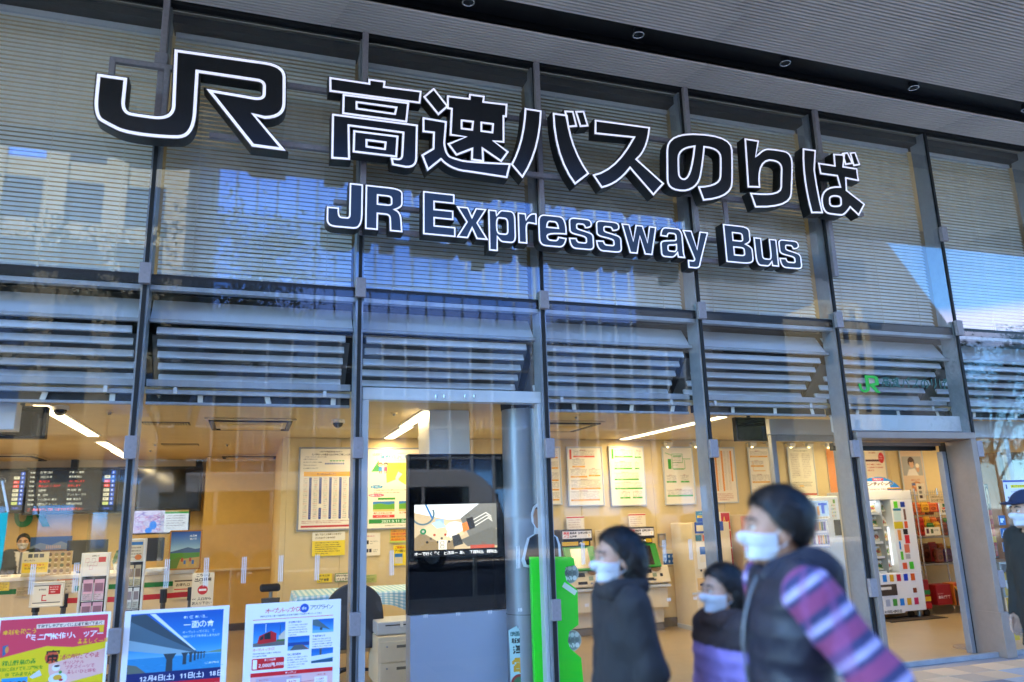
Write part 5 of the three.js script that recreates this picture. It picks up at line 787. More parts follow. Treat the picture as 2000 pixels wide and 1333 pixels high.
{ // photo / loan machine with the red trimmed front
  const z = -3.1, a = at(1444, 1006, z), b = at(1512, 1003, z), w = (b.x - a.x) / 2, g = thing('service_machine', 'white and red service machine with dark slots behind the walking man', 'machine', [(a.x + b.x) / 2, 0, z]);
  part('case', rb(-w, w, 0, a.y, -0.45, 0, 0.01), M.cream, g); const P = (u, v) => { const p = at(u, v, z); return [p.x - g.position.x, p.y]; }, pl = (n, u0, v0, u1, v1, m, d = 0.012) => { const p = P(u0, v0), q = P(u1, v1); return part(n, rb(p[0], q[0], q[1], p[1], 0.0005, d, 0.003, 1), m, g); };
  pl('red_print', 1446, 1009, 1500, 1075, printMat(160, 200, (c, W, H) => { box(c, '#e9a8a0', 0, 0, W, H); box(c, '#c83838', 0, 130, 60, 70); box(c, '#f4dcd4', 60, 20, 100, 160); jfill(c, 70, 40, 80, 22, '#d05050'); lines(c, 70, 80, 80, 4, 20, '#c07070', 9); }), 0.006);
  for (const v of [1088, 1101, 1114]) pl('slot', 1470, v, 1496, v + 7, M.dark, 0.01); pl('red_label', 1470, 1080, 1477, 1085, M.red, 0.01); pl('shelf', 1446, 1124, 1508, 1128, std('#6a8a80', 0.4), 0.12); pl('crest', 1473, 1142, 1487, 1158, std('#c04a34', 0.5), 0.008);
}
// ---------------------------------------------------------------- drinks machine in the bay before the entrance
{
  const z = -1.9, a = at(1545, 971, z), b = at(1637, 968, z), x0 = a.x, x1 = b.x, w = (x1 - x0) / 2, top = a.y, g = thing('drinks_machine', 'white drinks vending machine with a lit picture front behind the man', 'vending machine', [(x0 + x1) / 2, 0, z]);
  part('body', rb(-w, w, 0.03, top, -0.75, 0, 0.02), M.white, g); part('side_skin', bx(w + 0.0005, w + 0.006, 0.06, top - 0.03, -0.73, -0.02), std('#5e8f80', 0.5), g);
  const P = (u, v) => { const p = at(u, v, z); return [p.x - g.position.x, p.y]; }, p0 = P(1554, 980), p1 = P(1621, 1014), q0 = P(1560, 1017), q1 = P(1622, 1070);
  part('lit_picture', plane(p0[0], p1[0], p1[1], p0[1], 0.003), screenMat(220, 120, (c, W, H) => { box(c, '#bcd8f6', 0, 0, W, H); box(c, '#6f9a3c', 0, 30, 120, 70); disc(c, '#3a9a3c', 70, 12, 16, 12); jt(c, 'mori', 90, 4, 22, '#2c4a8a'); for (let i = 0; i < 5; i++) box(c, ['#d8d890', '#3d6a2c', '#d8b070', '#4a4438', '#e8a060'][i], 26 + i * 28, 36, 17, 60); box(c, '#2a62d8', 170, 14, 20, 70); box(c, '#2a62d8', 150, 16, 60, 14); box(c, '#f2e8d8', 0, 102, W, 18); for (let i = 0; i < 8; i++) disc(c, '#a89070', 60 + i * 20, 110, 7, 5); }, 0.9), g);
  part('drink_window', plane(q0[0], q1[0], q1[1], q0[1], 0.003), screenMat(220, 200, (c, W, H) => { box(c, '#a9b4d8', 0, 0, W, H); for (let r = 0; r < 2; r++) { for (let i = 0; i < 12; i++) { box(c, ['#c84a3a', '#e8e4dc', '#5a4a9a', '#3a5a3a', '#e0a83a', '#8a5a4a'][(i * 5 + r) % 6], 8 + i * 18, 12 + r * 96, 12, 66); disc(c, '#e8e8f0', 14 + i * 18, 12 + r * 96, 5); } box(c, '#e8e4f2', 0, 82 + r * 96, W, 12); } }, 0.8), g);
  part('pay_panel', rb(...((r) => [r[0][0], r[1][0], r[1][1], r[0][1]])([P(1628, 1016), P(1644, 1046)]), 0.001, 0.014, 0.004), M.black, g); const f = P(1630, 975), h = P(1637, 1015); part('flags_print', plane(f[0] - 0.07, h[0] - 0.01, h[1], f[1], 0.002), printMat(70, 140, (c, W, H) => { box(c, '#e6e0c8', 0, 0, W, H); box(c, '#6a9a2a', 34, 4, 32, 26); for (let i = 0; i < 12; i++) box(c, ['#3aa045', '#d8503a', '#e8c850', '#4a8ac8'][i % 4], 8 + (i % 3) * 20, 40 + Math.floor(i / 3) * 24, 10, 8); }), g);
  part('hatch', rb(-w + 0.12, w - 0.2, 0.32, 0.5, 0.001, 0.02, 0.01), M.dark, g); for (const s of [-1, 1]) part('foot', cyl(s * (w - 0.06), 0, 0.03, -0.06, 0.025), M.dark, g);
}
// inner sliding door of the wind lobby in that bay, and its header
{
  const z = -0.85, a = at(1500, 818, z), b = at(1612, 850, z), hd = rect(1502, 818, 1622, 850, z), g = thing('sliding_door', 'inner sliding door with grey header left of the entrance', 'door', [0, 0, 0]);
  part('header', rb(hd[0], hd[1] + 0.2, hd[2], hd[3], -0.98, z, 0.006), M.aluMatt, g); const l = at(1515, 870, z).x, r = at(1640, 870, z).x, y = hd[2];
  part('stile', rb(l - 0.03, l + 0.03, 0.02, y - 0.002, -0.93, -0.87, 0.005), M.alu, g); part('stile', rb(r - 0.03, r + 0.03, 0.02, y - 0.002, -0.93, -0.87, 0.005), M.alu, g); part('head_rail', rb(l + 0.031, r - 0.031, y - 0.07, y - 0.003, -0.93, -0.87, 0.005), M.alu, g); part('pane', plane(l + 0.03, r - 0.03, 0.05, y - 0.07, -0.9), M.clear, g); part('foot_rail', rb(l + 0.031, r - 0.031, 0.02, 0.08, -0.93, -0.87, 0.005), M.alu, g);
  const t = rect(1436, 815, 1500, 862, -0.7), m = thing('ceiling_monitor', 'black monitor hung from the ceiling above the walking man', 'monitor', [(t[0] + t[1]) / 2, 0, -0.7]), w = (t[1] - t[0]) / 2; part('case', rb(-w, w, t[2], t[3], -0.07, 0, 0.008), M.boardCase, m); part('screen', plane(-w + 0.015, w - 0.015, t[2] + 0.015, t[3] - 0.015, 0.002), std('#05060a', 0.05), m); part('hanger', cyl(0, t[3], 2.56, -0.035, 0.02), M.dark, m);
}
// ---------------------------------------------------------------- entrance portal
{
  const g = thing('entrance_portal', 'deep pinkish grey metal portal around the open shop entrance', 'doorway', [0, 0, 0]), x0 = 6.63, x1 = 8.215, y1 = 2.275;
  part('lintel', rb(x0, x1, 2.205, y1, -0.28, 0.055, 0.006), M.portal, g); part('left_jamb', rb(x0, x0 + 0.055, 0.002, 2.204, -0.1, 0.055, 0.006), M.portal, g);
  part('right_jamb', rb(x1 - 0.075, x1, 0.002, 2.204, -0.28, 0.055, 0.006), M.portal, g); part('jamb_foot', rb(x1 - 0.078, x1 + 0.06, 0.003, 0.44, -0.2, 0.075, 0.004), M.portal, g); part('inner_stile', rb(x1 - 0.13, x1 - 0.077, 0.002, 2.1, -0.36, -0.285, 0.004), M.alu, g); part('inner_stile', rb(x1 - 0.076, x1, 0.002, 2.2, -0.37, -0.285, 0.004), M.dark, g);
  part('track', bx(x0 + 0.056, x1 - 0.13, 2.12, 2.2, -0.42, -0.36), M.black, g); part('track_cover', bx(x0 + 0.056, x1 - 0.13, 2.165, 2.2, -0.355, -0.29), M.portal, g);
  const sc = at(1895, 1262, -0.9), d = thing('stand_base', 'round brass coloured stand base on the floor by the right jamb', 'stand base', [atY(1895, 1264, 0.01).x, 0, atY(1895, 1264, 0.01).z]); part('disc', cyl(0, 0.001, 0.018, 0, 0.17, 36, 0.16), M.portal, d); part('pole', cyl(0.05, 0.018, 0.7, -0.02, 0.012), M.steel, d);
  // fascia behind the pane over the portal
  part('fascia', rb(x0, x1, 2.3, 2.47, -0.3, -0.1, 0.006), M.aluMatt, g);
  const t = thing('door_lettering', 'green logo and dark Japanese lettering on the pane over the entrance', 'lettering', [0, 0, 0.004]), q = rect(1674, 733, 1720, 768, 0), tx = rect(1722, 738, 1858, 768, 0);
  part('logo', extrude(shapeOf(loop('0,70 16,70 16,40 *16,20 30,20 *42,20 42,40 42,140 88,140 *118,140 *118,80 *118,60 90,60 122,0 98,0 58,66 88,78 *98,78 *98,100 *98,118 88,118 62,118 62,36 *62,0 30,0 *0,0', (x, y) => ({ x: q[0] + (x / 122) * (q[1] - q[0]), y: q[2] + (y / 140) * (q[3] - q[2]) }))), 0, 0.003), std('#12b02c', 0.4), t);
  let x = tx[0]; const sz = (tx[1] - tx[0]) / 8.2, y0 = tx[2] + 0.28 * (tx[3] - tx[2]), ink = std('#17564c', 0.5);
  for (const ch of '高速バスのりば') { const strokes = []; for (const st of G[ch].split(' ')) for (let i = 0; i + 3 < st.length; i += 2) { const a = V(x + +st[i] * 0.1 * sz, y0 + (0.95 - +st[i + 1] * 0.1) * sz, 0), b = V(x + +st[i + 2] * 0.1 * sz, y0 + (0.95 - +st[i + 3] * 0.1) * sz, 0), d = b.clone().sub(a); if (d.length() > 0.001) strokes.push(new THREE.BoxGeometry(d.length() + 0.01, 0.012, 0.002).rotateZ(Math.atan2(d.y, d.x)).translate((a.x + b.x) / 2, (a.y + b.y) / 2, 0.001 + strokes.length * 0.00002).toNonIndexed()); } part('character', strokes, ink, t); x += sz * 1.15; }
}
// ---------------------------------------------------------------- shop behind the entrance
{
  const z = -2.6, a = at(1682, 960, z), b = at(1768, 960, z), bt = 0.1, top = a.y, w = (b.x - a.x) / 2 + 0.05, g = thing('sandwich_machine', 'white vending machine with coloured squares and a glass front full of sandwiches', 'vending machine', [a.x + w, 0, z]), d = 0.7;
  const P = (u, v) => { const p = at(u, v, z); return [p.x - g.position.x, p.y]; };
  const win = [P(1687, 978), P(1741, 1120)], x0 = -w + 0.06, x1 = win[1][0] + 0.16, y0 = win[1][1], y1 = win[0][1];
  part('cabinet', [rb(-w, w, bt, y0 - 0.002, -d, 0, 0.012), rb(-w, w, y1 + 0.002, top, -d, 0, 0.012), rb(-w, x0, y0, y1, -d, 0, 0.004), rb(x1, w, y0, y1, -d, 0, 0.004), bx(x0, x1, y0, y1, -d, -d + 0.03)], M.whiteGloss, g);
  part('lining', [bx(x0, x0 + 0.008, y0, y1, -d + 0.03, -0.01), bx(x1 - 0.17, x1 - 0.162, y0, y1, -d + 0.03, -0.02)], M.aluMatt, g); part('window', plane(x0, x1, y0, y1, -0.004), M.clear, g); part('tube_lamp', bx(x0 + 0.03, x1 - 0.2, y1 - 0.03, y1 - 0.012, -0.1, -0.07), emis('#f4f8ff', 1), g); part('side_lamp', bx(x1 - 0.05, x1 - 0.03, y0 + 0.1, y0 + 0.62, -0.08, -0.06), emis('#f4f8ff', 0.6), g);
  const lamp = new THREE.RectAreaLight(new THREE.Color(0.95, 0.98, 1), 0.7, x1 - x0 - 0.2, 0.06); lamp.name = 'lamp'; lamp.position.set((x0 + x1 - 0.17) / 2, y1 - 0.035, -0.09); lamp.rotation.x = -Math.PI / 2; g.add(lamp);
  const lamp2 = new THREE.RectAreaLight(new THREE.Color(0.95, 0.98, 1), 0.2, 0.05, 0.5); lamp2.name = 'lamp'; lamp2.position.set(x1 - 0.06, y0 + 0.36, -0.07); lamp2.rotation.y = Math.PI / 2; g.add(lamp2);
  const n = 5, gap = (y1 - y0) / n, pk = [['#e9d3a8', '#b8472c'], ['#efe6d0', '#3c7a3a'], ['#f0e8dc', '#a8322c'], ['#eadfc8', '#3f8f5c']].slice(0, 3).concat([]).map(([p, q]) => printMat(64, 64, (c, W, H) => { box(c, p, 0, 0, W, H); disc(c, q, 30, 36, 18, 12); box(c, '#fff', 6, 6, 52, 10); for (let i = 0; i < 9; i++) disc(c, ['#7aa23c', '#c8402c', '#e8c84a'][i % 3], 10 + rnd() * 44, 22 + rnd() * 30, 4); }, 0.35));
  for (let r = 0; r < n; r++) {
    const y = y0 + r * gap + 0.01; part('shelf', rb(x0 + 0.01, x1 - 0.18, y, y + 0.012, -0.4, -0.06, 0.003, 1), M.aluMatt, g); part('price_strip', bx(x0 + 0.01, x1 - 0.18, y - 0.012, y + 0.02, -0.058, -0.05), M.whiteGloss, g);
    for (let i = 0; i < 3; i++) { const s = thing('sandwich_pack', 'wrapped sandwich on the ' + ['bottom', 'fourth', 'third', 'second', 'top'][r] + ' shelf of the vending machine, ' + ['left', 'middle', 'right'][i] + ' of three', 'sandwich', [g.position.x + x0 + 0.085 + i * 0.145, y + 0.013, z - 0.17]); const wd = new THREE.Shape(); wd.moveTo(-0.06, 0); wd.lineTo(0.06, 0); wd.quadraticCurveTo(0.064, 0.07, 0.045, 0.125); wd.lineTo(-0.045, 0.125); wd.quadraticCurveTo(-0.064, 0.07, -0.06, 0); const m = part('wrapper', new THREE.ExtrudeGeometry(wd, { depth: 0.045, bevelEnabled: true, bevelSize: 0.008, bevelThickness: 0.01, bevelSegments: 2 }).translate(0, 0.008, 0), pk[(r * 2 + i) % 3], s); const uvA = m.geometry.attributes.uv; for (let q = 0; q < uvA.count; q++) uvA.setXY(q, m.geometry.attributes.position.getX(q) / 0.14 + 0.5, m.geometry.attributes.position.getY(q) / 0.14); m.rotation.x = -0.2; part('crimp', bx(-0.05, 0.05, 0.128, 0.15, -0.004, 0.004), M.clear, s); }
  }
  const sq = (n, u0, v0, u1, v1, c) => { const p = P(u0, v0), q = P(u1, v1); return part(n, rb(p[0], q[0], q[1], p[1], 0.0005, 0.004, 0.001, 1), typeof c === 'string' ? std(c, 0.5) : c, g); };
  const cs = ['#5ac81e', '#1e82d8', '#e0a818', '#c81e3c', '#1e46c8', '#e0641e'];
  for (let i = 0; i < 6; i++) sq('colour_square', 1710 + i * 13.7, 1125 - i * 0.8, 1719.5 + i * 13.7, 1138 - i * 0.8, cs[i]);
  for (let i = 0; i < 6; i++) sq('colour_square', 1716 + i * 13.9, 1173 - i * 1, 1726 + i * 13.9, 1186 - i * 1, ['#c8a050', '#b0b8c8', '#4a9a3a', '#1e82d8', '#e0a818', '#d0285a'][i]);
  { const p = P(1708, 1144), q = P(1753, 1163); part('take_out_hatch', rb(p[0], q[0], q[1], p[1], 0.0005, 0.016, 0.02, 3), std('#4a4038', 0.35), g); const r = P(1717, 1148), s = P(1741, 1152); part('hatch_label', rb(r[0], r[0] + 0.2, s[1], r[1], 0.017, 0.02, 0.002, 1), M.tape, g); const m = P(1783, 1149), k = P(1791, 1158); part('coin_return', rb(m[0], k[0], k[1], m[1], 0.001, 0.012, 0.01, 2), std('#7a3a1c', 0.4), g); }
  for (const [u0, v0, u1, v1, c] of [[1745, 980, 1754, 993, '#62d01e'], [1758, 981, 1768, 991, '#123a9a'], [1744, 994, 1760, 998, '#147aa0'], [1745, 999, 1761, 1017, '#cfe8e4'], [1764, 995, 1771, 1016, '#7a5038'], [1746, 1020, 1765, 1033, '#d8c01c'], [1766, 1019, 1774, 1032, '#e05a2a'], [1753, 1036, 1762, 1056, '#e89a4a'], [1764, 1034, 1774, 1044, '#231f20'], [1767, 1046, 1778, 1062, '#d8242c'], [1756, 1058, 1761, 1074, '#1e82d8'], [1766, 1064, 1778, 1080, '#e0785a'], [1759, 1078, 1766, 1094, '#5ac81e'], [1769, 1083, 1779, 1092, '#b0b0b0'], [1763, 1100, 1773, 1112, '#e05a2a'], [1776, 1098, 1786, 1112, '#4ac82a']]) sq('label_square', u0, v0, u1, v1, c);
  part('price_print', plane(P(1726, 1190)[0], P(1768, 1190)[0], P(1726, 1201)[1], P(1726, 1193)[1], 0.002), printMat(160, 24, (c, W, H) => { box(c, '#eceae4', 0, 0, W, H); jfill(c, 2, 2, 150, 19, '#4a4038', KANJI); }), g);
  for (const s of [-1, 1]) part('foot', cyl(s * (w - 0.07), 0, bt, -0.07, 0.03), M.steel, g);
  // arched topper
  const t = thing('arched_sign', 'arched blue and white sign standing on the sandwich vending machine', 'sign', [g.position.x, top, z]), A = P(1684, 975), B = P(1766, 973), hh = P(1700, 932)[1] - top; const s = new THREE.Shape(); s.moveTo(A[0], 0.002); s.lineTo(B[0], 0.002); s.quadraticCurveTo(B[0] - 0.1, hh * 0.62, B[0] - 0.27, hh * 0.88); s.quadraticCurveTo(A[0] + 0.34, hh * 1.1, A[0] + 0.12, hh * 0.85); s.quadraticCurveTo(A[0] - 0.02, hh * 0.5, A[0], 0.002);
  part('plate', extrude(s, -0.03, -0.008, 0.003), M.white, t); const fg = new THREE.ShapeGeometry(s, 16), uvA = fg.attributes.uv; for (let i = 0; i < uvA.count; i++) uvA.setXY(i, (fg.attributes.position.getX(i) - A[0]) / (B[0] - A[0]), fg.attributes.position.getY(i) / hh); fg.translate(0, 0, -0.0065);
  part('print', fg, printMat(420, 230, (c, W, H) => { box(c, '#fff', 0, 0, W, H); disc(c, '#1f86e0', 190, 172, 210, 168); box(c, '#fff', 0, 178, W, 52); poly(c, '#fff', 0, 75, 300, 75, 300, 182, 0, 182); box(c, '#d8242c', 130, 24, 110, 38); jfill(c, 140, 32, 90, 20, '#fff'); jt(c, 'ランチパック', 18, 86, 58, '#fff', 0.3, 0.9); jt(c, 'ランチパック', 18, 86, 58, '#2a1a10', 0.17, 0.9); ['#e05a2a', '#e8b81c', '#3aa045', '#1e46c8', '#7a2aa0'].forEach((k, i) => { box(c, k, 10, 184 + i * 8, 70, 8); box(c, k, 270, 184 + i * 8, 150, 8); }); jt(c, 'LUNCH PACK', 92, 188, 29, '#3a2a24'); }, 0.4), t);
}
{ // wire rack with snacks
  const z = -3.0, L = at(1776, 965, z).x, R = at(1878, 965, z).x + 0.35, g = thing('wire_rack', 'tall chrome wire shelf rack behind the sandwich vending machine', 'rack', [0, 0, z]);
  const ys = [0.22, 0.72, 1.05, 1.2], m = [], post = [];
  for (const x of [L, (L + R) / 2 - 0.25, R]) for (const dz of [0.1, -0.4]) part('post', cyl(x, 0.02, 1.78, dz, 0.012, 8), M.chrome, g);
  const wires = []; for (let x = L; x <= R; x += 0.045) wires.push(cyl(x, 1.1, 1.76, -0.41, 0.0025, 5)); for (let y = 1.1; y < 1.77; y += 0.045) wires.push(bar(V(L, y, -0.407), V(R, y, -0.407), 0.0025, 5)); part('wire_panel', wires, M.steel, g);
  for (const y of [0.2, 0.66, 1.05]) part('shelf', [rb(L, R, y, y + 0.025, -0.4, 0.12, 0.006)], M.steel, g);
  const cols = ['#c8342c', '#e0a81c', '#3a7a3a', '#7a3a24', '#e8d8b0', '#4a2a5a', '#d86a2a', '#2a5a9a'];
  let q = 0; const item = (x, y, dz, w, h, c, kind, label) => { const t = thing(kind, label, 'snack', [x, y, z + dz], rr(-0.2, 0.2)); const gg = new RoundedBoxGeometry(w, h, 0.06, 2, 0.02); part('pack', gg.translate(0, h / 2, 0), c, t); part('seal', bx(-w / 2 + 0.005, w / 2 - 0.005, h - 0.001, h + 0.018, -0.004, 0.004), c, t); };
  const packT = canvas(64, 80, (c, W, H) => { box(c, '#ffffff', 0, 0, W, H); disc(c, '#9a8a6a', 32, 48, 22, 16); disc(c, '#d8c8a0', 28, 46, 10, 8); box(c, '#f2ead8', 8, 8, 48, 14); jfill(c, 10, 10, 44, 10, '#5a3a2a'); }), packM = cols.map((k) => new THREE.MeshStandardMaterial({ map: packT, color: k, roughness: 0.3 }));
  const nm = ['red', 'yellow', 'green', 'brown', 'cream', 'purple', 'orange', 'blue'], ord = ['first', 'second', 'third', 'fourth', 'fifth', 'sixth', 'seventh', 'eighth', 'ninth', 'tenth'];
  for (let i = 0; i < 9; i++) { const k = [2, 1, 3, 7, 2, 1, 0, 0, 6][i]; item(L + 0.3 + i * 0.125, 1.076, 0.02, 0.11, rr(0.16, 0.22), packM[k], 'snack_bag', nm[k] + ' snack bag on the upper rack shelf, ' + ord[i] + ' from the left'); }
  for (let i = 0; i < 6; i++) { const k = [3, 5, 3, 6, 1, 2][i]; item(L + 0.4 + i * 0.17, 0.686, 0.0, 0.15, rr(0.12, 0.2), packM[k], 'snack_box', nm[k] + ' snack packet on the middle rack shelf, ' + ord[i] + ' from the left'); }
  for (let i = 0; i < 4; i++) { const k = [1, 6, 6, 3][i]; item(L + 0.12 + i * 0.2, 1.38, -0.36, 0.17, 0.1, packM[k], 'hanging_snack', nm[k] + ' snack hung on the wire panel, ' + ord[i] + ' from the left'); }
  for (let i = 0; i < 8; i++) { const k = [0, 1, 6, 3, 2, 7, 0, 4][i]; item(L + 0.34 + i * 0.13, 1.076, -0.2, 0.12, rr(0.2, 0.28), packM[k], 'snack_bag', nm[k] + ' snack bag in the rear row of the upper shelf, ' + ord[i] + ' from the left'); }
  for (let i = 0; i < 7; i++) { const k = [3, 0, 6, 1, 2, 5, 0][i]; item(L + 0.36 + i * 0.15, 0.686, -0.2, 0.14, rr(0.2, 0.28), packM[k], 'snack_box', nm[k] + ' snack packet in the rear row of the middle shelf, ' + ord[i] + ' from the left'); }
  for (let i = 0; i < 6; i++) { const k = [6, 1, 6, 0, 1, 6][i]; item(L + 0.45 + i * 0.16, 1.42, -0.34, 0.15, 0.14, packM[k], 'hanging_snack', nm[k] + ' snack in the upper row on the wire panel, ' + ord[i] + ' from the left'); }
  const bxs = rect(1822, 1143, 1856, 1180, -2.75); board('red_gift_box', 'dark red gift box with white Japanese lettering on the lowest rack shelf', 'box', bxs, -2.9, printMat(160, 160, (c, W, H) => { box(c, '#9c1420', 0, 0, W, H); jfill(c, 12, 66, 60, 10, '#e8b8b0'); jt(c, '東京ばすて', 12, 86, 26, '#f2e4dc', 0.13); }), { t: 0.2, back: std('#8c1018', 0.5) });
  const b2 = rect(1857, 1140, 1895, 1180, -2.75); board('orange_gift_box', 'orange patterned gift box right of the dark red box', 'box', b2, -2.9, printMat(160, 160, (c, W, H) => { box(c, '#d8781c', 0, 0, W, H); for (let i = 0; i < 14; i++) disc(c, ['#e8b83a', '#c84a24', '#f0d070'][i % 3], rnd() * W, rnd() * H, 12 + rnd() * 26, 10 + rnd() * 14); poly(c, '#3a2018', 0, 20, 30, 60, 20, 160, 0, 160); }), { t: 0.2, back: std('#c86a1c', 0.5) });
  const n1 = rect(1790, 945, 1810, 978, -2.86); board('shop_notice', 'white product notice clipped on the rack, beside the portrait poster', 'notice', n1, -2.86, printMat(90, 150, (c, W, H) => { box(c, '#e8dcc4', 0, 0, W, H); for (let i = 0; i < 3; i++) box(c, ['#3a3028', '#8a8478', '#4a2a28'][i], 16, 24 + i * 40, 34, 26); lines(c, 54, 30, 30, 8, 13, '#998', 6); }), { t: 0.004 });
  const n2 = rect(1815, 968, 1852, 982, -2.86); board('shop_notice', 'long pale banner notice with outlined print across the rack', 'notice', n2, -2.86, printMat(200, 70, (c, W, H) => { box(c, '#dcc8a0', 0, 0, W, H); jfill(c, 10, 8, 180, 16, '#6a5a48'); jfill(c, 10, 34, 180, 28, '#4a3a30', KEYS, 0.07); }), { t: 0.004 });
  const n3 = rect(1834, 983, 1856, 1006, -2.86); board('shop_notice', 'product card with green, red and black pictures on the rack', 'notice', n3, -2.86, printMat(120, 120, (c, W, H) => { box(c, '#e8dcc4', 0, 0, W, H); poly(c, '#2a6a3a', 36, 8, 76, 8, 80, 42, 40, 42); box(c, '#d8402a', 30, 46, 56, 18); for (let i = 0; i < 3; i++) poly(c, '#1c1a1a', 24 + i * 28, 72, 40 + i * 28, 72, 46 + i * 28, 96, 28 + i * 28, 96); box(c, '#dfe2ea', 10, 98, 100, 20); }), { t: 0.004 });
  const n4 = rect(1850, 963, 1866, 985, -2.9); board('shop_notice', 'orange food picture at the right end of the rack', 'notice', n4, -2.9, printMat(80, 100, (c, W, H) => { box(c, '#d8642a', 0, 0, W, H); disc(c, '#3a1c14', 48, 34, 22); disc(c, '#e8b83a', 30, 76, 24, 14); }), { t: 0.004 });
  const n5 = rect(1806, 1031, 1838, 1046, -2.84); board('shop_notice', 'price card with two small pictures over the upper rack shelf', 'notice', n5, -2.84, printMat(160, 76, (c, W, H) => { box(c, '#efe6d0', 0, 0, W, H); box(c, '#5a1c34', 14, 12, 26, 44); box(c, '#4a5a34', 60, 16, 26, 40); jfill(c, 94, 20, 56, 16, '#4a4034'); }), { t: 0.004 });
  const c = thing('snack_cart', 'small red and yellow snack cart beside the sandwich vending machine', 'cart', [at(1802, 1190, -2.6).x, 0, -2.62]); part('bin', rb(-0.16, 0.2, 0.1, 0.5, -0.4, 0, 0.01), std('#8f1820', 0.5), c); for (let i = 0; i < 3; i++) part('stripe', bx(-0.158, 0.198, 0.12 + i * 0.09, 0.18 + i * 0.09, 0.001, 0.006), std(['#c81e1e', '#e0b01c', '#1f7a3a'][i], 0.5), c); part('price_card', rb(-0.1, 0.02, 0.28, 0.46, 0.008, 0.014, 0.002, 1), printMat(60, 90, noteDraw('#efe6d0', null, '#3a6a3a')), c); part('back_board', rb(-0.16, 0.14, 0.5, 1.35, -0.42, -0.36, 0.006), std('#a8671c', 0.6), c); for (const s of [-1, 1]) part('wheel', new THREE.CylinderGeometry(0.05, 0.05, 0.03, 20).rotateX(Math.PI / 2).translate(s * 0.14, 0.05, -0.05), M.black, c);
  for (let i = 0; i < 3; i++) { const t = thing('snack_tub', ['white', 'red', 'yellow'][i] + ' snack tub in the small red cart', 'snack', [c.position.x - 0.08 + i * 0.1, 0.5, -2.7 - i * 0.04]); part('tub', new THREE.CylinderGeometry(0.045, 0.038, 0.12, 18).translate(0, 0.06, 0), std(['#e4e0e8', '#c82a2a', '#e0c02a'][i], 0.4), t); part('lid', new THREE.CylinderGeometry(0.048, 0.048, 0.012, 18).translate(0, 0.126, 0), M.whiteGloss, t); }
  const mt = thing('floor_mat', 'dark floor mat before the sandwich vending machine', 'mat', [atY(1785, 1210, 0).x, 0, atY(1785, 1210, 0).z]); part('mat', rb(-0.5, 0.45, 0.001, 0.012, -0.22, 0.12, 0.004), std('#3a2c20', 0.9), mt); part('edge', [bx(-0.52, 0.47, 0.001, 0.008, 0.121, 0.14), bx(-0.52, 0.47, 0.001, 0.008, -0.24, -0.221)], M.black, mt);
}
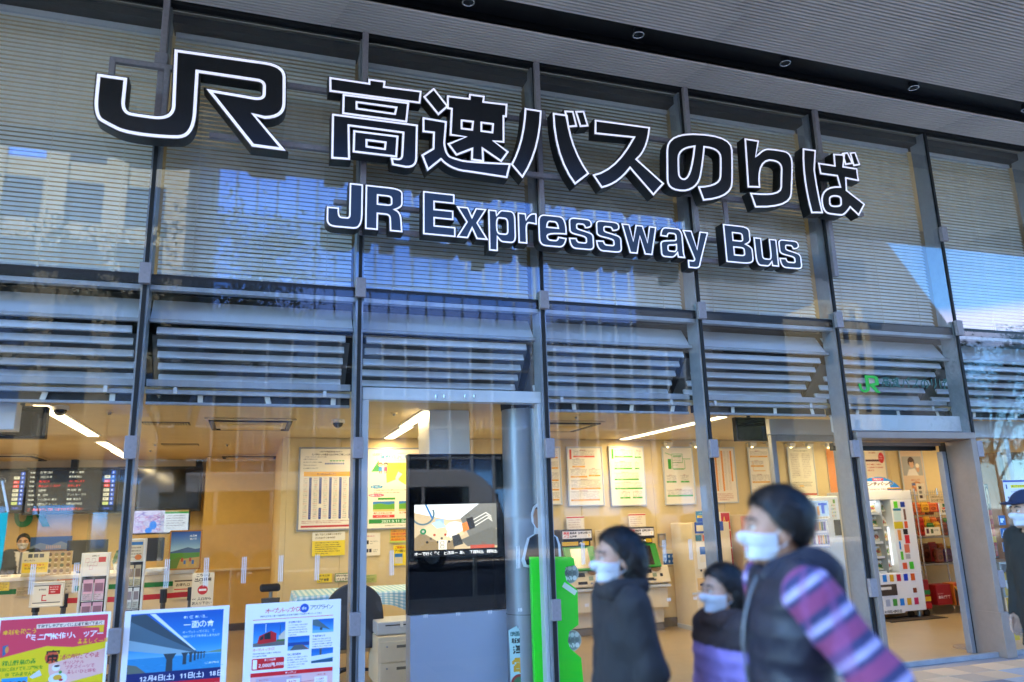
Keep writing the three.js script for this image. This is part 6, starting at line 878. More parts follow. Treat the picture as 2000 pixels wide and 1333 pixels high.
// ---------------------------------------------------------------- bay right of the entrance
{
  const z = -0.55, p = rect(1921, 945, 1950, 1080, z); board('food_poster', 'tall dark food poster behind the glass right of the entrance', 'poster', rect(1921, 946, 1951, 1090, -0.9), -0.9, printMat(140, 420, (c, W, H) => { box(c, '#4a3c30', 0, 0, W, H); disc(c, '#d8b88a', 76, 70, 40, 46); disc(c, '#8a5a3a', 66, 80, 20, 26); jfill(c, 14, 6, 110, 12, '#c8b090'); box(c, '#b0241c', 0, 150, W, 190); for (let i = 0; i < 6; i++) disc(c, ['#e8a050', '#d86a3a'][i % 2], 30 + (i % 3) * 40, 190 + Math.floor(i / 3) * 50, 16, 12); box(c, '#f0c81c', 0, 300, W, 34); box(c, '#d8402a', 20, 340, 90, 70); for (let i = 0; i < 5; i++) box(c, '#f0d8b0', 26 + i * 18, 352 + (i % 2) * 22, 12, 30); }), { t: 0.01 });
  board('glass_notice', 'white notice with a yellow highlight on the glass at the right edge', 'notice', rect(1958, 939, 2040, 988, 0.012), 0.012, printMat(240, 150, (c, W, H) => { box(c, '#dfe6f2', 0, 0, W, H); box(c, '#2a4aa0', 0, 0, W, 10); box(c, '#f2e41c', 44, 26, 90, 18); jfill(c, 50, 28, 80, 13, '#5a5a20'); box(c, '#2a3a6a', 14, 24, 8, 26); lines(c, 40, 62, 180, 1, 14, '#99a', 9); jfill(c, 14, 92, 130, 15, '#334'); lines(c, 20, 120, 190, 1, 14, '#99a', 9); }), { t: 0.003 });
  [[1950, 1008], [1954, 1033], [1958, 1060]].forEach(([u, v], i) => { const a = at(u, v, 0.012), b = at(u + 16, v + 18, 0.012); board('pictogram_sticker', 'small blue pictogram sticker on the right glass, ' + ['uppermost', 'middle one', 'lowest'][i] + ' of three', 'sticker', [a.x, b.x, b.y, a.y], 0.008, printMat(64, 64, (c) => { box(c, '#1f5f96', 0, 0, 64, 64); c.strokeStyle = '#d8e8f4'; c.lineWidth = 6; if (i === 0) { box(c, '#d8e8f4', 14, 18, 24, 30); disc(c, '#d8e8f4', 44, 26, 8); } else if (i === 1) { c.beginPath(); c.moveTo(12, 50); c.lineTo(30, 16); c.lineTo(40, 50); c.lineTo(50, 20); c.stroke(); } else { c.strokeRect(20, 20, 26, 30); box(c, '#d8e8f4', 28, 8, 8, 14); } }), { t: 0.003 }); });
  const hd = rect(1900, 822, 1985, 856, -0.5), g = thing('inner_door', 'inner door with grey header right of the entrance', 'door', [0, 0, 0]); part('header', rb(hd[0], hd[1] + 0.3, hd[2], hd[3], -0.62, -0.5, 0.006), M.aluMatt, g); const xs = at(1972, 900, -0.55).x; part('stile', rb(xs - 0.04, xs + 0.03, 0.02, hd[2], -0.6, -0.54, 0.004), M.alu, g); part('pane', plane(xs - 0.9, xs - 0.04, 0.05, hd[2], -0.57), M.clear, g);
  const sh = thing('goods_shelf', 'low shelf of colourful goods behind the right glass', 'shelf', [10.0, 0, -1.0]); part('case', [rb(-0.5, 0.5, 0.02, 0.05, -0.4, 0, 0.004), rb(-0.5, 0.5, 0.4, 0.43, -0.4, 0, 0.004), rb(-0.5, 0.5, 0.8, 0.83, -0.4, 0, 0.004), bx(-0.5, -0.47, 0.05, 0.8, -0.4, 0), bx(0.47, 0.5, 0.05, 0.8, -0.4, 0), bx(-0.47, 0.47, 0.05, 0.8, -0.41, -0.4)], M.steel, sh);
  for (let i = 0; i < 6; i++) { const t = thing('goods_box', ['yellow', 'red', 'teal'][i % 3] + ' goods box on the ' + (i < 3 ? 'lower' : 'middle') + ' board of the right shelf', 'box', [9.7 + (i % 3) * 0.3, i < 3 ? 0.05 : 0.43, -1.15]); part('carton', rb(-0.12, 0.12, 0, 0.26, -0.1, 0.1, 0.006), std(['#e8b81c', '#c83a34', '#3a9a94'][i % 3], 0.5), t); part('label', bx(-0.08, 0.08, 0.08, 0.18, 0.101, 0.103), M.white, t); }
  board('yellow_banner', 'upright yellow banner panel low behind the right glass', 'banner', rect(1962, 1168, 1990, 1250, -0.3), -0.3, std('#e0b414', 0.6), { t: 0.02 });
  const fr = thing('wooden_cabinet', 'brown framed glass cabinet at the right edge of the hall', 'cabinet', [10.9, 0, -1.5]); part('frame', [rb(-0.5, -0.4, 0, 2.2, -0.4, 0, 0.006), rb(0.4, 0.5, 0, 2.2, -0.4, 0, 0.006), rb(-0.4, 0.4, 2.1, 2.2, -0.4, 0, 0.006), rb(-0.4, 0.4, 0, 0.1, -0.4, 0, 0.006), bx(-0.4, 0.4, 0.1, 2.1, -0.4, -0.38)], std('#6b5030', 0.5), fr); part('glass', plane(-0.4, 0.4, 0.1, 2.1, -0.03), M.clear, fr); for (let i = 0; i < 4; i++) part('shelf', bx(-0.4, 0.4, 0.5 + i * 0.4, 0.515 + i * 0.4, -0.36, -0.06), M.steel, fr);
}
// ---------------------------------------------------------------- on the glass: posters and safety stickers
{
  const stuck = (name, label, u0, v0, u1, v1, W, H, draw, back) => { const a = at(u0, v0, 0.03), b = at(u1, v1, 0.03), hgt = ((b.x - a.x) * H) / W, top = (a.y + b.y) / 2; return board(name, label, 'poster', [a.x, b.x, top - hgt, top], 0.016, printMat(W, H, draw, 0.35), { t: 0.006, back: back ?? M.whiteGloss }); };
  stuck('tour_poster', 'red and yellow tour poster with a bird and cartoon family, bottom left', -4, 1205, 216, 1198, 560, 770, (c, w, h) => {
    box(c, '#fff', 0, 0, w, h); const X = 14, W = w - 28; box(c, '#f2d41a', X, 14, W, h - 28); poly(c, '#e5405a', X, 14, X + W, 14, X + W, 70, X, 210); poly(c, '#e5405a', X, 60, X + W, 60, X + W, 160, 380, 180, 250, 165, X, 215); c.save(); jt(c, '幸新を招こう！', 28, 66, 28, '#f8d020', 0.12); box(c, '#fbe3cc', 190, 46, 340, 24); jfill(c, 194, 49, 330, 18, '#4a3030'); poly(c, '#f2c01a', 400, 76, 530, 70, 530, 110, 510, 110, 505, 84);
    jt(c, '『ミニ門松作り』 ツアー', 128, 96, 36, '#fff', 0.14, 0.98); jt(c, '楽楽しく一席', 400, 140, 27, '#f8c81c', 0.12); disc(c, '#e05a3a', 280, 226, 34); jt(c, '寅', 244, 184, 74, '#2a1a14', 0.1); poly(c, '#3c6a9a', 36, 150, 62, 144, 54, 192, 40, 206); disc(c, '#e89a4a', 58, 170, 9, 18);
    jt(c, '館山野鳥の森', 42, 226, 27, '#2a8a2a', 0.11); jt(c, '新年に向けてミニ門松を', 22, 262, 20, '#4a8a18', 0.11); jt(c, '作ってみませんか', 62, 290, 20, '#4a8a18', 0.11); poly(c, '#f6c2b4', 268, 262, X + W, 196, X + W, 330, 300, 380, 270, 300); jt(c, '渚の駅たてやま', 322, 214, 29, '#d84a5a', 0.1, 0.98); jt(c, 'オリジナル', 338, 250, 21, '#d8506a', 0.1); jt(c, 'プチスイーツで', 350, 274, 21, '#d8506a', 0.1); jt(c, '楽しいひと時を', 362, 300, 21, '#d8506a', 0.1);
    disc(c, '#f4f0ea', 306, 282, 20, 18); disc(c, '#4a3024', 310, 274, 14, 6); disc(c, '#e8ecf2', 320, 340, 46, 30); disc(c, '#e8b02a', 318, 334, 22, 14); disc(c, '#3a9a3a', 330, 308, 8); disc(c, '#c03a3a', 336, 348, 10, 7);
    box(c, '#2f9fe0', 48, 318, 124, 96); for (let i = 0; i < 9; i++) disc(c, ['#2a6a2a', '#7a5a34', '#b89a54'][i % 3], 68 + (i % 5) * 22, 360 + Math.floor(i / 5) * 34, 14, 24); poly(c, '#d8dde4', 180, 320, 226, 286, 240, 316, 196, 330); poly(c, '#6a86a0', 190, 372, 276, 350, 268, 414, 184, 398); box(c, '#5a4a38', 205, 378, 56, 28);
    poly(c, '#f2d41a', 300, 400, X + W, 360, X + W, h - 14, 300, h - 14); for (const [x, k, s] of [[360, 0, 26], [398, 1, 24], [436, 2, 24], [330, 3, 18]]) { disc(c, '#4a3020', x, 404 - s * 0.6, s * 0.8, s * 0.8); disc(c, '#f6d2b0', x, 410 - s * 0.3, s * 0.62, s * 0.68); box(c, ['#7ac02a', '#f0b090', '#e86a3a', '#3a8ad8'][k], x - s * 0.6, 416, s * 1.2, 60); } lines(c, 30, 500, 490, 10, 24, '#7a5a20', 13); box(c, '#e5405a', X, h - 90, W, 76); c.restore();
  });
  stuck('bridge_poster', 'white bordered poster of a bay bridge under a blue sky', 244, 1194, 448, 1184, 560, 760, (c, w, h) => {
    box(c, '#f4f4f6', 0, 0, w, h); const X = 32, W = w - 64, sky = c.createLinearGradient(0, 20, 0, 330); sky.addColorStop(0, '#0a5ab8'); sky.addColorStop(0.6, '#2f96dc'); sky.addColorStop(1, '#b9def0'); c.fillStyle = sky; c.fillRect(X, 20, W, 320); box(c, '#2a8fc8', X, 262, W, 78); for (let i = 0; i < 60; i++) box(c, rnd() < 0.5 ? '#4aa6d6' : '#1f7fb8', X + rnd() * W, 264 + rnd() * 74, 18, 1.5);
    poly(c, '#3a4f5c', X, 30, 110, 24, 400, 250, 500, 252, 400, 258, X, 176); poly(c, '#4f6e80', X, 60, 380, 240, 400, 256, X, 190); poly(c, '#90b4c4', X, 160, 330, 236, 400, 256, 280, 256, X, 216); poly(c, '#e6eff4', 130, 24, 160, 24, 390, 236, 380, 238); for (const [x, s] of [[250, 1], [330, 0.55], [362, 0.4], [384, 0.3], [402, 0.22], [418, 0.18], [434, 0.15]]) { const y = 250, b = 340 - (1 - s) * 66; poly(c, '#33444e', x - 34 * s, y - 4, x + 34 * s, y - 4, x + 16 * s, y + 28 * s, x + 18 * s, b, x - 18 * s, b, x - 16 * s, y + 28 * s); } poly(c, '#6b7468', X, 290, 80, 300, 130, 340, X, 340); poly(c, '#7a9a80', 430, 254, W + X, 240, W + X, 258);
    jt(c, '青い空、青い海…', 310, 44, 18, '#eaf6ff', 0.12); jt(c, '一面の青。', 312, 72, 42, '#fff', 0.11); jt(c, 'オープントップバスに乗って、', 310, 128, 15, '#e4f2ff', 0.12, 0.97); jt(c, '海新ドライブを作楽しませんか。', 310, 152, 15, '#e4f2ff', 0.12, 0.97); jfill(c, 440, 306, 80, 11, '#fff');
    box(c, '#14286a', X, 340, W, 58); jt(c, '12月4日(土)  11日(土)  18日(土)', 100, 352, 34, '#fff', 0.13); box(c, '#e01c2c', X, 398, W, 90); jt(c, 'オープントップバス', 98, 418, 48, '#fff', 0.14, 0.98); jfill(c, 46, 436, 50, 13, '#5a0a14'); box(c, '#f4f4f6', X, 488, W, 250); jfill(c, 60, 510, 420, 30, '#2a3a8a'); box(c, '#2aa03a', 470, 502, 40, 20); lines(c, 60, 560, 430, 7, 24, '#556', 13);
  });
  stuck('route_poster', 'white poster with photos of a red open top bus and a route chart', 480, 1181, 666, 1171, 560, 780, (c, w, h) => {
    box(c, '#f6f6f8', 0, 0, w, h); let x = jt(c, 'オープントップバス', 112, 30, 30, '#d8402e', 0.11, 0.76); disc(c, '#1a56c0', x + 24, 42, 26); jt(c, 'de', x + 8, 28, 24, '#fff'); jt(c, 'アクアライン', x + 56, 26, 28, '#55565c', 0.09, 0.8); jfill(c, 84, 70, 370, 11, '#8a8a90'); box(c, '#d85a48', 44, 92, 470, 3);
    const sky = (X, Y, W, H) => { const g = c.createLinearGradient(0, Y, 0, Y + H); g.addColorStop(0, '#0a62c0'); g.addColorStop(1, '#6ab8e8'); c.fillStyle = g; c.fillRect(X, Y, W, H); }; sky(50, 114, 182, 132); poly(c, '#6a6a6a', 50, 226, 232, 212, 232, 246, 50, 246); poly(c, '#c8222c', 74, 226, 84, 186, 150, 160, 182, 176, 182, 222, 90, 232); poly(c, '#1c2a34', 112, 178, 148, 164, 150, 206, 114, 206); poly(c, '#26343c', 90, 192, 108, 184, 108, 206, 88, 210); poly(c, '#d8cdb8', 196, 190, 232, 160, 232, 212, 196, 216); box(c, '#4a7a34', 186, 212, 46, 10); box(c, '#e8eef4', 118, 120, 4, 46); box(c, '#3a4a58', 202, 130, 3, 60);
    sky(392, 112, 126, 78); poly(c, '#55707c', 392, 112, 420, 112, 500, 176, 392, 144); poly(c, '#3a4a52', 436, 160, 452, 160, 450, 190, 438, 190); poly(c, '#7ac0d8', 392, 174, 518, 178, 518, 190, 392, 190); sky(250, 202, 126, 78); box(c, '#1a4a9a', 250, 236, 126, 20); poly(c, '#5a6268', 262, 280, 290, 250, 336, 250, 368, 280); poly(c, '#b05a3a', 340, 254, 376, 280, 366, 280, 336, 254); sky(390, 280, 128, 82); box(c, '#5a5a5e', 438, 280, 12, 50); poly(c, '#e8f2f8', 390, 322, 518, 312, 518, 336, 390, 350); poly(c, '#2c5a7a', 390, 350, 518, 340, 518, 362, 390, 362);
    for (const [X, Y, W, n] of [[250, 112, 120, 5], [250, 296, 126, 5], [392, 202, 126, 5]]) { jfill(c, X, Y, W * 0.7, 13, '#4a5a9a'); lines(c, X, Y + 20, W, n, 14, '#8a8a94', 8); } jt(c, 'オープントップバス', 50, 254, 17, '#d86a5a', 0.1, 0.8); lines(c, 50, 280, 180, 2, 15, '#77777f', 9);
    c.fillStyle = '#dc2430'; c.beginPath(); c.roundRect(48, 312, 184, 64, 8); c.fill(); box(c, '#fff', 54, 318, 24, 52); jfill(c, 118, 316, 70, 13, '#fff'); jt(c, '2,000円', 86, 338, 26, '#fff', 0.14); jt(c, '1,000円', 166, 336, 24, '#fff', 0.14);
    box(c, '#e01c2c', 44, 392, 474, 22); jfill(c, 240, 396, 70, 13, '#fff'); box(c, '#f0c4c4', 44, 414, 474, 330); box(c, '#cbb4c6', 76, 424, 260, 150); for (const [X, Y, W, H] of [[84, 446, 80, 44], [250, 440, 78, 46], [84, 506, 80, 44], [250, 500, 78, 44], [412, 440, 76, 92]]) { box(c, '#f8f2f4', X, Y, W, H); jfill(c, X + 12, Y + 8, W - 24, 11, '#c85a5a'); jfill(c, X + 8, Y + 24, W - 16, 9, '#998'); jfill(c, X + 10, Y - 16, W - 18, 9, '#d8605a'); } c.strokeStyle = '#c85a5a'; c.lineWidth = 2; c.beginPath(); c.moveTo(164, 466); c.lineTo(250, 462); c.moveTo(328, 462); c.lineTo(412, 458); c.moveTo(164, 526); c.lineTo(250, 522); c.moveTo(328, 522); c.lineTo(412, 512); c.stroke(); jfill(c, 344, 474, 56, 11, '#c85a5a'); lines(c, 60, 610, 440, 6, 20, '#a07a7a', 11);
  });
  const mk = (u, v, h, t) => { const p = at(u, v, 0.004), g = thing('glass_sticker', t, 'sticker', [p.x, p.y, 0.003], 0, 'white three line safety stickers on the glass'); for (const k of [-1, 0, 1]) part('line', bx(k * 0.0125 - 0.0027, k * 0.0125 + 0.0027, -h / 2, h / 2, 0, 0.0012), M.white, g); };
  const NTH = ['first', 'second', 'third', 'fourth', 'fifth', 'sixth', 'seventh', 'eighth', 'ninth', 'tenth', 'eleventh', 'twelfth', 'thirteenth']; let ni = 0, nj = 0;
  for (const [u, v, h] of [[62, 1132, 0.2], [147, 1129, 0.2], [325, 1121, 0.2], [402, 1118, 0.2], [476, 1114, 0.19], [548, 1111, 0.19], [619, 1109, 0.19], [765, 1100, 0.19], [1012, 1089, 0.18], [1139, 1082, 0.18], [1298, 1076, 0.18], [1349, 1074, 0.18], [1456, 1070, 0.18]]) mk(u, v, h, 'long white three line safety sticker on the glass, ' + NTH[ni++] + ' from the left');
  for (const [u, v] of [[831, 1204], [895, 1200], [957, 1196], [1016, 1192], [1146, 1183], [1307, 1172], [1358, 1169]]) mk(u, v, 0.026, 'short white three line sticker on the glass, ' + NTH[nj++] + ' from the left');
}
// ---------------------------------------------------------------- people
// a closed surface of a distance field, by surface nets on a grid of cells of size h
function surface(f, lo, hi, h, color) {
  const n = [0, 1, 2].map((i) => Math.ceil((hi[i] - lo[i]) / h) + 1), [nx, ny, nz] = n, val = new Float32Array(nx * ny * nz), id = new Int32Array(nx * ny * nz).fill(-1), pos = [], idx = [];
  for (let k = 0, q = 0; k < nz; k++) for (let j = 0; j < ny; j++) for (let i = 0; i < nx; i++, q++) val[q] = f(lo[0] + i * h, lo[1] + j * h, lo[2] + k * h);
  const at3 = (i, j, k) => i + nx * (j + ny * k), E = [[0, 1], [2, 3], [4, 5], [6, 7], [0, 2], [1, 3], [4, 6], [5, 7], [0, 4], [1, 5], [2, 6], [3, 7]];
  for (let k = 0; k + 1 < nz; k++) for (let j = 0; j + 1 < ny; j++) for (let i = 0; i + 1 < nx; i++) {
    const c = []; let m = 0; for (let b = 0; b < 8; b++) { const v = val[at3(i + (b & 1), j + ((b >> 1) & 1), k + (b >> 2))]; c.push(v); if (v < 0) m |= 1 << b; }
    if (m === 0 || m === 255) continue;
    let x = 0, y = 0, z = 0, s = 0; for (const [a, b] of E) if (c[a] < 0 !== c[b] < 0) { const t = c[a] / (c[a] - c[b]); x += (a & 1) + t * ((b & 1) - (a & 1)); y += ((a >> 1) & 1) + t * (((b >> 1) & 1) - ((a >> 1) & 1)); z += (a >> 2) + t * ((b >> 2) - (a >> 2)); s++; }
    id[at3(i, j, k)] = pos.length / 3; pos.push(lo[0] + (i + x / s) * h, lo[1] + (j + y / s) * h, lo[2] + (k + z / s) * h);
  }
  const quad = (a, b, c, d, flip) => { if (a < 0 || b < 0 || c < 0 || d < 0) return; flip ? idx.push(a, c, b, b, c, d) : idx.push(a, b, c, b, d, c); };
  for (let k = 1; k + 1 < nz; k++) for (let j = 1; j + 1 < ny; j++) for (let i = 1; i + 1 < nx; i++) {
    const v = val[at3(i, j, k)] < 0;
    if (v !== val[at3(i + 1, j, k)] < 0) quad(id[at3(i, j - 1, k - 1)], id[at3(i, j, k - 1)], id[at3(i, j - 1, k)], id[at3(i, j, k)], !v);
    if (v !== val[at3(i, j + 1, k)] < 0) quad(id[at3(i - 1, j, k - 1)], id[at3(i, j, k - 1)], id[at3(i - 1, j, k)], id[at3(i, j, k)], v);
    if (v !== val[at3(i, j, k + 1)] < 0) quad(id[at3(i - 1, j - 1, k)], id[at3(i, j - 1, k)], id[at3(i - 1, j, k)], id[at3(i, j, k)], !v);
  }
  const g = new THREE.BufferGeometry(); g.setAttribute('position', new THREE.Float32BufferAttribute(pos, 3)); g.setIndex(idx); g.computeVertexNormals();
  const nv = pos.length / 3, uv = new Float32Array(nv * 2), col = new Float32Array(nv * 3), cc = [1, 1, 1];
  for (let i = 0; i < nv; i++) { uv[2 * i] = pos[3 * i] + pos[3 * i + 2]; uv[2 * i + 1] = pos[3 * i + 1]; const q = color ? color(pos[3 * i], pos[3 * i + 1], pos[3 * i + 2]) : cc; col.set(q, 3 * i); }
  g.setAttribute('uv', new THREE.BufferAttribute(uv, 2)); g.setAttribute('color', new THREE.BufferAttribute(col, 3)); return g;
}
const smin = (a, b, k) => { const h = Math.max(k - Math.abs(a - b), 0) / k; return Math.min(a, b) - h * h * k * 0.25; };
function capsule(a, b, ra, rb) { const bx = b[0] - a[0], by = b[1] - a[1], bz = b[2] - a[2], l = bx * bx + by * by + bz * bz || 1e-9; return (x, y, z) => { const px = x - a[0], py = y - a[1], pz = z - a[2], t = Math.min(1, Math.max(0, (px * bx + py * by + pz * bz) / l)), dx = px - bx * t, dy = py - by * t, dz = pz - bz * t; return Math.sqrt(dx * dx + dy * dy + dz * dz) - (ra + (rb - ra) * t); }; }
function ellip(c, r) { return (x, y, z) => { const a = (x - c[0]) / r[0], b = (y - c[1]) / r[1], d = (z - c[2]) / r[2], k0 = Math.sqrt(a * a + b * b + d * d), p = a / r[0], q = b / r[1], s = d / r[2], k1 = Math.sqrt(p * p + q * q + s * s) || 1e-6; return k0 < 1e-4 ? -Math.min(...r) : (k0 * (k0 - 1)) / k1; }; }
const blend = (fs, k) => (x, y, z) => { let d = fs[0](x, y, z); for (let i = 1; i < fs.length; i++) d = smin(d, fs[i](x, y, z), k); return d; };
const HAIR = std('#0d0b0a', 0.45), MASK = new THREE.MeshStandardMaterial({ color: '#c6c9d2', roughness: 0.85 }), EYE = std('#0c0908', 0.15), EYEW = std('#d8d2c8', 0.3);
const WEAVE = noiseTex(128, (u, v) => { const n = 0.5 + 0.25 * Math.sin(u * 6.2832 * 32) * Math.sin(v * 6.2832 * 32) + 0.3 * (fbm(u, v) - 0.5); return [n, n, n]; }, 9), PORE = noiseTex(128, (u, v) => { const n = fbm(u * 1, v * 1); return [n, n, n]; }, 7);
const vc = (r = 0.85, skin) => new THREE.MeshStandardMaterial({ color: '#ffffff', vertexColors: true, roughness: r, bumpMap: skin ? PORE : WEAVE, bumpScale: skin ? 0.0008 : 0.0012 });
const nz3 = (x, y, z, k) => Math.sin(x * k + 1.3 * Math.sin(y * k * 0.7)) * Math.sin(y * k * 1.1 + 2.1 * Math.sin(z * k * 0.6)) * Math.sin(z * k * 0.9 + 1.7 * Math.sin(x * k * 0.8));
// figure 1.70 m tall in its own frame: faces +z, +x is its left side; scaled by o.s
function person(label, pos, turn, o) {
  const g = thing('person', label, 'person', pos, turn); g.scale.setScalar(o.s ?? 1);
  const J = { sL: [0.185, 1.395, 0], eL: [0.245, 1.14, -0.09], wL: [0.235, 0.9, -0.02], sR: [-0.185, 1.395, 0], eR: [-0.235, 1.14, 0.03], wR: [-0.2, 0.93, 0.2], hL: [0.09, 0.9, 0], kL: [0.095, 0.5, 0.13], aL: [0.09, 0.09, 0.2], tL: [0.1, 0.035, 0.36], hR: [-0.09, 0.9, 0], kR: [-0.095, 0.49, -0.02], aR: [-0.09, 0.17, -0.28], tR: [-0.1, 0.035, -0.16], ...o.pose };
  const skin = o.skin ?? [0.5, 0.3, 0.2], lean = o.lean ?? 0;
  const head = blend([ellip([0, 1.605, -0.012], [0.076, 0.092, 0.096]), ellip([0, 1.553, 0.022], [0.064, 0.088, 0.074]), capsule([0, 1.492, 0.06], [0, 1.487, 0.072], 0.03, 0.024), capsule([0, 1.575, 0.093], [0, 1.548, 0.112], 0.008, 0.014), ellip([0.034, 1.552, 0.062], [0.028, 0.022, 0.028]), ellip([-0.034, 1.552, 0.062], [0.028, 0.022, 0.028]), capsule([-0.032, 1.598, 0.078], [0.032, 1.598, 0.078], 0.012, 0.012)], 0.022);
  const ears = blend([ellip([0.077, 1.56, -0.008], [0.011, 0.032, 0.02]), ellip([-0.077, 1.56, -0.008], [0.011, 0.032, 0.02])], 0.01), neck = capsule([0, 1.4, -0.02], [0, 1.52, -0.008], 0.056, 0.05);
  const socket = (x, y, z) => Math.min(ellip([0.031, 1.579, 0.096], [0.019, 0.011, 0.018])(x, y, z), ellip([-0.031, 1.579, 0.096], [0.019, 0.011, 0.018])(x, y, z));
  const full = (x, y, z) => { let d = smin(head(x, y, z), ears(x, y, z), 0.012); d = -smin(-d, socket(x, y, z), 0.008); return smin(d, neck(x, y, z), 0.03); };
  const flat = (f) => (x, y, z) => f(x, y, z * 1.28) * 0.88, torso = [flat(capsule([-0.03, 0.95, 0], [-0.03, 1.12, 0.005], 0.11, 0.108)), flat(capsule([0.03, 0.95, 0], [0.03, 1.12, 0.005], 0.11, 0.108)), flat(capsule([-0.065, 1.26, 0.0], [0.065, 1.26, 0.0], 0.118, 0.118)), flat(capsule([-0.135, 1.385, -0.005], [0.135, 1.385, -0.005], 0.064, 0.064)), flat(capsule([-0.06, 0.9, -0.02], [0.06, 0.9, -0.02], 0.115, 0.115))];
  const arm = (s) => [capsule(J['s' + s], J['e' + s], 0.056, 0.044), capsule(J['e' + s], J['w' + s], 0.043, 0.029)], leg = (s) => [capsule(J['h' + s], J['k' + s], 0.088, 0.058), capsule(J['k' + s], J['a' + s], 0.056, 0.038)], foot = (s) => [capsule(J['a' + s], J['t' + s], 0.042, 0.034)];
  const bodyF = blend([...torso, ...arm('L'), ...arm('R'), ...leg('L'), ...leg('R'), ...foot('L'), ...foot('R'), neck], 0.04), h = o.cell ?? 0.012;
  const hand = (s) => { // palm, four fingers and a thumb, slightly curled
    const w = new THREE.Vector3(...J['w' + s]), e = new THREE.Vector3(...J['e' + s]), d = w.clone().sub(e).normalize(), out = V(s === 'L' ? 1 : -1, 0, 0), fwd = V(0, 0, 1), a = fwd.addScaledVector(d, -fwd.dot(d)).normalize(), nrm = new THREE.Vector3().crossVectors(d, a).normalize(); if (nrm.dot(out) < 0) nrm.negate();
    const P = (l, b, c) => w.clone().addScaledVector(d, l).addScaledVector(a, b).addScaledVector(nrm, c).toArray(), fs = [capsule(P(0.0, 0, 0), P(0.03, 0, 0), 0.026, 0.026), capsule(P(0.035, 0.018, 0), P(0.085, 0.026, 0), 0.017, 0.014), capsule(P(0.035, -0.014, 0), P(0.082, -0.022, 0), 0.017, 0.013), capsule(P(0.05, 0, 0), P(0.088, 0, 0), 0.016, 0.014)];
    [[0.029, 0.068], [0.01, 0.076], [-0.009, 0.07], [-0.027, 0.055]].forEach(([b, l]) => { const k = P(0.088, b, 0), m = P(0.088 + l * 0.5, b, -0.012), t = P(0.088 + l * 0.86, b, -0.034); fs.push(capsule(k, m, 0.0095, 0.0085), capsule(m, t, 0.0085, 0.0068)); });
    fs.push(capsule(P(0.02, 0.024, -0.004), P(0.052, 0.044, -0.016), 0.013, 0.0105), capsule(P(0.052, 0.044, -0.016), P(0.082, 0.047, -0.028), 0.0105, 0.008));
    const c = P(0.08, 0, 0), f = blend(fs, 0.006); return surface(f, c.map((v) => v - 0.125), c.map((v) => v + 0.125), o.fine ? 0.004 : 0.006, () => skin);
  };
  const face = (x, y, z) => { const b = 0.12 * nz3(x, y, z, 30), red = Math.exp(-((Math.abs(x) - 0.04) ** 2 + (y - 1.545) ** 2) / 0.0009) * 0.12; return [skin[0] * (1 + b * 0.3 + red), skin[1] * (1 + b * 0.3 - red * 0.4), skin[2] * (1 + b * 0.3 - red * 0.3)]; };
  const parts = [surface(bodyF, [-0.45, -0.02, -0.5], [0.45, 1.47, 0.55], Math.max(h, 0.014), () => skin), surface(full, [-0.12, 1.38, -0.14], [0.12, 1.72, 0.16], o.fine ? 0.0042 : 0.007, face), hand('L'), hand('R')];
  const bm = vc(0.55, true); const inner = new THREE.Group(); inner.name = 'body_frame';
  const add = (n, geo, m) => part(n, geo, m, g);
  add('body', parts.map((q) => q.toNonIndexed()), bm);
  // garments follow the body a little way out
  const grow = (fs, k, d, ext) => { const f = blend(fs, k); return (x, y, z) => f(x, y, z) - d + (ext ? ext(x, y, z) : 0); };
  const hem = o.hem ?? 0.82, slv = o.sleeve ?? 1;
  const skirt = o.hem < 0.75 ? [flat(capsule([0, 0.95, 0], [0, o.hem + 0.02, 0.01], 0.12, 0.15))] : [];
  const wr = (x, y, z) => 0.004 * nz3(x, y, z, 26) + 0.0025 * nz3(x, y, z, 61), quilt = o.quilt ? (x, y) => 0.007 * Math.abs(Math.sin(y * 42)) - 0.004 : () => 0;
  const top = grow([...torso, ...skirt, ...(o.vest ? [] : [...arm('L'), ...arm('R')])], 0.05, o.bulk ?? 0.028, (x, y, z) => wr(x, y, z) + quilt(x, y));
  const cutN = (f) => (x, y, z) => Math.max(f(x, y, z), hem - y + 0.01 * nz3(x, 0, z, 20), -(ellip([0, 1.5, 0.005], [0.068, 0.085, 0.072])(x, y, z)));
  const trim = (f) => cutN((x, y, z) => { let d = f(x, y, z); for (const s of ['L', 'R']) { const w = J['w' + s]; d = Math.max(d, -(Math.hypot(x - w[0] * 1.0, y - w[1] + 0.035, z - w[2]) - 0.05)); } return d; });
  add('coat', surface(o.vest ? cutN(top) : trim(top), [-0.5, hem - 0.05, -0.5], [0.5, 1.56, 0.5], h, o.coat), vc(o.coatRough ?? 0.8));
  if (o.vest) for (const s of ['L', 'R']) { const f = grow(arm(s), 0.05, 0.027, wr), w = J['w' + s]; add('sleeve', surface((x, y, z) => Math.max(f(x, y, z), -(Math.hypot(x - w[0], y - w[1] + 0.03, z - w[2]) - 0.055)), [-0.45, 0.7, -0.5], [0.45, 1.5, 0.45], 0.008, (x, y, z) => o.plaid(x, y, z, J['s' + s], J['e' + s], J['w' + s])), vc(0.9)); }
  if (o.hood) add('hood', surface(blend([capsule([-0.075, 1.44, 0.03], [-0.09, 1.46, -0.06], 0.045, 0.055), capsule([0.075, 1.44, 0.03], [0.09, 1.46, -0.06], 0.045, 0.055), capsule([-0.08, 1.45, -0.1], [0.08, 1.45, -0.1], 0.055, 0.055), capsule([0, 1.42, -0.13], [0, 1.33, -0.16], 0.07, 0.04)], 0.04), [-0.2, 1.25, -0.28], [0.2, 1.56, 0.14], 0.009, o.coat), vc(0.85));
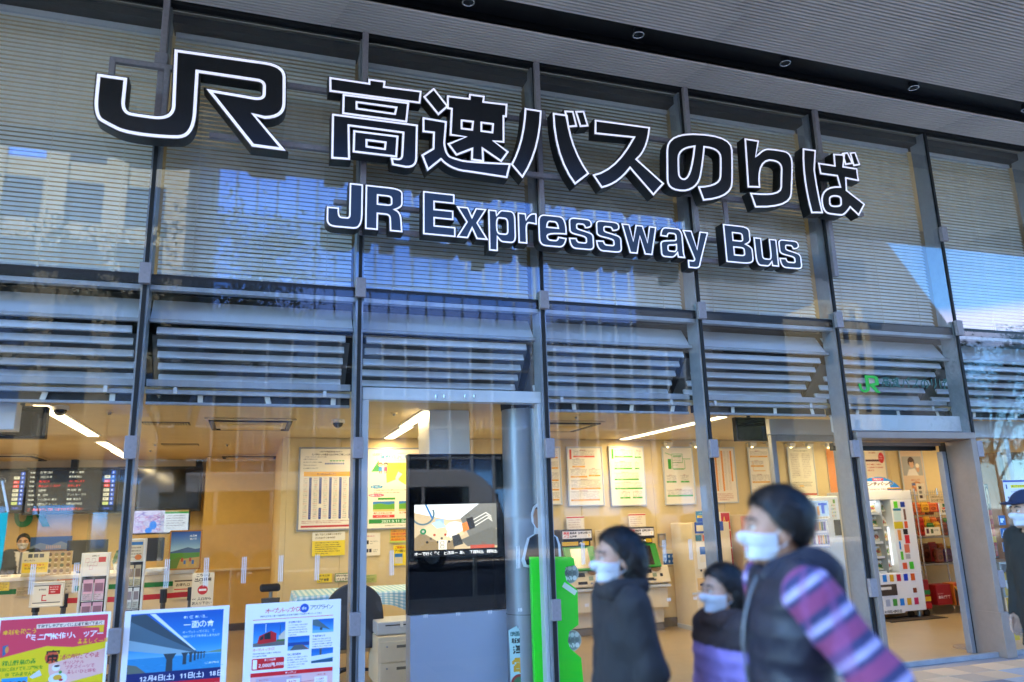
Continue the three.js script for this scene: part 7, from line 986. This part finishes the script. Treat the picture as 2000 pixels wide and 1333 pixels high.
  if (o.scarf) add('scarf', surface(blend([capsule([-0.075, 1.44, 0.05], [0.075, 1.44, 0.05], 0.042, 0.042), capsule([-0.08, 1.45, 0.04], [-0.06, 1.46, -0.07], 0.04, 0.04), capsule([0.08, 1.45, 0.04], [0.06, 1.46, -0.07], 0.04, 0.04), capsule([-0.06, 1.46, -0.07], [0.06, 1.46, -0.07], 0.04, 0.04)], 0.03), [-0.18, 1.36, -0.16], [0.18, 1.54, 0.14], 0.009, () => o.scarf), vc(0.95));
  const tr = grow([...leg('L'), ...leg('R'), torso[4]], 0.05, 0.016, wr); add('trousers', surface((x, y, z) => Math.max(tr(x, y, z), y - 0.98, 0.1 - y), [-0.35, 0.05, -0.45], [0.35, 1.02, 0.4], 0.014, () => o.trousers ?? [0.015, 0.015, 0.02]), vc(0.9));
  for (const s of ['L', 'R']) add('shoe', surface(grow([...foot(s), capsule(J['a' + s], [J['a' + s][0], J['a' + s][1] + 0.03, J['a' + s][2] - 0.01], 0.045, 0.043)], 0.03, 0.012), [J['a' + s][0] - 0.12, -0.03, J['a' + s][2] - 0.15], [J['a' + s][0] + 0.12, 0.28, J['a' + s][2] + 0.3], 0.01, () => [0.03, 0.028, 0.028]), vc(0.5));
  // hair
  const strand = (x, y, z) => 0.001 * Math.sin(Math.atan2(x, z + 0.02) * 60 + y * 40) + 0.0025 * nz3(x, y, z, 70);
  const cap = (x, y, z) => Math.max(head(x, y, z) - (o.hairThick ?? 0.017) - strand(x, y, z), -((y - 1.632 - (o.fringe ?? 0) - 0.006 * Math.sin(x * 150 + 2 * Math.sin(x * 61))) * 0.85 - (z - 0.055) * 1.0) , 1.5 - y + Math.max(0, z) * 2.2);
  const hairF = o.long ? (x, y, z) => { const drop = smin(ellip([0, 1.52, -0.06], [0.095, 0.15, 0.062])(x, y, z), ellip([0, 1.58, -0.045], [0.1, 0.1, 0.085])(x, y, z), 0.04) - strand(x, y, z); const side = Math.max(drop, (z - 0.045) * 0.8); return smin(cap(x, y, z), side, 0.012); } : cap;
  const hg = surface(hairF, [-0.15, 1.3, -0.18], [0.15, 1.76, 0.14], o.fine ? 0.0045 : 0.008), strands = [hg.toNonIndexed()];
  if (o.fine) { // loose strands over the mass, combed down and back
    const p = hg.attributes.position, nn = hg.attributes.normal, P = [], U = [];
    for (let i = 0; i < 2600; i++) {
      const q = Math.floor(rnd() * p.count), n = V(nn.getX(q), nn.getY(q), nn.getZ(q)); let a = V(p.getX(q), p.getY(q), p.getZ(q)).addScaledVector(n, 0.001);
      const flow = V(rr(-0.25, 0.25) + n.x * 0.2, -0.75, -0.45 + rr(-0.3, 0.3)); flow.addScaledVector(n, -flow.dot(n)).normalize(); const w = V().crossVectors(flow, n).normalize().multiplyScalar(rr(0.0009, 0.0018)), L = rr(0.02, 0.05), lift = rr(0.002, 0.007);
      let prev = null; for (let k = 0; k <= 3; k++) { const t = k / 3, c = a.clone().addScaledVector(flow, L * t).addScaledVector(n, Math.sin(t * 2.2) * lift - t * t * 0.004), hw = w.clone().multiplyScalar(1 - t * 0.8), l = c.clone().sub(hw), r = c.clone().add(hw); if (prev) { for (const v of [prev[0], prev[1], l, prev[1], r, l]) P.push(v.x, v.y, v.z); } prev = [l, r]; }
    }
    const sg = new THREE.BufferGeometry(); sg.setAttribute('position', new THREE.Float32BufferAttribute(P, 3)); sg.setAttribute('uv', new THREE.BufferAttribute(new Float32Array((P.length / 3) * 2), 2)); sg.setAttribute('color', new THREE.BufferAttribute(new Float32Array(P.length).fill(1), 3)); sg.computeVertexNormals(); strands.push(sg);
  }
  add('hair', strands, o.hairMat ?? HAIR);
  if (o.hat) add('hat', surface((x, y, z) => Math.min(Math.max(head(x, y, z) - 0.026, 1.625 - y), ellip([0, 1.63, 0.1], [0.07, 0.012, 0.075])(x, y, z)), [-0.15, 1.58, -0.16], [0.15, 1.78, 0.2], 0.008, () => o.hat), vc(0.85));
  // mask over mouth and nose with ear loops
  const mk = (x, y, z) => { const pl = 0.0007 * Math.sin(y * 260); return Math.max(head(x, y, z) - 0.0062 - pl, y - (1.566 - Math.abs(x) * 0.12), 1.478 - y, 0.018 - z + Math.max(0, 1.5 - y) * 0.5); };
  add('mask', surface(mk, [-0.11, 1.44, -0.02], [0.11, 1.6, 0.15], o.fine ? 0.004 : 0.006), MASK);
  for (const s of [-1, 1]) { add('ear_loop', tube([V(s * 0.066, 1.55, 0.03), V(s * 0.079, 1.575, 0.005), V(s * 0.084, 1.58, -0.018), V(s * 0.082, 1.545, -0.022), V(s * 0.066, 1.505, 0.03)], 0.0018, 20, 5), MASK); add('eye', new THREE.SphereGeometry(0.0125, 16, 12).translate(s * 0.031, 1.579, 0.0815), EYEW); add('iris', new THREE.SphereGeometry(0.007, 14, 10).scale(1, 1, 0.6).translate(s * 0.031, 1.579, 0.0905), EYE); add('eyelid', surface(blend([capsule([s * 0.018, 1.5835, 0.0915], [s * 0.031, 1.589, 0.095], 0.0035, 0.004), capsule([s * 0.031, 1.589, 0.095], [s * 0.046, 1.582, 0.086], 0.004, 0.003)], 0.004), [s * 0.031 - 0.03, 1.56, 0.06], [s * 0.031 + 0.03, 1.61, 0.12], 0.0025, () => skin.map((q) => q * 0.8)), vc(0.5)); add('eyebrow', surface(blend([capsule([s * 0.014, 1.6025, 0.0935], [s * 0.032, 1.607, 0.0915], 0.0045, 0.005), capsule([s * 0.032, 1.607, 0.0915], [s * 0.051, 1.602, 0.078], 0.005, 0.0035)], 0.004), [s * 0.032 - 0.03, 1.585, 0.06], [s * 0.032 + 0.03, 1.625, 0.11], 0.0025), HAIR); }
  if (o.extra) o.extra(add, g);
  return g;
}
const feet = (u, v, d, eye) => { const p = atD(u, v, d); return [p.x, 0, p.z]; };
{
  // man in the navy vest, walking left
  const hd = atD(1506, 1016, 2.32), s = (hd.y) / 1.6;
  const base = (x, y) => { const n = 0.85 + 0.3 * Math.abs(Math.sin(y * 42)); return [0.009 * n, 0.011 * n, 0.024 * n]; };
  const plaid = (x, y, z, a, e, w) => {
    const seg = y > e[1] ? [a, e, 0] : [e, w, 0.26], d = seg[1].map((v, i) => v - seg[0][i]), l = Math.hypot(...d), t = ((x - seg[0][0]) * d[0] + (y - seg[0][1]) * d[1] + (z - seg[0][2]) * d[2]) / l + seg[2], ang = Math.atan2(x - seg[0][0], z - seg[0][2]);
    const st = (v, p, w2, o2 = 0) => { const m = (((v + o2) % p) + p) % p, e = 0.006; return Math.min(1, Math.max(0, Math.min(m, w2 - m) / e + 0.5)) * (m < p - e ? 1 : 0); }, mix = (a, b, k) => a.map((q, i) => q + (b[i] - q) * k);
    let c = [0.03, 0.035, 0.11]; c = mix(c, [0.22, 0.045, 0.13], st(t, 0.11, 0.045)); c = mix(c, [0.4, 0.38, 0.6], st(t, 0.11, 0.014, 0.03)); c = mix(c, [0.3, 0.28, 0.5], st(t, 0.11, 0.012, -0.07)); c = mix(c, c.map((v, i) => v * 0.6 + [0.1, 0.03, 0.09][i]), st(ang, 0.9, 0.3)); return c;
  };
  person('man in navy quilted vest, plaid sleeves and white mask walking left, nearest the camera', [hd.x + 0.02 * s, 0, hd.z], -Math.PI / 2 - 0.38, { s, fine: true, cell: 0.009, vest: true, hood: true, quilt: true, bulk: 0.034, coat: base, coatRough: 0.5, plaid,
    extra: (add) => { add('zip', tube([V(0, 0.86, 0.145), V(0, 1.05, 0.135), V(0, 1.25, 0.138), V(0, 1.38, 0.1), V(0, 1.43, 0.075)], 0.006, 24, 6), std('#6a6c74', 0.35, 0.6)); add('collar', surface(blend([capsule([-0.06, 1.43, 0.055], [0.06, 1.43, 0.055], 0.026, 0.026), capsule([-0.06, 1.43, 0.055], [-0.085, 1.45, -0.02], 0.026, 0.03), capsule([0.06, 1.43, 0.055], [0.085, 1.45, -0.02], 0.026, 0.03)], 0.02), [-0.14, 1.38, -0.07], [0.14, 1.5, 0.1], 0.007, base), vc(0.55)); }, skin: [0.42, 0.225, 0.145], pose: { sL: [0.2, 1.385, -0.02], eL: [0.27, 1.15, -0.17], wL: [0.27, 0.95, -0.1], eR: [-0.235, 1.14, -0.02], wR: [-0.21, 0.93, 0.06] }, trousers: [0.02, 0.022, 0.03] });
  // woman in black behind him
  const w = atD(1206, 1086, 2.95), sw = w.y / 1.585;
  person('woman with tied black hair, white mask and black coat walking before the ticket machines', [w.x, 0, w.z], -Math.PI / 2 - 0.1, { s: sw, fine: true, cell: 0.011, long: true, hem: 0.55, bulk: 0.014, pose: { sL: [0.165, 1.385, 0], sR: [-0.165, 1.385, 0], eL: [0.2, 1.13, -0.05], wL: [0.18, 0.9, 0.0], eR: [-0.2, 1.13, 0.0], wR: [-0.17, 0.9, 0.08] },  coat: () => [0.012, 0.012, 0.015], skin: [0.46, 0.25, 0.165], scarf: [0.02, 0.018, 0.02] });
  // child in lavender
  const c = atD(1410, 1150, 3.0), scd = c.y / 1.585;
  person('short person in lavender coat and white mask walking between the woman and the man', [c.x, 0, c.z], -Math.PI / 2 - 0.05, { s: scd, fine: true, cell: 0.011, long: true, hem: 0.6, bulk: 0.026, pose: { sL: [0.165, 1.385, 0], sR: [-0.165, 1.385, 0], eL: [0.2, 1.13, -0.05], wL: [0.18, 0.9, 0.0], eR: [-0.2, 1.13, 0.0], wR: [-0.17, 0.9, 0.08] },  quilt: true, coat: (x, y) => (y > 1.32 ? [0.03, 0.02, 0.022] : [0.3, 0.22, 0.56]), skin: [0.48, 0.27, 0.18], scarf: [0.045, 0.025, 0.022], extra: (add) => {} });
  const r = atD(2006, 993, 4.9), sr = r.y / 1.595;
  person('person in dark cap, white mask and dark olive coat at the right edge', [r.x, 0, r.z], -Math.PI / 2 - 0.3, { s: sr, cell: 0.013, hat: [0.015, 0.02, 0.05], bulk: 0.02, hem: 0.7, pose: { sL: [0.165, 1.385, 0], sR: [-0.165, 1.385, 0], eL: [0.2, 1.13, -0.05], wL: [0.18, 0.9, 0.0], eR: [-0.2, 1.13, 0.0], wR: [-0.17, 0.9, 0.08] }, coat: () => [0.02, 0.021, 0.018], skin: [0.5, 0.3, 0.2], trousers: [0.6, 0.5, 0.42] });
  const k = atD(45, 1058, 10.4), sk = k.y / 1.59;
  person('clerk in dark suit and white mask behind the ticket counter', [k.x, 0, k.z], 0.15, { s: sk, cell: 0.016, bulk: 0.02, coat: (x, y, z) => (Math.abs(x) < 0.035 + Math.max(0, y - 1.2) * 0.25 && z > 0.05 && y > 1.12 ? (Math.abs(x) < 0.014 ? [0.05, 0.06, 0.1] : [0.6, 0.62, 0.66]) : [0.018, 0.02, 0.026]), skin: [0.5, 0.31, 0.21], pose: { eL: [0.25, 1.14, 0.02], wL: [0.16, 1.02, 0.22], eR: [-0.25, 1.14, 0.02], wR: [-0.16, 1.02, 0.22], kL: [0.1, 0.5, 0.01], aL: [0.1, 0.09, -0.01], tL: [0.12, 0.035, 0.14], kR: [-0.1, 0.5, 0.01], aR: [-0.1, 0.09, -0.01], tR: [-0.12, 0.035, 0.14] } });
}
scene.traverse((o) => { if (o.isMesh) { o.castShadow = true; o.receiveShadow = true; } if (o.isRectAreaLight) o.castShadow = true; });
scene.environment = scene.background ?? null;
renderer.render(scene, camera);
